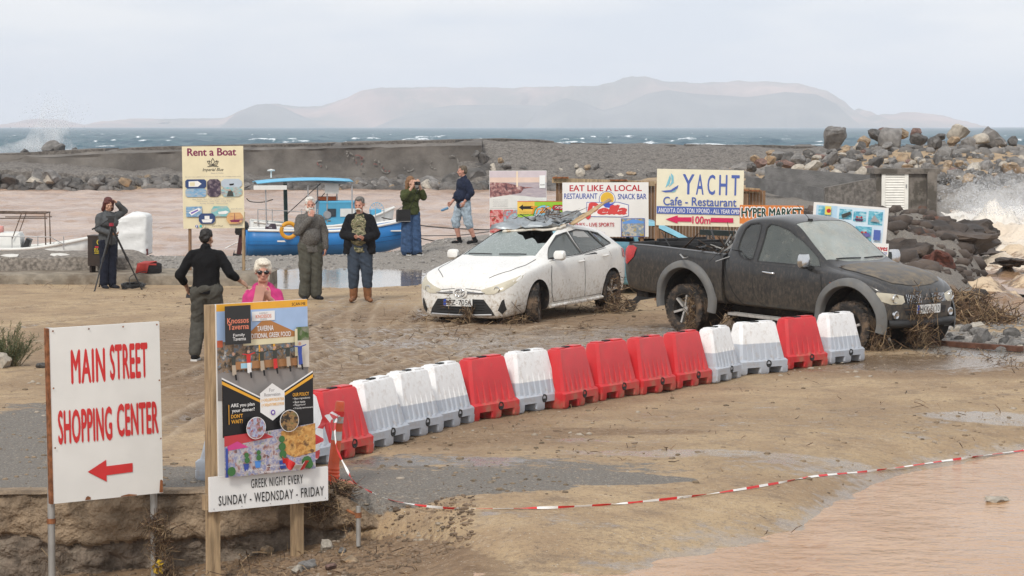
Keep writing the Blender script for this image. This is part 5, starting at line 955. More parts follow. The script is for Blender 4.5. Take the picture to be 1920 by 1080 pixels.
def cutter(fn, mi):
    q = MB(); fn(q); q.m = [mi] * len(q.f); o = q.build('cut', [WP, liner, cabin]); o.matrix_world = car.matrix_world if False else Matrix.Identity(4); o.parent = car; cut.append(o)
for ax_x in (1.3, -1.3):
    for sd in (-1, 1): cutter(lambda q: q.lathe([(0, sd * .56), (.365, sd * .56), (.365, sd * 1.2), (0, sd * 1.2)], (ax_x, 0, .32), 'y', 40), 1)
cutter(lambda q: A.mesh_into(q, np.linspace(-1.72, .96, 40), ins=.06, top=.03, bot=.24), 2)
SW = {'front': [(.82, .962), (.50, 1.125), (.12, 1.262), (-.10, 1.302), (-.22, 1.312), (-.25, .985)], 'rear': [(-.31, .99), (-.31, 1.316), (-.60, 1.322), (-.96, 1.292), (-1.10, 1.04)], 'quarter': [(-1.15, 1.06), (-1.04, 1.282), (-1.28, 1.225), (-1.42, 1.10), (-1.40, 1.08)]}
for w_ in SW.values(): cutter(lambda q: q.prism(w_, -1.2, 1.2), 2)
WS = [(.96, -.64), (1.07, -.36), (1.10, 0), (1.07, .36), (.96, .64), (.02, .52), (-.22, .40), (-.30, .10), (-.20, -.2), (-.08, -.5), (.02, -.54)]
def plan(q, poly, z0, z1):
    n = len(poly); q.add([(x, y, z0) for x, y in poly] + [(x, y, z1) for x, y in poly], [tuple(range(n)), tuple(range(n, 2 * n))[::-1]] + [(i, i + n, (i + 1) % n + n, (i + 1) % n) for i in range(n)])
cutter(lambda q: plan(q, WS, .955, 2.0), 2)
cutter(lambda q: plan(q, [(-1.66, -.44), (-1.66, .44), (-1.95, .50), (-1.95, -.50)], 1.02, 2), 2)
bool_apply(shell, cut)
def onside(B, sd, eps): return lambda x, z: (x, sd * (B.side_y(x, z) + eps), z)
def ontop(B, eps): return lambda x, y: (x, y, B.top_z(x, y) + eps)
def onfront(B, eps): return lambda y, z: (B.front_x(y, z) + eps, y, z)
gl_side = glass_mat('side_glass_dusty', (.13, .145, .14), .72, (.30, .28, .24), .5, .95)
for sd in (1, -1):
    for nm, poly in SW.items():
        fr = MB(); c_ = sum((Vector(p) for p in poly), Vector((0, 0))) / len(poly); big = [tuple(c_ + (Vector(p) - c_) * 1.0 + (Vector(p) - c_).normalized() * .028) for p in poly]; n = len(poly); f0 = onside(A, sd, .004)
        dens = lambda P: [P[i][k] + (P[(i + 1) % n][k] - P[i][k]) * j / 6 for i in range(n) for j in range(6) for k in (0, 1)]
        bi, sm = np.array(dens(big)).reshape(-1, 2), np.array(dens(poly)).reshape(-1, 2); m_ = len(bi); fr.add([f0(*p) for p in bi] + [f0(*p) for p in sm], [(i, (i + 1) % m_, (i + 1) % m_ + m_, i + m_) for i in range(m_)])
        win = patch(MB(), poly, onside(A, sd, -.012), .1).build('window', gl_side, car, 180); fr.build('frame', trim, win, 60)
    for nm, poly in (('front', [(.79, .30), (.87, .45), (.88, .70), (.84, .925), (-.255, .965), (-.275, .30)]), ('rear', [(-.29, .30), (-.27, .965), (-1.13, 1.01), (-1.24, .87), (-1.08, .66), (-.95, .44), (-.90, .30)])):
        c_ = sum((Vector(p) for p in poly), Vector((0, 0))) / len(poly); big = [tuple(Vector(p) + (Vector(p) - c_).normalized() * .012) for p in poly]
        d_ = patch(MB(), poly, onside(A, sd, .006), .07).build('door', WP, car, 40); patch(MB(), big, onside(A, sd, .002), .07).build('door_gap', trim, d_, 40)
        hx_, hz_ = (-.16, .865) if nm == 'front' else (-1.02, .90); y_ = A.side_y(hx_, hz_); h_ = MB(); h_.tube([(hx_ + .11, sd * (y_ + .01), hz_), (hx_ + .08, sd * (y_ + .04), hz_), (hx_ - .05, sd * (y_ + .042), hz_ + .004), (hx_ - .09, sd * (y_ + .01), hz_ + .004)], .014, 8); h_.build('handle', WP, d_, 60)
    b = MB(); y_ = A.side_y(.72, .96); b.loft([[Vector((.72 + a * .06 * s_, sd * (y_ + .02 + t), 1.01 + q * .075 * s_)) for a, q in ((1, -.6), (1.1, .3), (.6, 1), (-.6, 1), (-.9, .3), (-.8, -.7), (0, -1))] for t, s_ in ((.03, .6), (.06, 1), (.16, 1.05), (.20, .85), (.215, .4))]); mi_ = b.build('mirror', WP, car, 40)
    MB().bar((.72, sd * (y_ - .02), .965), (.72, sd * (y_ + .10), .98), .06, .03).build('mirror_arm', trim, mi_)
    MB().tube([(x, sd * (A.side_y(x, .30) + .004), .235) for x in np.linspace(-.93, .92, 12)], .03, 6).build('sill', WP, car, 60)
    b = MB(); patch(b, [(sd * .34, .575), (sd * .50, .625), (sd * .66, .69), (sd * .78, .75), (sd * .845, .80), (sd * .845, .73), (sd * .79, .635), (sd * .70, .565), (sd * .55, .515), (sd * .42, .51)], onfront(A, .008), .04); hl = b.build('headlight', lens, car, 180)
    b = MB(); c_ = onfront(A, .006)(sd * .60, .585); b.lathe([(.035, .0), (.042, .012), (.05, .0)], (c_[0] + .004, c_[1], c_[2]), 'x', 18); b.build('projector_ring', chrome, hl, 60)
    patch(MB(), [(sd * .10, .555), (sd * .36, .535), (sd * .40, .515), (sd * .12, .515)], onfront(A, .010), .04).build('upper_grille', trim, car)
    MB().tube([onfront(A, .016)(sd * y, .528 + .02 * (y - .1)) for y in np.linspace(.11, .42, 9)], .007, 6).build('grille_bar', chrome, car, 60)
    fg = patch(MB(), [(sd * .61, .27), (sd * .675, .42), (sd * .705, .44), (sd * .725, .28), (sd * .66, .21)], onfront(A, .006), .04).build('fog_recess', trim, car)
    patch(MB(), [(sd * .50, .80), (sd * .62, .76), (sd * .64, .96), (sd * .55, .98)], lambda y, z: (A.rear_x(y, z) - .01, y, z), .05).build('taillight', redlens, car)
    patch(MB(), [(-1.72, .84), (-1.70, .98), (-1.86, .95), (-1.93, .86), (-1.90, .80)], onside(A, sd, .008), .05).build('taillight', redlens, car, 180)
    for ax_x, st in ((1.3, R(24)), (-1.3, 0)): wheel(car, ax_x, sd * .765, .318, .205, .20, st, 5, sd)
for sd in (-1, 1):
    MB().tube([(x, sd * y, A.top_z(x, y) + .001) for x, y in zip(np.linspace(1.06, 2.02, 16), np.interp(np.linspace(1.06, 2.02, 16), [1.06, 1.4, 1.75, 2.02], [.70, .69, .64, .40]))], .0055, 5).build('bonnet_gap', trim, car)
MB().tube([(A.front_x(y, .60 - .03 * abs(y) / .36) + .001, y, .60 - .03 * abs(y) / .36) for y in np.linspace(-.34, .34, 15)], .005, 5).build('bonnet_gap', trim, car)
gr = patch(MB(), [(-.56, .19), (.56, .19), (.52, .28), (.40, .435), (-.40, .435), (-.52, .28)], onfront(A, .007), .05).build('lower_grille', trim, car)
for z in (.235, .275, .315, .355, .395): MB().tube([onfront(A, .014)(y, z) for y in np.linspace(-.42, .42, 13)], .006, 5).build('grille_bar', mat('grille_black', (.012, .012, .012), .4), gr)
MB().tube([onfront(A, .016)(y, .192 + .02 * abs(y)) for y in np.linspace(-.52, .52, 13)], .014, 6).build('lip', mat('silver_trim', (.45, .45, .45), .4, .6, dirt=(MUD, .55, .8)), car, 60)
em = MB(); ex, _, ez = onfront(A, .022)(0, .53)
def ring(rx, rz, cz, r_): em.tube([(ex + .004, rx * math.cos(t), ez + cz + rz * math.sin(t)) for t in np.linspace(0, 6.2832, 25)], r_, 6, cap=False)
ring(.085, .058, 0, .008); ring(.034, .056, -.002, .007); ring(.062, .022, .026, .007); em.build('emblem', chrome, car, 60)
b = MB(); b.lathe([(0, .004), (.105, .004), (.115, -.01), (.118, -.04)], (ex - .012, 0, ez), 'x', 28, sc=(1, 1, .8)); b.v = [(x, y, (z - ez * .8) + ez if False else z) for x, y, z in b.v]
bb = MB(); bb.tube([(ex - .03, 0, ez), (ex - .004, 0, ez), (ex + .0, 0, ez)], [.125, .125, .115], 28, sq=.72); bb.build('emblem_boss', WP, car, 50)
fx = A.front_x(0, .375); number_plate(car, 'IPZ-7054', (fx + .03, -.03, .385), R(90), .50, .115)
wsm, N, K, P = nodes_of('cracked_glass'); tcn = N.new('ShaderNodeTexCoord').outputs['Object']; v1 = N.new('ShaderNodeTexVoronoi'); v1.feature = 'DISTANCE_TO_EDGE'; v1.inputs['Scale'].default_value = 9; K(tcn, v1.inputs['Vector'])
v2 = N.new('ShaderNodeTexVoronoi'); v2.feature = 'DISTANCE_TO_EDGE'; v2.inputs['Scale'].default_value = 24; K(tcn, v2.inputs['Vector']); mn = N.new('ShaderNodeMath'); mn.operation = 'MINIMUM'; K(v1.outputs[0], mn.inputs[0]); K(v2.outputs[0], mn.inputs[1])
rr_ = N.new('ShaderNodeMapRange'); rr_.inputs[1].default_value = .0; rr_.inputs[2].default_value = .035; K(mn.outputs[0], rr_.inputs[0]); xx_ = N.new('ShaderNodeMix'); xx_.data_type = 'RGBA'; xx_.inputs[6].default_value = (.36, .405, .395, 1); xx_.inputs[7].default_value = (.225, .265, .255, 1); K(rr_.outputs[0], xx_.inputs[0]); K(xx_.outputs[2], P.inputs['Base Color']); P.inputs['Roughness'].default_value = .16; P.inputs['Alpha'].default_value = .86
patch(MB(), [(.945, -.63), (1.055, -.36), (1.085, 0), (1.055, .36), (.945, .63), (.45, .58), (.55, .47), (.42, .36), (.36, .28), (.45, .20), (.30, .08), (.24, -.03), (.13, -.12), (.17, -.28), (.06, -.40), (.12, -.50), (.30, -.56)], ontop(A, -.008), .05).build('windscreen', wsm, car, 180)['label'] = 'shattered windscreen with the top broken out'
for y0, y1 in ((.50, .05), (-.08, -.52)): MB().tube([(1.045 - .12 * abs(y0 + (y1 - y0) * t), y0 + (y1 - y0) * t, A.top_z(1.045 - .12 * abs(y0 + (y1 - y0) * t), y0 + (y1 - y0) * t) + .014) for t in np.linspace(0, 1, 8)], .009, 6).build('wiper', trim, car)
for sd in (-1, 1):
    st = MB(); st.box((-.30, sd * .36, .62), (.50, .48, .18)); st.box((-.52, sd * .36, .92), (.16, .46, .62), Matrix.Rotation(R(-14), 3, 'Y')); st.box((-.62, sd * .36, 1.24), (.09, .24, .16)); st.build('seat', cabin, car)
b = MB(); b.box((.72, 0, .78), (.40, 1.4, .20)); b.build('dashboard', cabin, car)
b = MB(); b.tube([(.28 + .05 * math.sin(t) * .6, .36 + .18 * math.cos(t), .92 + .17 * math.sin(t)) for t in np.linspace(0, 6.2832, 24)], .014, 6, cap=False); b.bar((.30, .20, .92), (.30, .52, .92), .03); b.build('steering_wheel', trim, car)
# torn sheet metal and boards on the roof
def crumple(name, label, corners, n, amp, seed, m, parent=None, thick=.006, cat='debris'):
    a, b_, c_, d_ = (Vector(p) for p in corners); u = np.linspace(0, 1, n); mb = MB(); rows = []
    for j in u:
        rows.append([((a * (1 - i) + b_ * i) * (1 - j) + (d_ * (1 - i) + c_ * i) * j) + Vector((mnoise.noise((i * 3 + seed, j * 3, 1)), mnoise.noise((i * 3 + seed, j * 3, 7)), abs(mnoise.noise((i * 2.6 + seed, j * 2.6, 13))) + .4 * mnoise.noise((i * 7, j * 7, seed)))) * amp for i in u])
    mb.loft(rows, closed=False, cap=False); o = mb.build(name, m, parent, 25); md = o.modifiers.new('thickness', 'SOLIDIFY'); md.thickness = thick
    if parent is None: tag(o, label, cat)
    return o
CM = car.matrix_basis
def cpt(x, y, z): return CM @ Vector((x, y, z))
silver = mat('torn_sheet', (.34, .37, .39), .42, .55, var=.15, vs=4, dirt=(MUD, .52, .8)); foamy = mat('roof_lining', (.42, .30, .17), .9, var=.25, vs=8)
crumple('torn_sheet_metal', 'crumpled silver sheet of torn roof metal on the white car', [cpt(.12, -.62, 1.360), cpt(.05, .45, 1.400), cpt(-.75, .55, 1.460), cpt(-.62, -.55, 1.500)], 14, .16, 3, silver)
crumple('roof_lining', 'pale torn roof lining hanging over the broken windscreen of the white car', [cpt(.16, -.36, 1.320), cpt(.0, .52, 1.340), cpt(-.35, .52, 1.390), cpt(-.30, -.36, 1.390)], 9, .05, 8, mat('lining_white', (.66, .62, .54), .9, var=.15, col2=(.42, .27, .13), c2=(.5, .6)), thick=.03)
crumple('splintered_board', 'splintered tan board jutting up from the wreckage on the car roof', [cpt(-.55, .50, 1.430), cpt(-.32, .66, 1.410), cpt(-1.08, .98, 1.760), cpt(-1.22, .84, 1.780)], 8, .05, 5, foamy, thick=.02)
crumple('twisted_metal', 'dark twisted metal heap on the rear of the car roof', [cpt(-.30, -.2, 1.440), cpt(-.35, .35, 1.440), cpt(-1.05, .55, 1.520), cpt(-1.0, -.2, 1.520)], 13, .15, 11, mat('twisted_dark', (.22, .23, .235), .45, .5, var=.4, vs=7, dirt=(MUD, .5, .75)))
straw('roof_wreckage', 'twigs, wire and scraps tangled on the white car roof', [(cpt(-.75, .1, 1.560), (.2, .2, .05), 40, .22, 0), (cpt(-.5, -.3, 1.500), (.2, .2, .04), 16, .18, 0)], [STRAW[2], trim, STRAW[0]], seed=6, r=.006)
straw('root_debris', 'roots and straw caught in the white car grille and front wheel', [(cpt(2.22, .16, .24), (.04, .07, .06), 90, .20, .8), (cpt(2.15, .05, .10), (.1, .14, .03), 50, .25, .1), (cpt(2.20, -.2, .40), (.02, .3, .08), 45, .16, 0), (cpt(1.92, .70, .28), (.06, .04, .09), 60, .2, .9), (cpt(1.85, .72, .06), (.12, .14, .04), 130, .24, .1), (cpt(2.0, -.85, .05), (.2, .12, .02), 40, .35, .0), (cpt(-1.2, .92, .14), (.13, .08, .08), 200, .24, .3), (cpt(-1.25, .88, .38), (.08, .03, .10), 60, .2, .4), (cpt(-.95, .98, .04), (.2, .12, .02), 90, .25, 0)], STRAW, seed=2, r=.0036)

# ------------------------------------------------------------------ dark pickup
TR = thing('pickup_truck', 'mud-caked dark grey extended-cab pickup with grey wheel arches', 'pickup', (4.116, 36.12, 0)); TR.rotation_euler = (0, R(1.9), R(-47))
TP = mat('pickup_black', (.024, .024, .025), .28, var=.10, vs=3, coat=.35, dirt=((.15, .12, .085), .47, 1.0), dscale=26, daxis=(.35, 1.15, .20), dstr=(1, 1, .5))
TPH = mat('pickup_bonnet', (.028, .028, .029), .4, var=.1, vs=3, coat=.1, dirt=((.24, .19, .13), .30, .78), dscale=7)
T = Body([(-.80, .50, 1.10, 1.46, .78, .82, .58, .02), (-.74, .48, 1.11, 1.58, .80, .84, .60, .03), (-.5, .46, 1.11, 1.68, .82, .855, .615, .045), (-.1, .46, 1.10, 1.71, .83, .86, .62, .05), (.28, .46, 1.09, 1.655, .83, .86, .605, .05), (.7, .46, 1.08, 1.40, .83, .86, .635, .05), (1.08, .46, 1.065, 1.15, .83, .86, .70, .05), (1.25, .46, 1.05, 1.11, .83, .86, .71, .05), (1.5, .46, 1.02, 1.08, .82, .855, .71, .05), (1.78, .40, .95, 1.02, .80, .835, .68, .045), (1.96, .36, .88, .95, .75, .78, .60, .04), (2.07, .36, .80, .87, .63, .67, .48, .03), (2.13, .38, .72, .78, .46, .50, .32, .02), (2.155, .42, .64, .69, .26, .30, .18, .01)], mid=.5)
BD = Body([(-2.78, .62, 1.12, 1.18, .70, .76, .68, .0), (-2.72, .55, 1.15, 1.21, .80, .84, .78, .0), (-2.4, .50, 1.16, 1.215, .82, .855, .80, .0), (-1.5, .48, 1.15, 1.20, .825, .86, .805, .0), (-.9, .46, 1.13, 1.185, .825, .858, .805, .0), (-.81, .46, 1.13, 1.18, .825, .855, .80, .0)], mid=.5)
b = MB(); T.mesh_into(b, sorted(set(list(np.linspace(-.80, 2.155, 60)) + [2.14, 2.10, -.79, -.77]))); cab = b.build('cab', [TP, liner, cabin], TR)
cut = []
def cutter2(fn, mi):
    q = MB(); fn(q); q.m = [mi] * len(q.f); o = q.build('cut', [TP, liner, cabin]); o.parent = TR; cut.append(o)
for sd in (-1, 1): cutter2(lambda q: q.lathe([(0, sd * .45), (.47, sd * .45), (.47, sd * 1.2), (0, sd * 1.2)], (1.5, 0, .43), 'y', 40), 1)
cutter2(lambda q: T.mesh_into(q, np.linspace(-.70, .98, 30), ins=.06, top=.03, bot=.2), 2)
TW = {'front': [(.93, 1.125), (.80, 1.25), (.50, 1.44), (.22, 1.575), (.02, 1.625), (-.10, 1.635), (-.15, 1.58), (-.17, 1.125)], 'rear': [(-.27, 1.15), (-.27, 1.60), (-.33, 1.632), (-.48, 1.61), (-.56, 1.54), (-.60, 1.40), (-.60, 1.28), (-.54, 1.20), (-.42, 1.14)]}
for w_ in TW.values(): cutter2(lambda q: q.prism(w_, -1.2, 1.2), 2)
TWS = [(.94, -.66), (1.07, -.36), (1.11, 0), (1.07, .36), (.94, .66), (.27, .545), (.30, 0), (.27, -.545)]
cutter2(lambda q: plan(q, TWS, 1.115, 2.1), 2); bool_apply(cab, cut)
b = MB(); BD.mesh_into(b, sorted(set(list(np.linspace(-2.78, -.81, 26)) + [-2.76, -2.74]))); bed = b.build('bed', [TP, liner, cabin], TR); cut = []
for sd in (-1, 1): cutter2(lambda q: q.lathe([(0, sd * .45), (.47, sd * .45), (.47, sd * 1.2), (0, sd * 1.2)], (-1.5, 0, .46), 'y', 40), 1)
cutter2(lambda q: q.box((-1.76, 0, 1.25), (1.84, 1.54, 1.0)), 2); bool_apply(bed, cut)
MB().tube([(-2.70, .78, 1.205), (-2.70, -.78, 1.205)], .02, 6).build('tailgate_rail', trim, TR)
tgl = glass_mat('pickup_glass', (.055, .06, .06), .80, (.23, .22, .19), .48, .95); tws = glass_mat('pickup_windscreen', (.34, .37, .345), .80, (.48, .45, .38), .40, .85)
patch(MB(), TWS, ontop(T, -.006), .08).build('windscreen', tws, TR, 180)
fbig = [(.955, -.70), (1.10, -.38), (1.14, 0), (1.10, .38), (.955, .70)]
for sd in (-1, 1):
    for nm, poly in TW.items():
        n = len(poly); c_ = sum((Vector(p) for p in poly), Vector((0, 0))) / n; big = [tuple(Vector(p) + (Vector(p) - c_).normalized() * .022) for p in poly]; f0 = onside(T, sd, .004); dd = lambda P: np.array([[P[i][k] + (P[(i + 1) % n][k] - P[i][k]) * j / 6 for k in (0, 1)] for i in range(n) for j in range(6)])
        bi, sm = dd(big), dd(poly); m_ = len(bi); fr = MB(); fr.add([f0(*p) for p in bi] + [f0(*p) for p in sm], [(i, (i + 1) % m_, (i + 1) % m_ + m_, i + m_) for i in range(m_)]); win = patch(MB(), poly, onside(T, sd, -.010), .1).build('window', tgl if nm == 'rear' else glass_mat('pickup_side_glass', (.10, .115, .11), .74, (.30, .29, .25), .46, .95), TR, 180); fr.build('frame', trim, win, 60)
    dpoly = [(.99, 1.075), (1.03, .85), (1.00, .60), (.96, .50), (.02, .50), (-.12, .56), (-.20, .70), (-.215, 1.08)]; c_ = sum((Vector(p) for p in dpoly), Vector((0, 0))) / len(dpoly)
    d_ = patch(MB(), dpoly, onside(T, sd, .006), .07).build('door', TP, TR, 40); patch(MB(), [tuple(Vector(p) + (Vector(p) - c_).normalized() * .012) for p in dpoly], onside(T, sd, .002), .07).build('door_gap', trim, d_, 40)
    MB().tube([(-.02, sd * (T.side_y(0, 1.0) + .01), .985), (-.0, sd * (T.side_y(0, 1.0) + .045), .985), (.15, sd * (T.side_y(0, 1.0) + .045), .975), (.18, sd * (T.side_y(0, 1.0) + .01), .975)], .017, 8).build('handle', chrome, d_, 60)
    seam = [(-.785, 1.10), (-.76, .98), (-.70, .82), (-.60, .66), (-.46, .52), (-.40, .48)]; b = MB(); sp_ = smooth_line(seam, 6); L_ = [f0(p.x - .012, p.y) for p in sp_]; R_ = [f0(p.x + .012, p.y) for p in sp_]; b.loft([L_, R_], closed=False, cap=False); b.build('cab_gap', trim, TR)
    for ax_x, B_, HC in ((1.5, T, .43), (-1.5, BD, .46)):                   # flared arches
        rings = []
        for t in np.linspace(R(-14), R(194), 30):
            def pp(r_, o_):
                x, z = ax_x + r_ * math.cos(t), HC + r_ * math.sin(t); xq = min(max(x, B_.x[0] + .03), B_.x[-1] - .03); y = B_.side_y(xq, min(max(z, .56), 1.0)); return Vector((x, sd * (max(y, .74) + o_), z))
            rings.append([pp(.462, -.10), pp(.465, .05), pp(.48, .066), pp(.535, .062), pp(.575, .035), pp(.585, -.01)])
        b = MB(); b.loft(rings, closed=False, cap=False); b.build('wheel_arch_flare', mat('flare_grey', (.135, .135, .132), .6, var=.12, vs=5, dirt=((.20, .17, .13), .5, .8)), TR, 50)
        b = MB(); b.lathe([(.10, sd * .46), (.455, sd * .46), (.46, sd * .80)], (ax_x, 0, HC), 'y', 32); b.build('arch_liner', liner, TR, 60)
    for ax_x in (1.5, -1.5): wheel(TR, ax_x, sd * .755, .35, .245, .222, R(6) if ax_x > 0 else 0, 6, sd, twin=False)
    b = MB(); b.box((.12, sd * .90, .36), (1.35, .16, .035)); b.build('side_step', mat('step_alloy', (.45, .43, .40), .5, .5, var=.15, vs=10, dirt=(MUD, .5, .75)), TR)
    b = MB(); yq = T.side_y(.80, 1.08); b.loft([[Vector((.80 + a * .055 * s_, sd * (yq + t), 1.19 + q * .10 * s_)) for a, q in ((1, -.7), (1.1, .3), (.7, 1), (-.6, 1), (-.9, .2), (-.8, -.7), (0, -1))] for t, s_ in ((.06, .7), (.09, 1), (.20, 1.0), (.235, .8), (.245, .4))]); mo = b.build('mirror', chrome, TR, 40); MB().bar((.80, sd * (yq - .03), 1.09), (.80, sd * (yq + .12), 1.12), .08, .05).build('mirror_arm', trim, mo)
    hl = patch(MB(), [(sd * .44, .80), (sd * .56, .825), (sd * .68, .84), (sd * .785, .85), (sd * .80, .80), (sd * .76, .73), (sd * .66, .69), (sd * .50, .69), (sd * .44, .72)], onfront(T, .008), .05).build('headlight', lens, TR, 180)
    c_ = onfront(T, .012)(sd * .60, .765); b = MB(); b.lathe([(.045, .0), (.055, .010), (.062, -.005)], c_, 'x', 18); b.build('reflector_ring', chrome, hl, 60)
    gq = patch(MB(), [(sd * .09, .825), (sd * .42, .815), (sd * .42, .70), (sd * .13, .69)], onfront(T, .006), .05).build('grille', trim, TR)
    for k in range(9): y = sd * (.13 + k * .034); MB().bar(onfront(T, .016)(y, .70), onfront(T, .016)(y, .815), .012, .02).build('grille_bar', chrome, gq)
    c_ = onfront(T, .008)(sd * .585, .545); b = MB(); b.lathe([(0, .012), (.035, .012), (.045, .016), (.058, .008), (.062, -.02)], c_, 'x', 20, 0); b.build('fog_lamp', chrome, TR, 50)
    patch(MB(), [(1.18, .93), (1.26, .92), (1.27, .89), (1.19, .89)], onside(T, sd, .012), .05).build('side_indicator', amber, TR)
    patch(MB(), [(-2.60, 1.18), (-2.50, 1.15), (-2.54, 1.02), (-2.68, .90), (-2.75, .92), (-2.76, 1.16)], onside(BD, sd, .012), .05).build('taillight', redlens, TR, 180)
b = MB(); patch(b, [(1.16, -.66), (1.28, -.68), (1.60, -.67), (1.85, -.60), (1.97, -.50), (2.04, -.25), (2.06, 0), (2.04, .25), (1.97, .5), (1.85, .6), (1.60, .67), (1.28, .68), (1.16, .66), (1.20, 0)], ontop(T, .008), .08); b.build('bonnet', TPH, TR, 40)
em = MB()
for t in (90, 210, 330):
    t = R(t); ex, ey, ez = T.front_x(0, .765) + .02, 0, .765; d1, d2 = Vector((0, math.cos(t), math.sin(t))), Vector((0, -math.sin(t), math.cos(t))); o_ = Vector((ex, ey, ez)); em.add([o_, o_ + d1 * .032 + d2 * .018, o_ + d1 * .064, o_ + d1 * .032 - d2 * .018], [(0, 1, 2, 3)])
em.build('emblem', chrome, TR); patch(MB(), [(-.09, .83), (.09, .83), (.12, .69), (-.12, .69)], onfront(T, .005), .05).build('grille_centre', TP, TR)
b = MB(); b.tube([onfront(T, .03)(y, .43) for y in np.linspace(-.68, .68, 15)], .055, 8); b.build('bumper_bar', trim, TR, 50)
patch(MB(), [(-.46, .64), (.46, .64), (.42, .545), (-.42, .545)], onfront(T, .006), .05).build('air_intake', trim, TR)
number_plate(TR, 'HKY-5110', (T.front_x(0, .60) + .045, .0, .615), R(90), .50, .12)
for y0, y1 in ((.48, .02), (-.06, -.52)): MB().tube([(1.05 - .10 * abs(v), v, T.top_z(1.05 - .10 * abs(v), v) + .014) for v in np.linspace(y0, y1, 8)], .010, 6).build('wiper', trim, TR)
for sd in (-1, 1):
    st = MB(); st.box((-.05, sd * .36, .75), (.5, .46, .18)); st.box((-.28, sd * .36, 1.08), (.16, .44, .6), Matrix.Rotation(R(-12), 3, 'Y')); st.box((-.36, sd * .36, 1.43), (.09, .24, .15)); st.build('seat', cabin, TR)
b = MB(); b.box((.78, 0, .92), (.35, 1.4, .22)); b.build('dashboard', cabin, TR); b = MB(); b.box((.42, .0, 1.53), (.04, .22, .07)); b.build('rear_view_mirror', trim, TR)
b = MB(); b.tube([(.52 + .05 * math.sin(t), .36 + .19 * math.cos(t), 1.06 + .17 * math.sin(t)) for t in np.linspace(0, 6.2832, 24)], .015, 6, cap=False); b.build('steering_wheel', trim, TR)
b = MB(); b.box((.28, -.25, T.top_z(.28, -.25) + .015), (.06, .04, .03)); b.tube([(.27, -.25, T.top_z(.28, -.25) + .02), (.02, -.23, 1.90)], .004, 5); b.build('aerial', trim, TR)
b = MB(); b.box((-2.55, 0, .50), (.22, 1.3, .16)); b.box((-.3, .38, .42), (3.6, .10, .14)); b.box((-.3, -.38, .42), (3.6, .10, .14)); b.tube([(-1.5, -.7, .36), (-1.5, .7, .36)], .06, 8); b.lathe([(0, -.14), (.13, -.10), (.15, 0), (.13, .10), (0, .14)], (-1.5, .1, .36), 'x', 14); b.tube([(1.5, -.7, .36), (1.5, .7, .36)], .05, 8); b.build('chassis', liner, TR, 40)
b = MB(); b.lathe([(0, -.1), (.30, -.1), (.34, 0), (.30, .1), (0, .1)], (-.55, .1, .36), 'y', 20); b.build('fuel_tank', liner, TR, 40)
TM = Matrix.Translation(TR.location) @ TR.rotation_euler.to_matrix().to_4x4()
def tpt(x, y, z): return TM @ Vector((x, y, z))
# load in the bed
ld = thing('folded_metal_frame', 'dark folded tube frame lying across the pickup bed', 'metal frame', tpt(-1.7, .3, 1.2), R(-47))
for z, y in ((.02, -.55), (.05, -.2), (.0, .15)): MB().bar((-1.0, y, z), (.85, y + .1, z + .03), .05).build('bar', trim, ld)
for x in (-.9, -.1, .7): MB().bar((x, -.6, .07), (x + .05, .4, .07), .04).build('cross_bar', trim, ld)
MB().bar((-.9, .35, .16), (.9, .42, .15), .09, .08).build('beam', mat('green_black', (.015, .022, .02), .5), ld)
ld2 = thing('grey_metal_bracket', 'pale grey folded metal leg sticking up from the pickup bed', 'bracket', tpt(-1.0, -.45, 1.05), R(-47))
MB().bar((-.25, 0, .02), (.16, 0, .30), .06, .045).build('leg', galv, ld2); MB().bar((.16, 0, .31), (.22, 0, .0), .07, .03).build('leg', galv, ld2)
straw('bed_debris', 'rods, pipes and rubbish heaped in the pickup bed', [(tpt(-1.35, .1, 1.17), (.35, .35, .04), 130, .55, 0), (tpt(-.95, -.2, 1.18), (.2, .3, .05), 60, .4, 0)], [trim, galv, STRAW[2]], seed=9, r=.012, bend=.1)
straw('root_debris_pickup', 'straw and roots hanging from the pickup bumper and wheels', [(tpt(2.13, -.22, .66), (.02, .04, .10), 110, .2, .9), (tpt(2.14, -.24, .42), (.03, .06, .12), 190, .28, 1.2), (tpt(2.15, .20, .74), (.02, .05, .04), 60, .15, .8), (tpt(2.14, -.10, .30), (.05, .14, .10), 150, .24, 1.1), (tpt(2.05, .1, .14), (.10, .28, .09), 170, .26, .8), (tpt(1.94, -.72, .18), (.04, .06, .10), 150, .28, 1.3), (tpt(1.94, -.72, .05), (.12, .14, .03), 90, .28, .1), (tpt(2.19, .0, .55), (.02, .25, .05), 80, .15, .3), (tpt(-1.33, -.89, .30), (.022, .012, .12), 110, .2, 1.2), (tpt(-1.33, -.91, .10), (.04, .03, .05), 50, .18, .8), (tpt(-1.0, -.5, .25), (.08, .06, .10), 60, .25, 1), (tpt(1.14, -.60, 1.10), (.05, .05, .02), 40, .12, 0)], STRAW, seed=12, r=.0035)

# ------------------------------------------------------------------ pale blue wreck behind the boards
bl = thing('blue_car', 'crushed pale blue car behind the pickup bed and cafe board', 'car', (2.45, 46.75, -.05), R(3)); BP = mat('car_pale_blue', (.20, .44, .55), .35, var=.1, dirt=(MUD, .6, .8))
C_ = Body([(-1.9, .35, .70, .95, .66, .72, .5, .02), (-1.5, .22, .92, 1.28, .80, .83, .52, .03), (-.6, .20, .93, 1.38, .82, .85, .55, .03), (.1, .20, .92, 1.32, .82, .85, .56, .03), (.9, .20, .90, .97, .82, .85, .66, .03), (1.5, .22, .80, .86, .78, .82, .64, .03), (1.95, .32, .58, .64, .5, .6, .4, .02)])
b = MB(); C_.mesh_into(b, np.linspace(-1.9, 1.95, 44)); sh_ = b.build('body', [BP, liner, cabin], bl); cut = []
def cutter3(fn, mi):
    q = MB(); fn(q); q.m = [mi] * len(q.f); o = q.build('cut', [BP, liner, cabin]); o.parent = bl; cut.append(o)
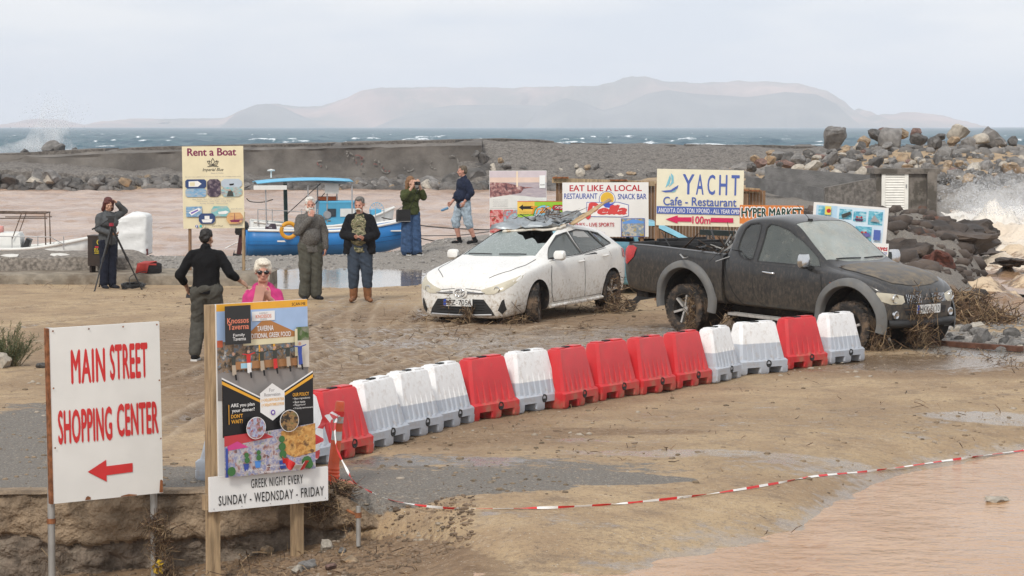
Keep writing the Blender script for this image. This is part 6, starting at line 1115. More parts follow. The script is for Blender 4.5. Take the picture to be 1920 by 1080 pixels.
for ax_x in (1.25, -1.2):
    for sd in (-1, 1): cutter3(lambda q: q.lathe([(0, sd * .5), (.34, sd * .5), (.34, sd * 1.2), (0, sd * 1.2)], (ax_x, 0, .30), 'y', 28), 1)
cutter3(lambda q: C_.mesh_into(q, np.linspace(-1.6, .8, 24), ins=.05, top=.03, bot=.25), 2); cutter3(lambda q: q.prism([(.70, .96), (.08, 1.26), (-1.2, 1.27), (-1.45, 1.0)], -1.2, 1.2), 2); cutter3(lambda q: plan(q, [(.82, -.6), (.82, .6), (.12, .5), (.12, -.5)], .96, 2), 2); bool_apply(sh_, cut)
for sd in (-1, 1):
    for ax_x in (1.25, -1.2): wheel(bl, ax_x, sd * .74, .30, .19, .19, 0, 5, sd)
    for x in (-.25, -.9): MB().bar((x, sd * .79, .95), (x - .06, sd * .58, 1.33), .07, .04).build('pillar', BP, bl)
# ------------------------------------------------------------------ dolly wheel under the pickup tail
dol = thing('trailer_jockey_wheel', 'small black caster wheel on the mud behind the pickup', 'wheel', onz(1182, 584))
b = MB(); b.lathe([(.03, -.03), (.085, -.035), (.10, -.02), (.10, .02), (.085, .035), (.03, .03)], (0, 0, .10), 'y', 18); b.build('tyre', tyre_m, dol, 50)
MB().bar((0, 0, .10), (.16, .02, .24), .05, .09).build('fork', trim, dol); MB().bar((.16, .02, .22), (.75, .2, .30), .07).build('arm', trim, dol)
# ================================================================== PEOPLE
PENDING = []; V = Vector
def cap(mb, a, b, ra, rb, n=10, fl=1.0):
    a, b = Vector(a), Vector(b); d = b - a; l = d.length or 1e-6; d = d / l; rings = []
    if abs(d.z) > .6: v = V((0, 1, 0)); v = (v - d * v.dot(d)).normalized(); u = v.cross(d)
    else: u, v = frame(d)
    prof = [(-ra * math.cos(t), ra * math.sin(t)) for t in (R(12), R(45), R(75))] + [(0, ra), (l, rb)] + [(l + rb * math.cos(t), rb * math.sin(t)) for t in (R(75), R(45), R(12))]
    for h, r in prof: rings.append([a + d * h + (u * math.cos(6.2832 * k / n) + v * math.sin(6.2832 * k / n) * fl) * r for k in range(n)])
    mb.loft(rings); return mb
def ell(mb, c, r, n=14, rot=None):
    c = Vector(c); rings = []
    for i in range(1, 10):
        t = math.pi * i / 10; z = -math.cos(t); q = math.sin(t); ring_ = [Vector((r[0] * q * math.cos(6.2832 * k / n), r[1] * q * math.sin(6.2832 * k / n), r[2] * z)) for k in range(n)]
        rings.append([c + ((rot @ p) if rot is not None else p) for p in ring_])
    mb.loft(rings); return mb
def grow(name, mb, m, parent, vox, smooth=3, wrinkle=0.0, wscale=9.0, seed=0, clip=None):
    """join overlapping lumps into one continuous skin"""
    me = bpy.data.meshes.new(name); me.from_pydata([tuple(p) for p in mb.v], [], mb.f); bm = bmesh.new(); bm.from_mesh(me); bmesh.ops.recalc_face_normals(bm, faces=bm.faces); bm.to_mesh(me); bm.free()
    o = link(name, me, parent); r = o.modifiers.new('skin', 'REMESH'); r.mode = 'VOXEL'; r.voxel_size = vox; s = o.modifiers.new('relax', 'SMOOTH'); s.factor = .5; s.iterations = smooth
    PENDING.append((o, m, wrinkle, wscale, seed, clip)); return o
def finish_people():
    bpy.context.view_layer.update(); dg = bpy.context.evaluated_depsgraph_get(); new = [(o, bpy.data.meshes.new_from_object(o.evaluated_get(dg)), *r) for o, *r in PENDING]
    for o, me, m, wr, ws, seed, clip in new:
        o.modifiers.clear(); old = o.data; o.data = me; bpy.data.meshes.remove(old); me.materials.clear(); me.materials.append(m)
        if wr:
            n = len(me.vertices); co = np.empty(n * 3); me.vertices.foreach_get('co', co); co = co.reshape(-1, 3); no = np.empty(n * 3); me.vertices.foreach_get('normal', no); no = no.reshape(-1, 3)
            a = fbm(co[:, 0] * ws * .7 + co[:, 1] * ws * .9 + 7, co[:, 2] * ws + co[:, 0] * ws * .5, 3, seed); a = a + .6 * (1 - 2 * np.abs(fbm(co[:, 2] * ws * 1.3 + co[:, 0] * ws * .8, co[:, 1] * ws * 1.2, 3, seed + 5)))
            me.vertices.foreach_set('co', (co + no * (a * wr * 1.35)[:, None]).ravel())
        if clip is not None:
            n = len(me.vertices); co = np.empty(n * 3); me.vertices.foreach_get('co', co); co = co.reshape(-1, 3); lo = (co[:, 2] < clip) & (np.hypot(co[:, 0], co[:, 1]) < .30); co[lo, 2] = clip + (co[lo, 2] - clip) * .06; me.vertices.foreach_set('co', co.ravel())
        fin(me, 180)
    PENDING.clear()
def hand(mb, w, d, n, sgn, curl=.5, s=1.0, spread=.16):
    """w wrist, d pointing direction, n palm normal, sgn = thumb side along d x n"""
    d = Vector(d).normalized(); n = Vector(n); n = (n - d * n.dot(d)).normalized(); t = d.cross(n) * sgn; w = Vector(w)
    cap(mb, w, w + d * .045 * s, .024 * s, .03 * s); ell_r = .0
    for k in range(4): cap(mb, w + d * .02 * s + t * (.012 - .016 * k + .012) * s, w + d * .085 * s + t * (.030 - .0195 * k) * s, .016 * s, .0135 * s, 8)
    for k, ln in enumerate((.072, .082, .076, .06)):
        p = w + d * .085 * s + t * (.030 - .0195 * k) * s; dd = (d + t * spread * (1.5 - k) * .4).normalized(); a = 0
        for j, f in enumerate((.45, .32, .25)):
            a += curl * (.55 if j == 0 else .8); q = p + (dd * math.cos(a) + n * math.sin(a)) * ln * f * s; r0 = (.0098 - .0009 * j) * s; cap(mb, p, q, r0, r0 * .93, 7); p = q
    p = w + d * .025 * s + t * .022 * s; q = p + (d * .6 + t * .75 + n * .25).normalized() * .042 * s; r_ = q + (d * .9 + t * .3 + n * .35).normalized() * .034 * s; e_ = r_ + (d * .95 + n * .3).normalized() * .026 * s
    cap(mb, p, q, .0135 * s, .0115 * s, 8); cap(mb, q, r_, .0115 * s, .0105 * s, 8); cap(mb, r_, e_, .0105 * s, .009 * s, 8)
DEF = dict(pel=(0, 0, .95), wst=(0, 0, 1.08), chs=(0, 0, 1.28), nk=(0, .015, 1.47), hd=(0, -.005, 1.63), shL=(.168, .005, 1.385), elL=(.235, .02, 1.13), wrL=(.245, -.05, .90), shR=(-.168, .005, 1.385), elR=(-.235, .02, 1.13), wrR=(-.245, -.05, .90),
           hpL=(.09, 0, .92), knL=(.10, -.015, .50), anL=(.10, .02, .085), toL=(.125, -.15, .03), hpR=(-.09, 0, .92), knR=(-.10, -.015, .50), anR=(-.10, .02, .085), toR=(-.125, -.15, .03))
skin_m = [mat('skin_fair', (.52, .30, .215), .55, var=.08, vs=25), mat('skin_tan', (.40, .225, .15), .55, var=.10, vs=25), mat('skin_red', (.50, .255, .19), .55, var=.1, vs=25)]
eye_m = mat('eye_dark', (.02, .015, .012), .2)
def person(label, loc, rz, H, J, skin, hd=(0, 0), build=1.0, belly=0.0, hands=None, female=False):
    """returns (root, joint dict, head matrix); the body is one continuous mesh, clothes are its children"""
    j = {k: Vector(v) for k, v in {**DEF, **J}.items()}; root = thing('person', label, 'person', loc, rz); root.scale = (H / 1.75,) * 3
    b = MB(); B = build
    ell(b, j['pel'], (.155 * B, .10 * B, .11)); cap(b, j['pel'], j['wst'], .14 * B, .128 * B, 14, .72); cap(b, j['wst'], j['chs'], .128 * B, .15 * B, 14, .68); ell(b, j['chs'] + Vector((0, 0, .02)), (.165 * B, .105 * B, .15))
    if belly: ell(b, j['wst'] + Vector((0, -.05, .01)), (.13 * B, .10 + belly, .15))
    if female: [ell(b, j['chs'] + Vector((sx * .075, -.085, .0)), (.065, .06, .065)) for sx in (-1, 1)]
    cap(b, j['shL'], j['shR'], .05 * B, .05 * B); [cap(b, j['nk'] + V((0, .01, -.02)), j['sh' + q_] + V((0, 0, .01)), .05, .045 * B) for q_ in 'LR']; cap(b, j['nk'] + Vector((0, .005, -.05)), j['hd'] + Vector((0, .015, -.05)), .06, .052, 12)
    for s_, sg in (('L', 1), ('R', -1)):
        sh, el, wr = j['sh' + s_], j['el' + s_], j['wr' + s_]; cap(b, sh, el, .056 * B, .043 * B); cap(b, el, el + (wr - el) * .35, .044 * B, .043 * B); cap(b, el + (wr - el) * .35, wr, .043 * B, .028)
        hp, kn, an, to = j['hp' + s_], j['kn' + s_], j['an' + s_], j['to' + s_]; cap(b, hp, kn, .088 * B, .058 * B, 12); cap(b, kn, kn + (an - kn) * .35, .056 * B, .058 * B, 12); cap(b, kn + (an - kn) * .35, an, .058 * B, .038, 12); cap(b, an - Vector((0, 0, .03)), to, .036, .03)
        q = (hands or {}).get(s_, {}); dd = q.get('d', (wr - el)); hand(b, wr, dd, q.get('n', Vector((-sg, 0, 0))), q.get('t', sg if False else -sg), q.get('curl', .5))
    M = Matrix.Translation(j['hd']) @ Matrix.Rotation(hd[0], 4, 'Z') @ Matrix.Rotation(hd[1], 4, 'X'); h = MB()
    ell(h, (0, .012, .035), (.076, .094, .088)); ell(h, (0, -.022, -.02), (.064, .072, .082)); cap(h, (-.03, -.052, -.085), (.03, -.052, -.085), .026, .026, 8); cap(h, (0, -.088, .012), (0, -.106, -.022), .011, .016, 8); ell(h, (0, -.088, -.058), (.026, .012, .011))
    cap(h, (-.03, -.086, .026), (.03, -.086, .026), .011, .011, 8); [ell(h, (sx * .077, .012, -.005), (.012, .020, .032)) for sx in (-1, 1)]; [ell(h, (sx * .042, -.062, -.025), (.026, .024, .026)) for sx in (-1, 1)]
    b.add([M @ Vector(p) for p in h.v], h.f); grow('body', b, skin_m[skin], root, .0075, 2)
    for sx in (-1, 1): e = MB(); ell(e, M @ Vector((sx * .031, -.082, .006)), (.0125, .008, .008), 8); e.build('eye', eye_m, root, 180)
    return root, j, M
def limb(b, pts, rs, fl=1.0):
    for (p, q), (r0, r1) in zip(zip(pts[:-1], pts[1:]), zip(rs[:-1], rs[1:])): cap(b, p, q, r0, r1, 12, fl)
def top(root, j, m, name, B=1.0, sleeve=1.0, hem=.86, thick=.022, belly=0.0, sl=.048, collar=True, open_=False, female=False, seed=0, wr=.010, loose=0.0):
    b = MB(); t = thick; pel, wst, chs = j['pel'], j['wst'], j['chs']; hz = pel + Vector((0, 0, hem - .95))
    if open_:                                            # an open jacket: two front halves and a back
        for sx in (-1, 1): limb(b, [chs + Vector((sx * .12, -.01, .1)), wst + Vector((sx * .135 * B, -.02, 0)), hz + Vector((sx * .16 * B, -.02, 0))], [.075 * B, .085 * B, .085 * B])
        limb(b, [chs + Vector((0, .035, .06)), wst + Vector((0, .04, 0)), hz + Vector((0, .045, 0))], [.15 * B, .16 * B, .175 * B], .6)
    else:
        limb(b, [chs + Vector((0, 0, .03)), wst, hz], [.15 * B + t, .142 * B + t + loose, .158 * B + t + loose], .72); ell(b, chs + Vector((0, 0, .02)), (.168 * B + t, .11 * B + t, .15 + t))
        if belly: ell(b, wst + Vector((0, -.05, .0)), (.13 * B + t, .10 + belly + t, .17))
        if female: [ell(b, chs + Vector((sx * .075, -.085, 0)), (.068 + t, .062 + t, .065 + t)) for sx in (-1, 1)]
    cap(b, j['shL'], j['shR'], .05 * B + t * .6, .05 * B + t * .6); [cap(b, j['nk'] + V((0, .01, -.035)), j['sh' + q_], .05 + t * .6, .045 * B + t * .6) for q_ in 'LR']
    for s_ in 'LR':
        sh, el, wrs = j['sh' + s_], j['el' + s_], j['wr' + s_]; e = el + (wrs - el) * max(0, sleeve * 2 - 1) * .97 if sleeve > .5 else sh + (el - sh) * sleeve * 2
        limb(b, [sh, el, e] if sleeve > .5 else [sh, e], [.05 * B + t * .8, sl * .92 * B + t * .5, sl * .78 + t * .4] if sleeve > .5 else [.05 * B + t, .048 * B + t])
    if collar: cap(b, j['nk'] + Vector((0, .01, -.03)), j['nk'] + Vector((0, .0, .02)), .075, .068, 12)
    return grow(name, b, m, root, .011, 2, wr, 9, seed, hem - .04)
def trousers(root, j, m, B=1.0, end=1.0, loose=.018, flare=0.0, name='trousers', seed=0, wr=.009):
    b = MB(); ell(b, j['pel'] + Vector((0, 0, .0)), (.158 * B + loose * .6, .105 * B + loose, .12)); cap(b, j['pel'], j['wst'], .148 * B + .010, .136 * B + .010, 14, .74)
    for s_ in 'LR':
        hp, kn, an = j['hp' + s_], j['kn' + s_], j['an' + s_]
        if end > .5: limb(b, [hp, kn, kn + (an - kn) * (end * 2 - 1) * .93], [.09 * B + loose, .062 * B + loose + flare * .4, .052 + loose + flare])
        else: limb(b, [hp, hp + (kn - hp) * end * 2], [.09 * B + loose, .072 * B + loose + flare])
    return grow(name, b, m, root, .011, 2, wr, 8, seed)
def shoes(root, j, m, boot=0.0, sole=None):
    for s_ in 'LR':
        an, to, kn = j['an' + s_], j['to' + s_], j['kn' + s_]; b = MB(); f = (to - an); f.z = 0; f.normalize(); cap(b, an + Vector((0, 0, -.035)) - f * .035, to + f * .01, .045, .038, 12, .9); cap(b, an, an + (kn - an) * (.10 + boot), .05 + boot * .02, .052 + boot * .035, 12)
        o = grow('boot' if boot else 'shoe', b, m, root, .008, 2, .003)
        if sole: q = MB(); q.bar(an - f * .07 + Vector((0, 0, -.075)), to + f * .045 + Vector((0, 0, -.02 - to.z + an.z - .085 + .03)), .085, .025); q.build('sole', sole, o)
def hair(root, M, m, kind, name='hair', seed=0):
    b = MB(); E = lambda c, r: ell(b, M @ Vector(c), r, 14, M.to_3x3())
    if kind == 'short': E((0, .024, .052), (.083, .096, .083)); E((0, .06, .01), (.074, .055, .075)); E((0, -.03, .105), (.055, .04, .024))
    if kind == 'puff': E((0, .02, .065), (.092, .102, .086)); E((0, .06, .01), (.082, .06, .085)); E((.01, -.055, .10), (.066, .046, .03)); [E((sx * .075, -.01, .04), (.022, .05, .05)) for sx in (-1, 1)]
    if kind == 'long':
        E((0, .022, .055), (.086, .10, .084)); E((0, .065, -.02), (.085, .055, .10))
        for sx in (-1, 1): cap(b, M @ Vector((sx * .07, .0, .05)), M @ Vector((sx * .085, .02, -.16)), .034, .04); cap(b, M @ Vector((sx * .06, .06, 0)), M @ Vector((sx * .07, .06, -.26)), .045, .03)
        cap(b, M @ Vector((0, .075, 0)), M @ Vector((0, .085, -.25)), .06, .04)
    if kind == 'bob':
        E((0, .022, .055), (.088, .10, .086)); E((0, .065, -.02), (.088, .06, .11))
        for sx in (-1, 1): cap(b, M @ Vector((sx * .074, -.015, .05)), M @ Vector((sx * .085, .015, -.11)), .03, .036)
        cap(b, M @ Vector((0, .08, 0)), M @ Vector((0, .08, -.13)), .065, .05)
    if kind == 'beard': E((0, -.062, -.085), (.056, .042, .052)); E((0, -.07, -.125), (.036, .028, .04)); [cap(b, M @ Vector((sx * .066, -.02, -.03)), M @ Vector((sx * .045, -.06, -.09)), .018, .024) for sx in (-1, 1)]; cap(b, M @ Vector((-.03, -.10, -.046)), M @ Vector((.03, -.10, -.046)), .012, .012)
    if kind == 'goatee': [cap(b, M @ Vector((0, -.108, -.042)), M @ Vector((sx * .042, -.092, -.062)), .013, .009) for sx in (-1, 1)]; [cap(b, M @ Vector((sx * .042, -.092, -.062)), M @ Vector((sx * .045, -.082, -.10)), .010, .009) for sx in (-1, 1)]
    return grow(name, b, m, root, .008, 1, .007, 30, seed)
def cloth(name, c, var=.15, bs=90, bump=.5, vs=14, **k): return mat(name, c, .9, var=var, vs=vs, bump=bump, bs=bs, spec=.2, **k)
V = Vector
# 1 --- woman at the tripod
p1 = onz(203, 541); r1 = R(38)
o, j, M = person('woman in grey jacket with dark red hair and hand on head behind tripod', p1, r1, 1.68, dict(elL=(.34, -.06, 1.49), wrL=(.17, -.10, 1.64), elR=(-.23, -.03, 1.15), wrR=(-.06, -.26, 1.07), hpR=(-.08, 0, .92), knL=(.08, -.02, .5), anL=(.085, .0, .085), knR=(-.075, .0, .5), anR=(-.08, .03, .085), toL=(.11, -.16, .03), toR=(-.10, -.13, .03), hd=(0, -.035, 1.625)), 0, (R(-10), R(22)), .94, hands={'L': dict(d=(-.6, .1, .5), n=(-.3, 0, -1), curl=.3), 'R': dict(d=(.6, -.7, -.1), n=(0, .2, 1), curl=.7)}, female=True)
gj = cloth('jacket_grey', (.085, .09, .095)); top(o, j, gj, 'jacket', .98, 1.0, .90, .034, female=True, seed=3, wr=.012); trousers(o, j, cloth('navy_trousers', (.014, .017, .03)), .95, 1.0, .026, seed=4); shoes(o, j, cloth('shoe_navy', (.02, .022, .03))); hair(o, M, mat('hair_red', (.09, .022, .018), .6, var=.3, vs=40, stretch=(2, 2, .4)), 'bob')
# 2 --- man in black, walking away
p2 = onz(388, 676)
o2, j, M = person('man in black sweater seen from behind walking away past the taverna sign', p2, R(172), 1.70, dict(elL=(.34, .06, 1.13), wrL=(.30, -.12, .97), elR=(-.33, .04, 1.16), wrR=(-.42, -.15, 1.05), shL=(.185, 0, 1.395), shR=(-.185, 0, 1.395), knL=(.13, -.10, .50), anL=(.14, .10, .09), toL=(.15, -.06, .03), knR=(-.09, -.16, .55), anR=(-.09, -.02, .20), toR=(-.10, -.16, .08), hd=(0, -.03, 1.61)), 1, (R(-12), R(10)), 1.1, .03, hands={'L': dict(d=(-.2, -.3, -.9), curl=.9), 'R': dict(d=(-.6, -.5, -.5), n=(1, 0, -.3), curl=.35)})
top(o2, j, cloth('sweater_black', (.008, .008, .009)), 'sweater', 1.1, .78, .93, .02, .02, sl=.056, seed=8, wr=.007); trousers(o2, j, cloth('trousers_olive_grey', (.075, .072, .062)), 1.08, 1.0, .03, seed=9, wr=.013); shoes(o2, j, cloth('shoe_black', (.012, .012, .013)), 0, mat('sole_white', (.6, .6, .58), .6)); hair(o2, M, mat('hair_black', (.012, .010, .009), .55, var=.3, vs=40), 'short')
b = MB(); b.box((0, 0, 0), (.075, .012, .15)); ph = b.build('phone', mat('phone_black', (.012, .012, .013), .25)); ph.location = p2 + Matrix.Rotation(R(172), 3, 'Z') @ (Vector((.275, -.16, .89)) * 1.70 / 1.75); ph.rotation_euler = (R(20), 0, R(140)); tag(ph, 'black phone carried low in the hand of the man in black', 'phone')
# 3 --- blond woman with phone
z3 = onz(492, 800); p3 = Vector(((492 - 960) / FPX * 26.2, 26.2, 0))
o, j, M = person('woman with short white-blond hair, sunglasses and pink cardigan holding up a phone', p3, R(4), 1.625, dict(elL=(.20, -.10, 1.19), wrL=(.075, -.30, 1.36), elR=(-.20, -.10, 1.17), wrR=(-.06, -.27, 1.27), shL=(.15, .005, 1.38), shR=(-.15, .005, 1.38)), 2, (R(4), R(6)), 1.05, .02, hands={'L': dict(d=(-.5, -.25, .7), n=(-.3, .9, .2), curl=.55), 'R': dict(d=(.55, -.2, .7), n=(.3, .9, .2), curl=.5)}, female=True)
pk = cloth('cardigan_pink', (.50, .045, .18)); b = MB()
for s_ in 'LR': sh, el, wr_ = j['sh' + s_], j['el' + s_], j['wr' + s_]; limb(b, [sh, el, el + (wr_ - el) * .6], [.06, .056, .05]); sx = 1 if s_ == 'L' else -1; limb(b, [sh + V((-sx * .06, -.02, .015)), j['chs'] + V((sx * .135, -.06, 0)), j['pel'] + V((sx * .13, -.06, 0))], [.06, .07, .08])
limb(b, [j['chs'] + V((0, .05, .1)), j['wst'] + V((0, .06, 0)), j['pel'] + V((0, .06, 0))], [.15, .15, .16], .6); grow('cardigan', b, pk, o, .011, 2, .008, 9, 3)
b = MB(); limb(b, [j['chs'] + V((0, -.015, -.04)), j['wst'], j['pel']], [.16, .155, .16], .8); grow('vest_top', b, cloth('top_rose', (.50, .22, .17)), o, .011, 2, .005, 8, 4); trousers(o, j, cloth('trousers_dark', (.02, .02, .025)), 1.05); shoes(o, j, cloth('shoe_black', (.012, .012, .013)))
hair(o, M, mat('hair_white_blond', (.66, .60, .50), .6, var=.2, vs=45, bump=.6, bs=60), 'puff'); b = MB()
for sx in (-1, 1): ell(b, M @ V((sx * .035, -.093, .008)), (.032, .012, .025)); cap(b, M @ V((sx * .062, -.082, .014)), M @ V((sx * .08, .01, .012)), .005, .004, 6)
cap(b, M @ V((-.01, -.10, .012)), M @ V((.01, -.10, .012)), .005, .005, 6); grow('sunglasses', b, mat('sunglass_black', (.012, .011, .012), .12, spec=.6), o, .005, 1)
b = MB(); b.box((0, 0, 0), (.095, .010, .165)); b.box((.026, -.006, .058), (.016, .004, .016)); b.box((0, -.0055, -.02), (.02, .002, .02)); ph = b.build('phone', mat('phone_rose', (.45, .24, .18), .35, .2)); ph.location = p3 + V((.0, -.375, 1.31)); ph.rotation_euler = (R(-8), R(10), 0); tag(ph, 'rose-gold phone held up by the woman in pink', 'phone')
# 4 --- bearded man in grey cardigan
p4 = onz(582, 562)
o, j, M = person('white-bearded man in grey knitted jumper smoking', p4, R(16), 1.77, dict(elR=(-.235, -.10, 1.17), wrR=(-.03, -.21, 1.40), elL=(.25, .03, 1.14), wrL=(.255, -.03, .89), toL=(.16, -.14, .03), toR=(-.11, -.15, .03), knR=(-.085, -.02, .5), knL=(.10, -.01, .5)), 2, (R(-4), R(8)), 1.08, .04, hands={'R': dict(d=(.25, -.1, .9), n=(0, 1, .1), curl=.5), 'L': dict(d=(0, -.1, -1), curl=.6)})
top(o, j, mat('knit_grey', (.15, .142, .132), .95, var=.45, vs=70, bump=1, bs=120, spec=.1), 'jumper', 1.08, 1.0, .86, .028, .035, sl=.055, seed=12, wr=.010); trousers(o, j, cloth('trousers_grey_green', (.085, .083, .068)), 1.05, 1.0, .032, .012, seed=13, wr=.012); shoes(o, j, cloth('shoe_dark', (.015, .016, .02))); hair(o, M, mat('hair_white', (.60, .58, .54), .7, var=.2, vs=45), 'short'); hair(o, M, mat('hair_white', (.60, .58, .54)), 'beard', 'beard')
# 5 --- man in camouflage shirt
p5 = onz(675, 565)
o, j, M = person('moustached man in camouflage shirt, black jacket, jeans and brown boots', p5, R(-6), 1.79, dict(elR=(-.27, .0, 1.12), wrR=(-.06, -.22, 1.09), elL=(.27, .0, 1.12), wrL=(.13, -.24, 1.07), knL=(.12, -.02, .5), anL=(.13, .02, .085), toL=(.20, -.13, .03), knR=(-.10, -.02, .5), anR=(-.11, .01, .085), toR=(-.12, -.16, .03), hd=(0, -.02, 1.625)), 2, (R(-8), R(14)), 1.12, .05, hands={'R': dict(d=(.75, -.45, -.1), n=(.2, .3, 1), curl=.55), 'L': dict(d=(-.75, -.4, -.1), n=(-.2, .4, .9), curl=.7)})
cm, N, K, P = nodes_of('camouflage'); tcn = N.new('ShaderNodeTexCoord').outputs['Object']; mp_ = N.new('ShaderNodeMapping'); mp_.inputs['Scale'].default_value = (1, 1, 2.6); K(tcn, mp_.inputs[0]); nn = N.new('ShaderNodeTexNoise'); nn.inputs['Scale'].default_value = 11; nn.inputs['Detail'].default_value = 3; K(mp_.outputs[0], nn.inputs['Vector']); rp = N.new('ShaderNodeValToRGB'); rp.color_ramp.interpolation = 'CONSTANT'; e = rp.color_ramp.elements
for k, (ps, c_) in enumerate(((0, (.025, .028, .018)), (.42, (.10, .105, .05)), (.50, (.30, .27, .17)), (.57, (.09, .07, .04)), (.63, (.16, .17, .08)))):
    q = e[k] if k < 2 else e.new(ps); q.position = ps; q.color = (*c_, 1)
K(nn.outputs[0], rp.inputs[0]); K(rp.outputs[0], P.inputs['Base Color']); P.inputs['Roughness'].default_value = .9
top(o, j, cm, 'shirt', 1.08, .3, .87, .016, .05, collar=False, seed=15, wr=.008); top(o, j, cloth('jacket_black', (.010, .010, .012)), 'jacket', 1.14, 1.0, .84, .03, sl=.058, open_=True, seed=16, wr=.010, collar=False); trousers(o, j, cloth('jeans_slate', (.045, .060, .085)), 1.05, .80, .03, seed=17, wr=.012); shoes(o, j, mat('boot_brown', (.20, .085, .035), .6, var=.2, vs=12, bump=.4, bs=40), .80); hair(o, M, mat('hair_grey', (.13, .12, .11), .7, var=.4, vs=45), 'short'); hair(o, M, mat('hair_white', (.60, .58, .54)), 'goatee', 'moustache')
b = MB(); b.box((0, 0, 0), (.07, .012, .14)); ph = b.build('phone', MATS['phone_black']); ph.location = p5 + Matrix.Rotation(R(-6), 3, 'Z') @ V((.055, -.31, 1.105)); ph.rotation_euler = (R(-50), R(30), 0); tag(ph, 'dark phone held at the waist by the man in camouflage', 'phone')
# 6 --- woman in green sweater with camera
X6 = (770 - 960) / FPX * 56.8; p6 = V((X6, 56.8, float(gz(X6, 56.8))))
o, j, M = person('long-haired woman in green sweater and wide jeans taking a picture', p6, R(30), 1.74, dict(elR=(-.25, -.14, 1.28), wrR=(-.075, -.25, 1.55), elL=(.26, -.13, 1.30), wrL=(.10, -.24, 1.56), knR=(-.10, -.01, .5), anR=(-.10, .0, .085), knL=(.10, -.03, .5), anL=(.11, -.02, .085), toL=(.15, -.18, .03)), 0, (R(0), R(4)), 1.0, hands={'R': dict(d=(.3, -.2, .9), n=(.5, .8, 0), curl=.6), 'L': dict(d=(-.3, -.2, .9), n=(-.5, .8, 0), curl=.6)}, female=True)
top(o, j, cloth('sweater_olive', (.055, .066, .024)), 'sweater', 1.02, .76, .95, .032, sl=.062, female=True, seed=20, wr=.014, loose=.02); trousers(o, j, cloth('jeans_blue', (.045, .085, .17), .2), 1.0, 1.0, .038, .05, seed=21, wr=.012, name='jeans'); shoes(o, j, cloth('shoe_black', (.012, .012, .013)), 0, MATS['sole_white']); hair(o, M, mat('hair_auburn', (.20, .105, .05), .6, var=.35, vs=40, stretch=(2, 2, .4)), 'long')
rot6 = Matrix.Rotation(R(30), 3, 'Z'); b = MB(); b.box((0, 0, 0), (.13, .05, .075)); b.lathe([(0, -.05), (.03, -.05), (.032, .0)], (0, -.02, 0), 'y', 14); cmr = b.build('camera_in_hands', mat('camera_black', (.015, .015, .016), .4)); cmr.name = 'photo_camera'; cmr.location = p6 + rot6 @ V((.01, -.29, 1.60)); cmr.rotation_euler = (0, 0, R(30)); tag(cmr, 'small black camera held to the eye by the woman in green', 'camera')
bag = thing('shoulder_bag', 'black shoulder bag on the hip of the woman in green', 'bag', p6 + rot6 @ V((-.24, -.10, .74)), R(20)); b = MB(); b.loft([[V((a * .15 * s_, q * .06 * s_, z)) for a, q in ((-1, -1), (1, -1), (1.05, 0), (1, 1), (-1, 1), (-1.05, 0))] for z, s_ in ((0, .9), (.02, 1), (.25, .97), (.28, .9))]); b.build('pouch', mat('bag_black', (.014, .014, .015), .6, bump=.4), bag, 50)
b = MB(); b.loft([[V((a * .15, -.066, z)) for a in (-1, 1)] for z in (.27, .10)], closed=False, cap=False); b.build('flap', mat('bag_black', (.014, .014, .015)), bag); b = MB(); b.tube([(-.15, -.068, .02), (.15, -.068, .02)], .004, 5); b.build('piping', mat('piping_grey', (.45, .45, .45), .6), bag)
b = MB(); b.tube([(.14, 0, .27), (.20, -.10, .45), (.30, -.10, .70), (.36, -.02, .78), (.33, .12, .70), (.20, .14, .45), (-.13, .02, .27)], .012, 6, sq=.4); b.build('strap', MATS['bag_black'], bag, 60)
# 7 --- man in navy shirt and pale shorts
X7 = (869 - 960) / FPX * 59.3; p7 = V((X7, 59.3, float(gz(X7, 59.3))))
o, j, M = person('man in navy shirt and pale denim shorts standing in profile on the gravel mound', p7, R(-62), 1.80, dict(elL=(.27, .06, 1.15), wrL=(.20, -.08, .95), elR=(-.25, .02, 1.14), wrR=(-.20, -.20, .93), knL=(.12, .05, .5), anL=(.12, .22, .10), toL=(.13, .06, .03), knR=(-.11, -.15, .52), anR=(-.11, -.05, .085), toR=(-.11, -.20, .03), hd=(0, -.03, 1.63)), 2, (R(-20), R(2)), 1.14, .07, hands={'L': dict(d=(-.2, -.3, -.9), curl=.6), 'R': dict(d=(0, -.7, -.6), curl=.8)})
top(o, j, cloth('shirt_navy', (.016, .022, .045)), 'shirt', 1.14, .80, .86, .026, .06, sl=.058, seed=25, wr=.010); trousers(o, j, cloth('denim_pale', (.33, .40, .46), .25), 1.06, .62, .024, .012, name='shorts', seed=26, wr=.013); shoes(o, j, cloth('shoe_black', (.012, .012, .013))); hair(o, M, mat('hair_brown_grey', (.11, .085, .06), .7, var=.3, vs=45), 'short')
rot7 = Matrix.Rotation(R(-62), 3, 'Z'); bt = MB(); bt.tube([(0, 0, 0), (-.02, -.14, -.05), (-.03, -.17, -.06)], [.03, .03, .02], 12); bo_ = bt.build('bottle', mat('bottle_blue', (.10, .22, .36), .3), None, 50); bo_.location = p7 + rot7 @ V((-.20, -.30, .83)); bo_.rotation_euler = (0, 0, R(-62)); tag(bo_, 'small blue bottle held by the man in the navy shirt', 'bottle')
finish_people()
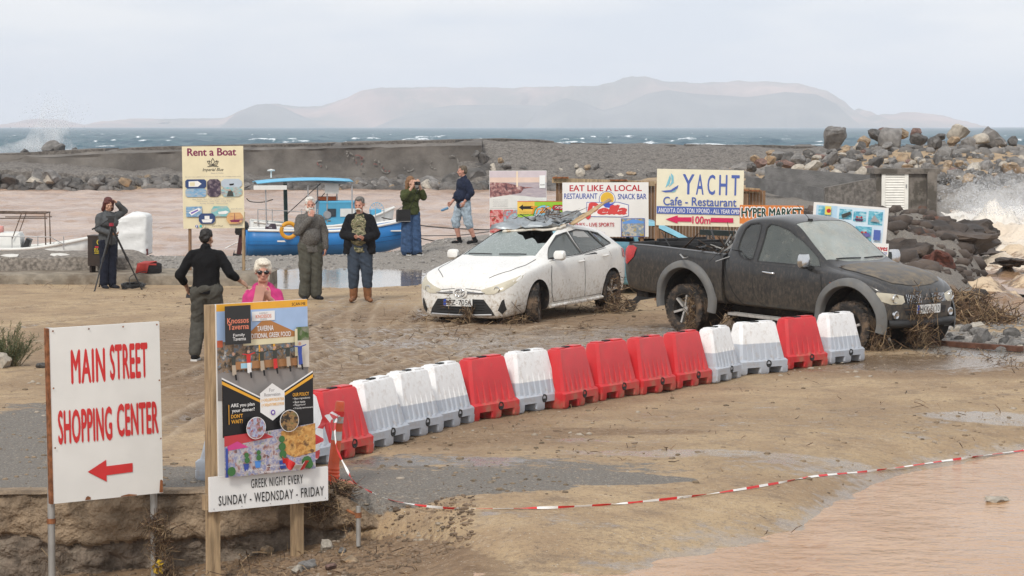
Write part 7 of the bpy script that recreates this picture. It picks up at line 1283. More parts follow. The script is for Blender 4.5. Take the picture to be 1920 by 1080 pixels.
# ================================================================== BOATS
def hull(root, m_side, m_in, Lh, Bm, sheer, depth, rake=.25, name='hull', bowx=1, n=22, gun=None, stern=.75, planks=0):
    """open boat, bow towards +x; sheer(t) height of the gunwale, t 0 stern .. 1 bow"""
    outer, inner = [], []
    for i in range(n):
        t = i / (n - 1); x = -Lh / 2 + Lh * t; w = Bm / 2 * (stern + (1 - stern) * math.sin(math.pi * min(t / .55, 1) / 2)) if t < .55 else Bm / 2 * math.cos(math.pi / 2 * ((t - .55) / .45) ** 1.7); w = max(w, .02); h = sheer(t); kz = .0 + .30 * max(0, (t - .7) / .3) ** 2
        rk_ = rake * max(0, (t - .75) / .25) ** 1.5
        prof = [(0, kz), (.55 * w, kz + .06), (.86 * w, kz + .22 * (h - kz) + .08), (.96 * w, kz + .55 * (h - kz)), (w, h)]; outer.append([V((x + rk_ * (z / max(h, .1)), y, z)) for y, z in prof])
    b = MB(); full = [[V((p.x, -p.y, p.z)) for p in r[::-1]] + r[1:] for r in outer]; b.loft(full, closed=False, cap=False); k = len(full[0]); b.add(full[0], [tuple(range(k))]); ho = b.build(name, m_side, root, 40); md = ho.modifiers.new('thickness', 'SOLIDIFY'); md.thickness = .03
    for sd in (-1, 1):
        MB().tube([V((r[-1].x, sd * r[-1].y, r[-1].z + .015)) for r in outer], .035, 8).build('gunwale', gun or m_in, root, 60)
        for q in range(planks): f = .35 + .5 * q / max(1, planks); MB().tube([V((r[3].x * (1 - 0), sd * ((r[3].y) * (1 - .03) + .012 + (r[4].y - r[3].y) * (f - .3)), r[3].z * .35 + (r[4].z - r[3].z * .35) * f)) for r in outer[:-1]], .006, 4).build('strake', mat('hull_line', (.01, .06, .16), .6), root)
    fl = MB(); fl.loft([[V((r[2].x, s_ * r[2].y * .95, r[2].z)) for s_ in (-1, 1)] for r in outer], closed=False, cap=False); fl.build('floor', m_in, root); return outer
blue = mat('boat_blue', (.018, .17, .46), .4, var=.08, vs=3, dirt=((.30, .25, .2), .68, .85)); lblue = mat('boat_light_blue', (.10, .40, .62), .45, var=.08, vs=3, dirt=((.4, .4, .38), .66, .85)); bwhite = mat('boat_white', (.70, .70, .67), .45, var=.05, vs=4, dirt=((.35, .28, .2), .6, .82)); tarp = mat('canopy_blue', (.16, .45, .66), .7, var=.08, vs=5); tube_m = mat('boat_tube', (.42, .42, .42), .4, .6)
# small blue boat in front
c = at(613, 470, 66.5); kb = 66.5 / FPX
sb = thing('small_blue_boat', 'bright blue open boat with white gunwale and outboard at the quay', 'boat', (c.x, 66.5, -.36), R(9))
Ls = 4.15; o1 = hull(sb, blue, bwhite, Ls, 1.55, lambda t: .64 + .05 * (1 - t) ** 2 + .34 * max(0, (t - .45) / .55) ** 2, .6, .28, gun=bwhite, planks=3)
for x in (-1.2, -.2, .8): MB().box((x, 0, .42), (.26, 1.35, .04)).build('thwart', bwhite, sb)
MB().box((1.35, 0, .66), (1.1, .95, .03)).build('foredeck', bwhite, sb)
s_ = Sign.__new__(Sign); s_.root = sb; s_.W, s_.H, s_.zb, s_.t, s_.k, s_.layers, s_.tilt = .62, .12, .62, 0, 0, {}, 0; s_.text('ΛΗ ΕΜΛ 3821', 0, 0, 100, 100, I_wht, .01); q = s_.done('registration'); s_.print.location = (1.38, -.50, .04); s_.print.rotation_euler = (R(-8), R(-7), R(24))
def outboard(root, x, y, z, tilt):
    e = bpy.data.objects.new('outboard_motor', None); COL.objects.link(e); e.parent = root; e.location = (x, y, z); e.rotation_euler = (0, tilt, 0)
    b = MB(); b.loft([[V((a * .17 * s1 - .04, q_ * .13 * s1, zz)) for a, q_ in ((-1, -.6), (-.6, -1), (.6, -1), (1, -.6), (1, .6), (.6, 1), (-.6, 1), (-1, .6))] for zz, s1 in ((.12, .8), (.18, 1), (.38, 1), (.46, .85), (.50, .5))]); b.build('cowling', mat('outboard_black', (.015, .015, .016), .35), e, 45)
    MB().box((-.03, 0, -.12), (.12, .09, .5)).build('leg', mat('outboard_red', (.06, .015, .015), .5), e); b = MB(); b.tube([(-.18, 0, -.40), (.06, 0, -.40)], [.03, .05], 10)
    for k in range(3): t = 2.094 * k; b.box((-.16, .07 * math.cos(t), -.40 + .07 * math.sin(t)), (.015, .06, .10), Matrix.Rotation(t, 3, 'X'))
    b.build('propeller', trim, e); MB().tube([(.10, 0, .2), (.45, .02, .26)], .018, 6).build('tiller', trim, e); MB().box((.05, 0, .05), (.10, .2, .22)).build('clamp', tube_m, e); return e
outboard(sb, -Ls / 2 - .12, .1, .42, R(8)); MB().tube([(-Ls / 2 - .1, .2, .42), (-Ls / 2 - .55, .25, .20)], .013, 6).build('rod', tube_m, sb)
MB().lathe([(0, .0), (.14, 0), (.15, .10), (.15, .3), (.12, .4), (0, .4)], (-1.45, .0, .45), 'z', 16).build('fuel_drum', mat('drum_dark', (.05, .03, .04), .5, col2=(.5, .5, .5), c2=(.55, .58)), sb, 45)
lf = MB(); P_ = [(.0 + .19 * math.cos(t), -.06, .19 * math.sin(t)) for t in np.linspace(0, 6.2832, 29)]; lf.tube(P_, .052, 10, cap=False); lb = lf.build('life_ring', mat('ring_yellow', (.62, .30, .02), .55, var=.1), None, 60); lb.location = at(541, 431, 65.4); lb.rotation_euler = (R(10), 0, R(12)); tag(lb, 'yellow life ring hanging on the blue boat gunwale', 'life ring')
# caique with cabin and canopy behind
c = at(600, 425, 70.5)
cq = thing('fishing_boat', 'light blue and white fishing boat with canopy and small cabin', 'boat', (c.x, 70.6, HARB_Z - .10), R(10)); Lc = 3.75
o2_ = hull(cq, mat('caique_hull', (.62, .63, .61), .5, var=.06, vs=3, dirt=((.3, .25, .18), .6, .82)), bwhite, Lc, 1.9, lambda t: .84 + .16 * (1 - t) ** 3 + .5 * max(0, (t - .45) / .55) ** 2, .9, .18, gun=bwhite, stern=.7)
for sd in (-1, 1): MB().tube([V((r[3].x, sd * (r[3].y + .02), r[3].z + .10)) for r in o2_[:-1]], .05, 6, sq=2.0).build('rubbing_band', bwhite, cq, 60)
kq = 70.5 / FPX
def cx(px_, py_, y=0.0): p = at(px_, py_, 70.6 + y) - cq.location; return Matrix.Rotation(-R(10), 3, 'Z') @ p
for sd in (-1, 1): MB().tube([V((r[2].x, sd * (r[2].y * .6 + r[3].y * .4 + .015), r[2].z * .5 + r[3].z * .5 + .05)) for r in o2_[:-1]], .06, 6, sq=2.4).build('hull_band', lblue, cq, 60)
b = MB(); p0 = cx(630, 420); b.loft([[V((p0.x + a * .50 * s1 + sh_, q_ * .52 * s1, zz)) for a, q_ in ((-1, -1), (.8, -1), (1.1, -.5), (1.1, .5), (.8, 1), (-1, 1))] for zz, s1, sh_ in ((.85, 1, 0), (1.45, .96, -.02), (1.52, 1.02, 0), (1.56, .95, 0))]); cabn = b.build('cabin', lblue, cq, 30)
for x_, w_ in ((-.16, .22), (.27, .40)): q = MB(); q.box((p0.x + x_, -.525, 1.24), (w_, .02, .22)); q.build('window', bwhite if w_ > .3 else mat('port_dark', (.04, .05, .06), .3), cabn)
q = MB(); q.lathe([(0, -.54), (.10, -.54), (.12, -.51)], (p0.x - .28, 0, 1.18), 'y', 16); q.build('porthole', tube_m, cabn, 50); MB().box((p0.x - .22, 0, 1.62), (.5, .6, .10)).build('life_raft', mat('raft_orange', (.55, .12, .03), .6), cabn)
tl, tr_ = cx(476, 345), cx(656, 342); zc = tl.z + .10
b = MB(); b.loft([[V((x, y, zc + .06 * (1 - (2 * t - 1) ** 2) - .05 * abs(y) + (tr_.z - tl.z) * t)) for y in (-.95, -.5, 0, .5, .95)] for t in np.linspace(0, 1, 9) for x in [tl.x + (tr_.x - tl.x) * t]], closed=False, cap=False); cn = b.build('canopy', tarp, cq, 60); cn.modifiers.new('thickness', 'SOLIDIFY').thickness = .025
for k in range(6): y = -.8 + k * .32; MB().tube([(tl.x, y, zc - .09 * abs(y) - .03), ((tl.x + tr_.x) / 2, y, zc + .05 - .09 * abs(y)), (tr_.x, y, zc - .09 * abs(y) - .03)], .012, 6).build('canopy_rib', tube_m, cn)
MB().box((tl.x + .35, -.93, zc - .17), (.9, .02, .12)).build('awning_roll', bwhite, cn); MB().box((tr_.x - .55, -.6, zc - .22), (.38, .03, .26)).build('nav_board', bwhite, cn)
q = MB(); q.tube([(tl.x + .45, 0, zc + .08), (tl.x + .45, 0, zc + .26)], .02, 6); q.lathe([(0, 0), (.10, .0), (.11, .03), (0, .06)], (tl.x + .45, 0, zc + .26), 'z', 12); q.build('radar_dome', bwhite, cn, 50)
for px_, yv in ((492, -.8), (572, -.75), (655, -.8), (600, .7), (500, .7), (630, -.3), (610, -.5)):
    t_, b_ = cx(px_, 350), cx(px_, 420); MB().tube([(t_.x, yv, zc - .12), (t_.x + (.0 if px_ > 500 else .02), yv, .95)], .022, 6).build('canopy_post', tube_m, cq)
mstp = cx(533, 350); MB().tube([(mstp.x, -.1, zc), (mstp.x + .02, -.1, .9)], .055, 8).build('mast', mat('mast_green', (.02, .05, .045), .6), cq); MB().tube([(mstp.x, -.1, 1.15), (mstp.x + 1.0, -.2, zc - .05)], .012, 5).build('stay', trim, cq); MB().tube([(mstp.x + .3, -.2, .9), (mstp.x + 1.3, -.2, zc - .1)], .012, 5).build('stay', trim, cq)
for px_ in (478, 505, 560, 590, 700, 716): q = cx(px_, 400); MB().tube([(q.x, -.75, .9), (q.x, -.75, 1.35)], .015, 6).build('rail_post', tube_m, cq)
MB().tube([(cx(478, 400).x, -.75, 1.35), (cx(590, 400).x, -.75, 1.25)], .013, 6).build('rail', tube_m, cq)
nw = cx(707, 395); q = MB()
for k in range(8): t = math.pi * k / 8; q.tube([(nw.x + .20 * math.cos(t + a), -.2, nw.z + .22 * math.sin(t + a)) for a in (0, math.pi)], .006, 4)
q.tube([(nw.x + .20 * math.cos(t), -.2, nw.z + .22 * math.sin(t)) for t in np.linspace(0, 6.2832, 22)], .008, 5, cap=False); q.build('net_winch', lblue, cq); MB().box((nw.x - .02, -.1, nw.z - .15), (.28, .3, .36)).build('winch_box', lblue, cq)
b = MB(); 
for k in range(30): b.tube([V((cx(600, 0).x + random.uniform(-.4, .3), random.uniform(-.6, .3), .95 + random.uniform(0, .15))) for _ in range(3)], .02, 5)
b.build('ropes_and_gear', mat('gear', (.30, .24, .16), .9, var=.5, vs=5, col2=(.08, .09, .1)), cq)['kind'] = 'stuff'
# mooring ropes
def rope(label, pts, r=.016): b = MB(); b.tube([p for p in smooth_line(pts, 8)], r, 5); o = b.build('mooring_rope', mat('rope_dark', (.05, .045, .04), .9), None, 60); return tag(o, label, 'rope')
rope('mooring rope from the bow of the fishing boat to the right', [at(716, 408, 70), at(800, 424, 68), at(920, 431, 66), at(1060, 430, 64)])
rope('lower mooring rope from the blue boat bow to the quay', [at(755, 436, 66.3), at(790, 447, 65.5), at(832, 455, 65)]); rope('thin rope running behind the man in shorts', [at(790, 442, 68), at(860, 441, 66), at(920, 434, 62)], .011)
rope('mooring rope from the stern fittings to the left', [at(462, 372, 70), at(470, 378, 70), at(492, 379, 70), at(512, 374, 70)], .014)
# boat with a metal frame at the left edge
c = at(20, 470, 60.5); lb_ = thing('moored_white_boat', 'white boat with rusty awning frame at the left edge', 'boat', (c.x, 60.6, HARB_Z - .05), R(4))
hull(lb_, bwhite, bwhite, 3.4, 1.5, lambda t: .66 + .25 * max(0, (t - .5) / .5) ** 2, .6, .2)
def lx(px_, py_, yy=60.6): return Matrix.Rotation(-R(4), 3, 'Z') @ (at(px_, py_, yy) - lb_.location)
b = MB(); b.loft([[V((lx(18, 0).x + a * .30 * s1, q_ * .45 * s1, zz)) for a, q_ in ((-1, -1), (.8, -1), (1, 0), (.8, 1), (-1, 1))] for zz, s1 in ((.6, 1), (.95, .95), (1.05, .8))]); b.build('console', bwhite, lb_, 35); MB().box((lx(48, 0).x, -.2, .78), (.12, .4, .26), Matrix.Rotation(R(20), 3, 'Y')).build('windshield', trim, lb_)
b1 = [lx(-10, 398), lx(88, 399), lx(90, 470)]; fm_ = mat('frame_rusty', (.10, .065, .045), .8, var=.4)
for yy in (-.5, .5): MB().tube([V((p.x, yy, p.z)) for p in b1], .02, 6).build('awning_frame', fm_, lb_); MB().tube([V((lx(0, 0).x, yy, lx(0, 408).z)), V((lx(88, 0).x, yy, lx(88, 408).z))], .014, 6).build('frame_rail', fm_, lb_); MB().tube([V((lx(22, 0).x, yy, .9)), V((lx(40, 0).x, yy, lx(0, 399).z))], .012, 5).build('frame_brace', fm_, lb_)
for px_ in (5, 30, 60, 85): MB().tube([V((lx(px_, 0).x, -.5, lx(px_, 399).z)), V((lx(px_, 0).x, .5, lx(px_, 399).z))], .012, 5).build('cross_tube', fm_, lb_)
for x in (-.6, .1, .7, 1.3): MB().tube([(x, -.7, .66), (x, -.7, .98)], .012, 5).build('rail_post', tube_m, lb_)
MB().tube([(-1.2, -.7, 1.0), (1.0, -.7, .96), (1.35, -.6, .75)], .012, 5).build('rail', tube_m, lb_); MB().tube([lx(-2, 430), lx(6, 430)], .09, 10).build('fender', mat('fender_pink', (.55, .25, .22), .6), lb_)
# shrouded boat
cv = thing('shrouded_boat', 'boat stern wrapped in a wrinkled white cover behind the tripod', 'covered boat', at(246, 478, 57.5)); kc = 57.5 / FPX; n = 40; rows = []
for t in np.linspace(0, 1, 26):
    z = t * 80 * kc; rr = []
    for k in range(n):
        a = 6.2832 * k / n; px_, py_ = math.copysign(abs(math.cos(a)) ** .35, math.cos(a)), math.copysign(abs(math.sin(a)) ** .35, math.sin(a)); w = (31 - 3 * max(0, t - .82) / .18 - 22 * max(0, (t - .93) / .07) ** 2) * kc; d = .45 * (1 - .6 * max(0, (t - .93) / .07))
        wr_ = .022 * float(fbm(np.array(a * 2.0 + t * 2.5), np.array(t * 5.5 - a), 4, 3)) * 2
        rr.append(V((px_ * w * (1 + wr_), .5 + py_ * d * (1 + wr_ * 1.6), z - .10 * t * max(0, -px_) * (t > .8))))
    rows.append(rr)
b = MB(); b.loft(rows); b.build('cover', mat('cover_white', (.70, .70, .69), .55, var=.05, vs=4, bump=1.0, bs=7), cv, 180); MB().box((.28, .2, .06), (.16, .2, .14)).build('stern_foot', mat('hull_maroon', (.10, .03, .03), .5), cv)
# ================================================================== KERB, PUDDLE AND SMALL THINGS
kc_ = mat('kerb_concrete', (.24, .205, .16), .95, var=.25, vs=4, bump=1.4, bs=14, col2=(.145, .115, .085), c2=(.45, .65)); kg = mat('kerb_gravelly', (.20, .175, .15), .95, var=.4, vs=14, bump=1.6, bs=18, col2=(.36, .33, .29), c2=(.6, .7))
def long_block(name, label, x0, x1, prof, m, y, jit=.02, step=.12, seed=1, cat='kerb', endz=None):
    root = thing(name, label, cat, (x0, y, 0)); rows = []
    for x in np.arange(x0, x1 + step, step):
        f = 1.0 if endz is None else float(sst(x1, x1 - endz, x)); rows.append([V((x - x0, yv + jit * 2 * float(fbm(np.array(x * 1.7 + k * 3), np.array(k * 5.), 3, seed)), (zv * f if zv > 0 else zv) + jit * 1.5 * float(fbm(np.array(x * 2.1 + k * 9), np.array(k * 2.), 3, seed + 4)) * (zv > 0.01))) for k, (yv, zv) in enumerate(prof)])
    b = MB(); b.loft(rows); b.build('block', m, root, 40); return root
long_block('low_kerb', 'low muddy concrete kerb step along the far side of the lot', -16, -4.6, [(0, -.15), (.0, .10), (.05, .17), (.12, .20), (1.6, .21), (1.7, -.15)], kc_, 48.45, .022, .12, 3)
long_block('low_wall', 'gravelly concrete slab wall behind the woman with the tripod', -16, -6.55, [(0, .1), (.03, .30), (.10, .44), (.5, .50), (1.6, .53), (1.8, .1)], kg, 49.7, .03, .12, 8, 'wall', 1.1)
for k, (px_, w_) in enumerate(((18, .30), (105, .34), (30, .15))): p = at(px_, 479, 49.85); b = MB(); b.loft([[V((w_ * (.5 + .2 * math.sin(i * 2.1 + k)) * math.cos(i * .785), w_ * .4 * math.sin(i * .785), h_)) for i in range(8)] for h_ in (0, .012)]); o = b.build('paint_splash', mat('splash_white', (.62, .60, .56), .8, var=.1)); o.location = (p.x, 49.95 + .2 * k, .475); o.rotation_euler.x = R(12); tag(o, ['white paint splash on the low wall at the far left', 'white paint splash on the low wall beside the bin', 'small white paint fleck on the low wall'][k], 'paint splash')
x = np.linspace(-8, .2, 60); y = np.linspace(47.4, 56, 60); X, Y = np.meshgrid(x, y); pud = link('puddle', gridmesh('puddle', X, Y, -.016 + 0 * X, water_mat('puddle_water', (.20, .155, .115), (1, 1, 1), .02, 3, .02, (1, 1, 1), False))); pud['kind'] = 'structure'
# ---- tripod
blk_t = mat('tripod_black', (.016, .016, .017), .45); tz = 47.0; apex = at(209, 424, 46.9); tri = thing('camera_tripod', 'black video tripod with pan handle in front of the woman in grey', 'tripod', (apex.x, apex.y, 0)); O = V((apex.x, apex.y, 0))
for fp in ((177, 547), (186, 539), (266, 543)):
    f = onz(*fp) - O; a_ = apex - O; lg = MB(); lg.tube([a_, a_ + (f - a_) * .55], .020, 8); lg.tube([a_ + (f - a_) * .5, f], .014, 8); l_ = lg.build('leg', blk_t, tri, 50); kk = MB(); kk.tube([a_ + (f - a_) * .48, a_ + (f - a_) * .53], .028, 8); kk.build('lock', blk_t, l_); q = MB(); q.tube([f + (a_ - f) * .01, f - (a_ - f) * .004], .022, 8); q.build('foot', blk_t, l_)
a_ = apex - O; b = MB(); b.tube([a_ + V((0, 0, -.35)), a_ + V((0, 0, .02))], .022, 8); b.build('column', blk_t, tri, 50); b = MB(); b.tube([a_ + V((0, 0, .0)), a_ + V((0, 0, .06))], .045, 12); b.build('collar', mat('collar_red', (.30, .02, .04), .4), tri, 50); b = MB(); b.box(a_ + V((0, 0, .11)), (.12, .10, .08)); b.box(a_ + V((-.01, 0, .17)), (.16, .07, .025)); b.build('fluid_head', blk_t, tri); h2 = at(173, 430, 46.6) - O; b = MB(); b.tube([a_ + V((-.03, 0, .13)), a_ + (h2 - a_) * .6 + V((0, 0, .05)), h2], [.010, .010, .017], 8); b.build('pan_handle', blk_t, tri, 50)
# ---- bin
g = at(191, 512, 49.3); bn = thing('litter_bin', 'dark brown litter bin with yellow lettering behind the tripod', 'bin', (g.x, 49.25, .2), R(-6)); bm_ = mat('bin_brown', (.032, .020, .015), .5, var=.15)
for sx in (-.2, .2): MB().box((sx, .1, .06), (.04, .3, .14)).build('leg', bm_, bn)
b = MB(); b.box((0, .12, .40), (.48, .42, .56)); b.build('box', bm_, bn); MB().box((0, .12, .695), (.50, .44, .03)).build('lid', bm_, bn); MB().box((0, -.095, .28), (.012, .01, .30)).build('door_gap', blk_t, bn)
s_ = Sign.__new__(Sign); s_.root = bn; s_.W, s_.H, s_.zb, s_.t, s_.k, s_.layers, s_.tilt = .48, .56, .12, .19, 0, {}, 0; I_yel = ink('bin_yellow', (.62, .47, .03)); s_.rect(20, 10, 76, 62, I_blk).disc(48, 18, 11, I_yel, 18).disc(48, 18, 8, I_blk, 18).disc(48, 18, 4, I_yel, 10).rect(66, 12, 80, 24, I_grey).rect(30, 32, 66, 37, I_dred)
for k, t in enumerate(('IN THE', 'PARKING', 'AND MORE')): s_.text(t, 28, 39 + 7 * k, 72, 44 + 7 * k, I_yel, .02)
s_.done('print')
# ---- bag, cable
g = at(277, 524, 48.7); bg_ = thing('equipment_bag', 'red and black equipment bag lying on the kerb', 'bag', (g.x, 48.75, .2), R(8)); b = MB(); b.loft([[V((x_, q_[0] * s1, .11 + q_[1] * s1)) for q_ in ((-.13, -.11), (.13, -.11), (.15, 0), (.11, .10), (-.11, .10), (-.15, 0))] for x_, s1 in ((-.05, .9), (.0, 1), (.2, .95), (.26, .7))]); b.build('pouch', mat('bag_fabric', (.015, .014, .015), .8, bump=.5), bg_, 40)
b = MB(); b.loft([[V((x_, yy, zz)) for x_, yy, zz in ((-.24 + d_, -.16, .02), (-.20 + d_, -.14, .20), (-.06 + d_, -.02, .24), (-.04 + d_, .12, .20))] for d_ in (0, .08, .17, .22)], closed=False, cap=False); o = b.build('flap', mat('bag_red', (.50, .06, .05), .6, var=.15, bump=.4), bg_, 60); o.modifiers.new('thickness', 'SOLIDIFY').thickness = .015; MB().box((.06, -.13, .18), (.2, .02, .03)).build('zip_trim', MATS['bag_red'], bg_)
g = onz(249, 541); b = MB(); rg_ = random.Random(8)
for k in range(9): b.tube([V((g.x + (.16 + .05 * rg_.random()) * math.cos(t) + rg_.uniform(-.02, .02), g.y + .5 * math.sin(t), .02 + .03 * rg_.random() + .012 * k * .5)) for t in np.linspace(0, 6.2, 18)], .010, 5)
b.tube(smooth_line([(g.x - .05, g.y, .05), (g.x - .08, g.y + .2, .2), (g.x + .08, g.y + .3, .28), (g.x + .2, g.y + .4, .3)], 6), .007, 5); o = b.build('cable_coil', mat('cable_black', (.014, .014, .015), .5), None, 60); tag(o, 'coil of black cable on the sand by the tripod foot', 'cable')
# ---- scrub at the left edge
gsh = onz(22, 688); shr = thing('scrub_bush', 'grey-green scrub bush at the left edge of the lot', 'bush', gsh); rg_ = random.Random(5); stem = MB(); lf = MB()
for _ in range(150):
    a = rg_.uniform(0, 6.28); r0 = rg_.uniform(0, .16); l = rg_.uniform(.22, .60); tl = rg_.uniform(.05, .85); p = V((r0 * math.cos(a) - .05, r0 * math.sin(a), 0)); d = V((math.cos(a) * math.sin(tl), math.sin(a) * math.sin(tl) * .8, math.cos(tl))); e_ = p + d * l + V((0, 0, -.06 * tl)); m_ = p + d * l * .5 + V((rg_.gauss(0, .02), rg_.gauss(0, .02), .02)); stem.tube([p, m_, e_], [.004, .003, .0015], 3, cap=False)
    for k in range(26):
        f = rg_.uniform(.25, 1); c_ = p + (m_ - p) * min(1, f * 2) if f < .5 else m_ + (e_ - m_) * (f * 2 - 1); dd = (d + V((rg_.gauss(0, .7), rg_.gauss(0, .7), rg_.gauss(0, .5)))).normalized(); ll = rg_.uniform(.025, .06); n_ = dd.orthogonal().normalized() * ll * .13; lf.add([c_ - n_, c_ + dd * ll * .5 - n_ * .3, c_ + dd * ll, c_ + dd * ll * .5 + n_ * .9], [(0, 1, 2, 3)], rg_.randrange(3))
stem.build('stems', mat('scrub_stem', (.14, .12, .06), .9), shr)
me = bpy.data.meshes.new('foliage'); me.from_pydata([tuple(p) for p in lf.v], [], lf.f); [me.materials.append(mat('scrub_%d' % i, c_, .8, var=.25)) for i, c_ in enumerate(((.085, .10, .045), (.12, .135, .07), (.055, .075, .03)))]; me.polygons.foreach_set('material_index', lf.m); link('foliage', me, shr)
def lone_stone(label, px_, py_, w, k, seed, flat=.6, y=None, cat='stone', name='stone'):
    p = gpt(px_, py_) if y is None else at(px_, py_, y); s1 = w / FPX * p.y / 2; o = link(name, rock_mesh(name, seed, RM[k], 3, 10, .16)); o.location = p + V((0, 0, s1 * flat * .5)); o.scale = (s1 * 1.25, s1 * 1.0, s1 * flat * 1.3); o.rotation_euler = (0, 0, seed); return tag(o, label, cat)
lone_stone('pale concrete lump behind the scrub at the left edge', 4, 690, 40, 4, 3, .9)
lone_stone('dark clod beside the left edge of the white arrow sign', 78, 690, 20, 0, 4)
for a in [('brown stone in the hollow left of the taverna sign post', 432, 1042, 30, 3, 51, 1.0), ('tan stone lying against the broken wall under the board', 500, 1045, 26, 2, 53, .8), ('speckled grey stone at the foot of the right sign post', 576, 1066, 34, 1, 54, .7), ('grey concrete chunk under the wall near the pipe', 610, 1030, 32, 4, 55, .7), ('flat tan stone on the mud below the pipe', 655, 1056, 48, 2, 56, .35), ('small red brick piece in the mud', 620, 1070, 24, 3, 57, .6), ('pale stone half buried at the bottom edge under the taverna board', 556, 1079, 34, 4, 58, .5), ('small grey stone right of the concrete chunk', 640, 1040, 20, 1, 59, .6), ('light pebble stone on the ramp slope', 808, 1026, 8, 4, 60, .8)]: lone_stone(*a)
bank_ = thing('stone_bank', 'bank of rounded grey stones between the pickup front and the debris heap', 'stones', gpt(1840, 640))
for k, (px_, py_, w_, kk) in enumerate([(1790, 620, 26, 4), (1812, 622, 30, 1), (1838, 618, 34, 4), (1832, 629, 30, 1), (1800, 638, 22, 1), (1842, 642, 46, 1), (1880, 645, 30, 0), (1905, 650, 34, 1), (1860, 632, 22, 4), (1895, 632, 50, 0), (1915, 660, 30, 4), (1880, 660, 24, 1), (1780, 632, 18, 0), (1775, 612, 26, 4)]): p = gpt(px_, py_); s1 = w_ / FPX * p.y / 2; stone(bank_, p - bank_.location + V((0, 0, s1 * .2)), s1 * 1.1, kk, rk)
d_ = ray(1870, 940); t_ = (WATER_Z - EYE) / d_.z; o = link('stone', rock_mesh('stone', 91, RM[4], 3, 10, .2)); o.location = (d_.x * t_, d_.y * t_, WATER_Z + .015); o.scale = (.135, .11, .055); tag(o, 'pale stone sticking out of the brown flood water', 'stone')
# ---- debris heap right of the pickup, driftwood
hp = gpt(1822, 604); straw('debris_heap', 'heap of reeds, branches and roots washed up beside the pickup', [(hp + V((0, .3, .10)), (.30, .5, .07), 900, .34, 0), (hp + V((-.10, .5, .28)), (.20, .4, .06), 500, .3, 0), (hp + V((.22, 0, .04)), (.25, .4, .03), 250, .4, 0), (hp + V((-.3, -.3, .05)), (.15, .2, .03), 160, .3, 0)], STRAW, seed=31, r=.006)
b = MB(); p0_, p1_ = gpt(1745, 647), gpt(1915, 662); b.bar(p0_ + V((0, 0, .03)), p1_ + V((0, 0, .05)), .10, .07); o = b.build('driftwood_beam', mat('beam_rust', (.12, .055, .035), .85, var=.35, vs=10)); tag(o, 'long reddish wooden beam lying by the shore stones', 'beam')
straw('flood_litter', 'twigs, reeds and leaf litter strewn over the mud', [(gpt(px_, py_) + V((0, 0, .008)), (w_, w_ * 3, .004), n_, l_, 0) for px_, py_, w_, n_, l_ in [(150, 535, .4, 30, .3), (80, 530, .2, 25, .25), (270, 556, .25, 40, .1), (870, 620, .3, 40, .16), (1095, 615, .08, 30, .10), (1050, 595, .5, 60, .2), (820, 600, .5, 60, .22), (1770, 668, .12, 60, .12), (1900, 685, .2, 60, .18), (1870, 672, .2, 40, .2), (930, 640, 1.2, 120, .07), (1150, 815, .5, 40, .08), (1000, 812, .4, 30, .08), (650, 640, 1.5, 80, .07), (300, 700, 1.5, 80, .08), (1500, 760, 1.2, 40, .06), (1130, 640, 1, 80, .08), (1720, 760, .3, 12, .15), (640, 1050, .35, 130, .10), (520, 1065, .3, 110, .12), (780, 1060, .3, 60, .08), (1440, 985, .1, 6, .12)]], STRAW, seed=41, r=.0035)
straw('wall_straw', 'dry straw bundle caught round the marker post foot and sign post', [(at(634, 917, 20.95), (.05, .08, .02), 240, .17, 0), (at(612, 942, 20.75), (.05, .03, .02), 60, .15, .2), (at(590, 952, 20.75), (.03, .03, .04), 60, .22, .9), (at(610, 955, 20.75), (.04, .02, .02), 30, .2, .6), (at(660, 985, 20.55), (.03, .02, .06), 30, .16, .9)], STRAW, seed=43, r=.003)
straw('hanging_roots', 'roots and stalks hanging down the wall beside the arrow sign post', [(at(288, 985, 20.5), (.02, .02, .04), 60, .2, .9), (at(298, 1020, 20.5), (.02, .02, .07), 70, .22, 1.2), (at(310, 1060, 20.5), (.05, .02, .07), 70, .2, .8), (at(300, 1000, 20.5), (.05, .03, .03), 40, .2, .3), (at(96, 1060, 20.2), (.015, .015, .06), 14, .2, 1.4)], STRAW, seed=44, r=.0028)
b = MB(); rg_ = random.Random(6)
for k in range(10): c_ = at(292 + rg_.uniform(-8, 14), 1054 + rg_.uniform(-10, 22), 20.42); n_ = V((rg_.gauss(0, 1), rg_.gauss(0, 1), rg_.gauss(0, 1))).normalized() * .03; m_ = n_.orthogonal().normalized() * .018; b.add([c_ - n_, c_ + m_, c_ + n_, c_ - m_ + V((0, -.01, .01))], [(0, 1, 2, 3)])
o = b.build('yellow_wrapper', mat('wrapper_yellow', (.55, .36, .03), .5, var=.3, vs=30)); tag(o, 'torn yellow wrapper caught in the roots on the wall', 'litter'); o['kind'] = 'stuff'
# ---- bent pipe in the wall
pp = thing('rusty_pipe', 'short rusty pipe with a coupling standing against the wall end', 'pipe', at(672, 1010, 20.45)); k_ = 20.45 / FPX
b = MB(); b.tube([(0, 0, -.06), (0, 0, 62 * k_)], .020, 10); b.build('tube', galv, pp, 50); b = MB(); b.tube([(0, 0, 40 * k_), (0, 0, 50 * k_)], .028, 10); b.tube([(-.02, 0, 46 * k_), (-22 * k_, .02, 54 * k_)], .012, 6); b.build('coupling', rustm, pp, 50)
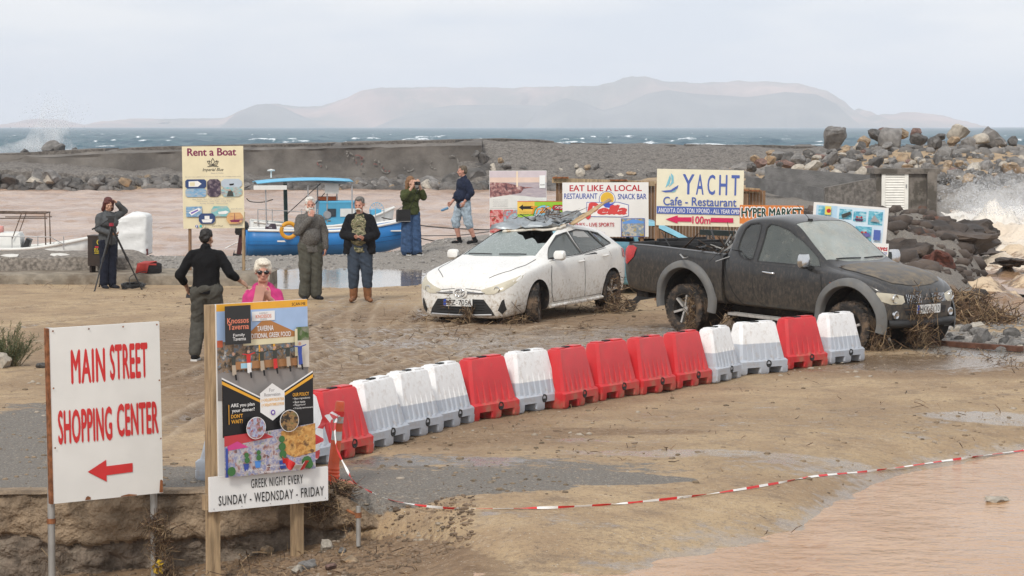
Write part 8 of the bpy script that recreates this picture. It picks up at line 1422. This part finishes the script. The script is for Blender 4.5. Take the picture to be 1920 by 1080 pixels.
# ---- sea spray at the breakwater (left) and over the surf (right): droplets nobody could count
def spray(name, label, pts, r0, r1, seed):
    o = scatter_bits(name, label, pts, mat('spray_white', (.85, .87, .90), .4, var=.02, alpha=.22), r0, r1, 1.0, seed, True); return o
rs = np.random.RandomState(4); n = 9000; base_ = at(92, 284, 152.5); t = rs.rand(n) ** 1.6; ang = rs.normal(0, .32, n) + .12; z = 3.6 * t * np.cos(ang) * (.55 + .45 * rs.rand(n)); x = z * np.tan(ang) + rs.normal(0, .35, n) + rs.choice([-.7, .1, .5], n) * (1 - t)
low = rs.rand(n) < .35; x = np.where(low, rs.normal(-1.2, 2.2, n), x); z = np.where(low, np.abs(rs.normal(0, .45, n)), z)
spray('sea_spray', 'white spray bursting over the breakwater crest at far left', np.stack([base_.x + x, 152.5 + rs.normal(0, .8, n), base_.z + z], 1), .008, .03, 3)
n = 24000; sy_ = rs.uniform(80, 88, n); sx_ = rs.uniform(14.5, 19.5, n); z = HARB_Z + .7 + np.abs(rs.normal(0, .55, n)) * (1 + .8 * fbm(sx_ * .9, sy_ * .2, 3, 3))
spray('surf_spray', 'spray thrown up by the breaking brown wave on the right', np.stack([sx_, sy_, z], 1), .005, .026, 5)

# the plume itself: a soft cloud of fine droplets
def mist(name, label, rings, dens, noise):
    b = MB(); b.loft([[V((cx_ + rx * math.cos(6.2832 * k / 14), cy_ + ry * math.sin(6.2832 * k / 14), z)) for k in range(14)] for cx_, cy_, z, rx, ry in rings]); zs_ = [r[2] for r in rings]
    me = bpy.data.meshes.new(name); me.from_pydata([tuple(p) for p in b.v], [], b.f); o = link(name, me); m = bpy.data.materials.new(name); m.use_nodes = True; t = m.node_tree; t.nodes.clear(); N = t.nodes.new; K = t.links.new
    out = N('ShaderNodeOutputMaterial'); pv = N('ShaderNodeVolumePrincipled'); pv.inputs['Color'].default_value = (1, 1, 1, 1); c = N('ShaderNodeTexCoord'); n = N('ShaderNodeTexNoise'); n.inputs['Scale'].default_value = noise; n.inputs['Detail'].default_value = 4; K(c.outputs['Object'], n.inputs['Vector'])
    r = N('ShaderNodeMapRange'); r.inputs[1].default_value = .40; r.inputs[2].default_value = .72; r.inputs[4].default_value = dens; K(n.outputs[0], r.inputs[0]); s = N('ShaderNodeSeparateXYZ'); K(c.outputs['Object'], s.inputs[0]); f = N('ShaderNodeMapRange'); f.inputs[1].default_value = zs_[0]; f.inputs[2].default_value = zs_[-1]; f.inputs[3].default_value = 1; f.inputs[4].default_value = .05; K(s.outputs[2], f.inputs[0])
    q = N('ShaderNodeMath'); q.operation = 'MULTIPLY'; K(r.outputs[0], q.inputs[0]); K(f.outputs[0], q.inputs[1]); K(q.outputs[0], pv.inputs['Density']); K(pv.outputs[0], out.inputs['Volume']); me.materials.append(m); return tag(o, label, None, None, 'stuff')
bx_ = base_.x; mist('spray_mist', 'fine white mist of the wave bursting over the breakwater', [(bx_ - 1.2, 153, base_.z - .5, 3.2, .8), (bx_ - .9, 153, base_.z + .2, 2.6, .9), (bx_ - .2, 153, base_.z + .8, 1.3, .9), (bx_ + .15, 153, base_.z + 1.8, 1.0, .8), (bx_ + .3, 153, base_.z + 2.8, .8, .6), (bx_ + .4, 153, base_.z + 3.6, .35, .3)], 1.6, 1.3)

mist('surf_mist', 'white mist blowing off the breaking wave on the right', [(16.8, 85, -.3, 2.6, 1.6), (17.0, 85.5, .5, 2.8, 1.6), (17.2, 86, 1.1, 2.0, 1.2), (17.6, 86, 1.7, .8, .6)], .9, 1.6)
HAZE_D = 1.35 / 9000
# ================================================================== HAZE (sea air that fades the island)
b = MB(); b.box((0, 7500, 139), (16000, 17000, 284))
me = bpy.data.meshes.new('haze'); me.from_pydata([tuple(p) for p in b.v], [], b.f); haze = link('haze', me); haze['kind'] = 'stuff'; haze['label'] = 'pale sea haze lying over the water'
hm = bpy.data.materials.new('haze'); hm.use_nodes = True; hn = hm.node_tree; hn.nodes.clear()
ho = hn.nodes.new('ShaderNodeOutputMaterial'); pv = hn.nodes.new('ShaderNodeVolumePrincipled'); pv.inputs['Color'].default_value = (.89, .92, 1.0, 1); pv.inputs['Density'].default_value = HAZE_D; pv.inputs['Anisotropy'].default_value = -.3
hn.links.new(pv.outputs[0], ho.inputs['Volume']); me.materials.append(hm)
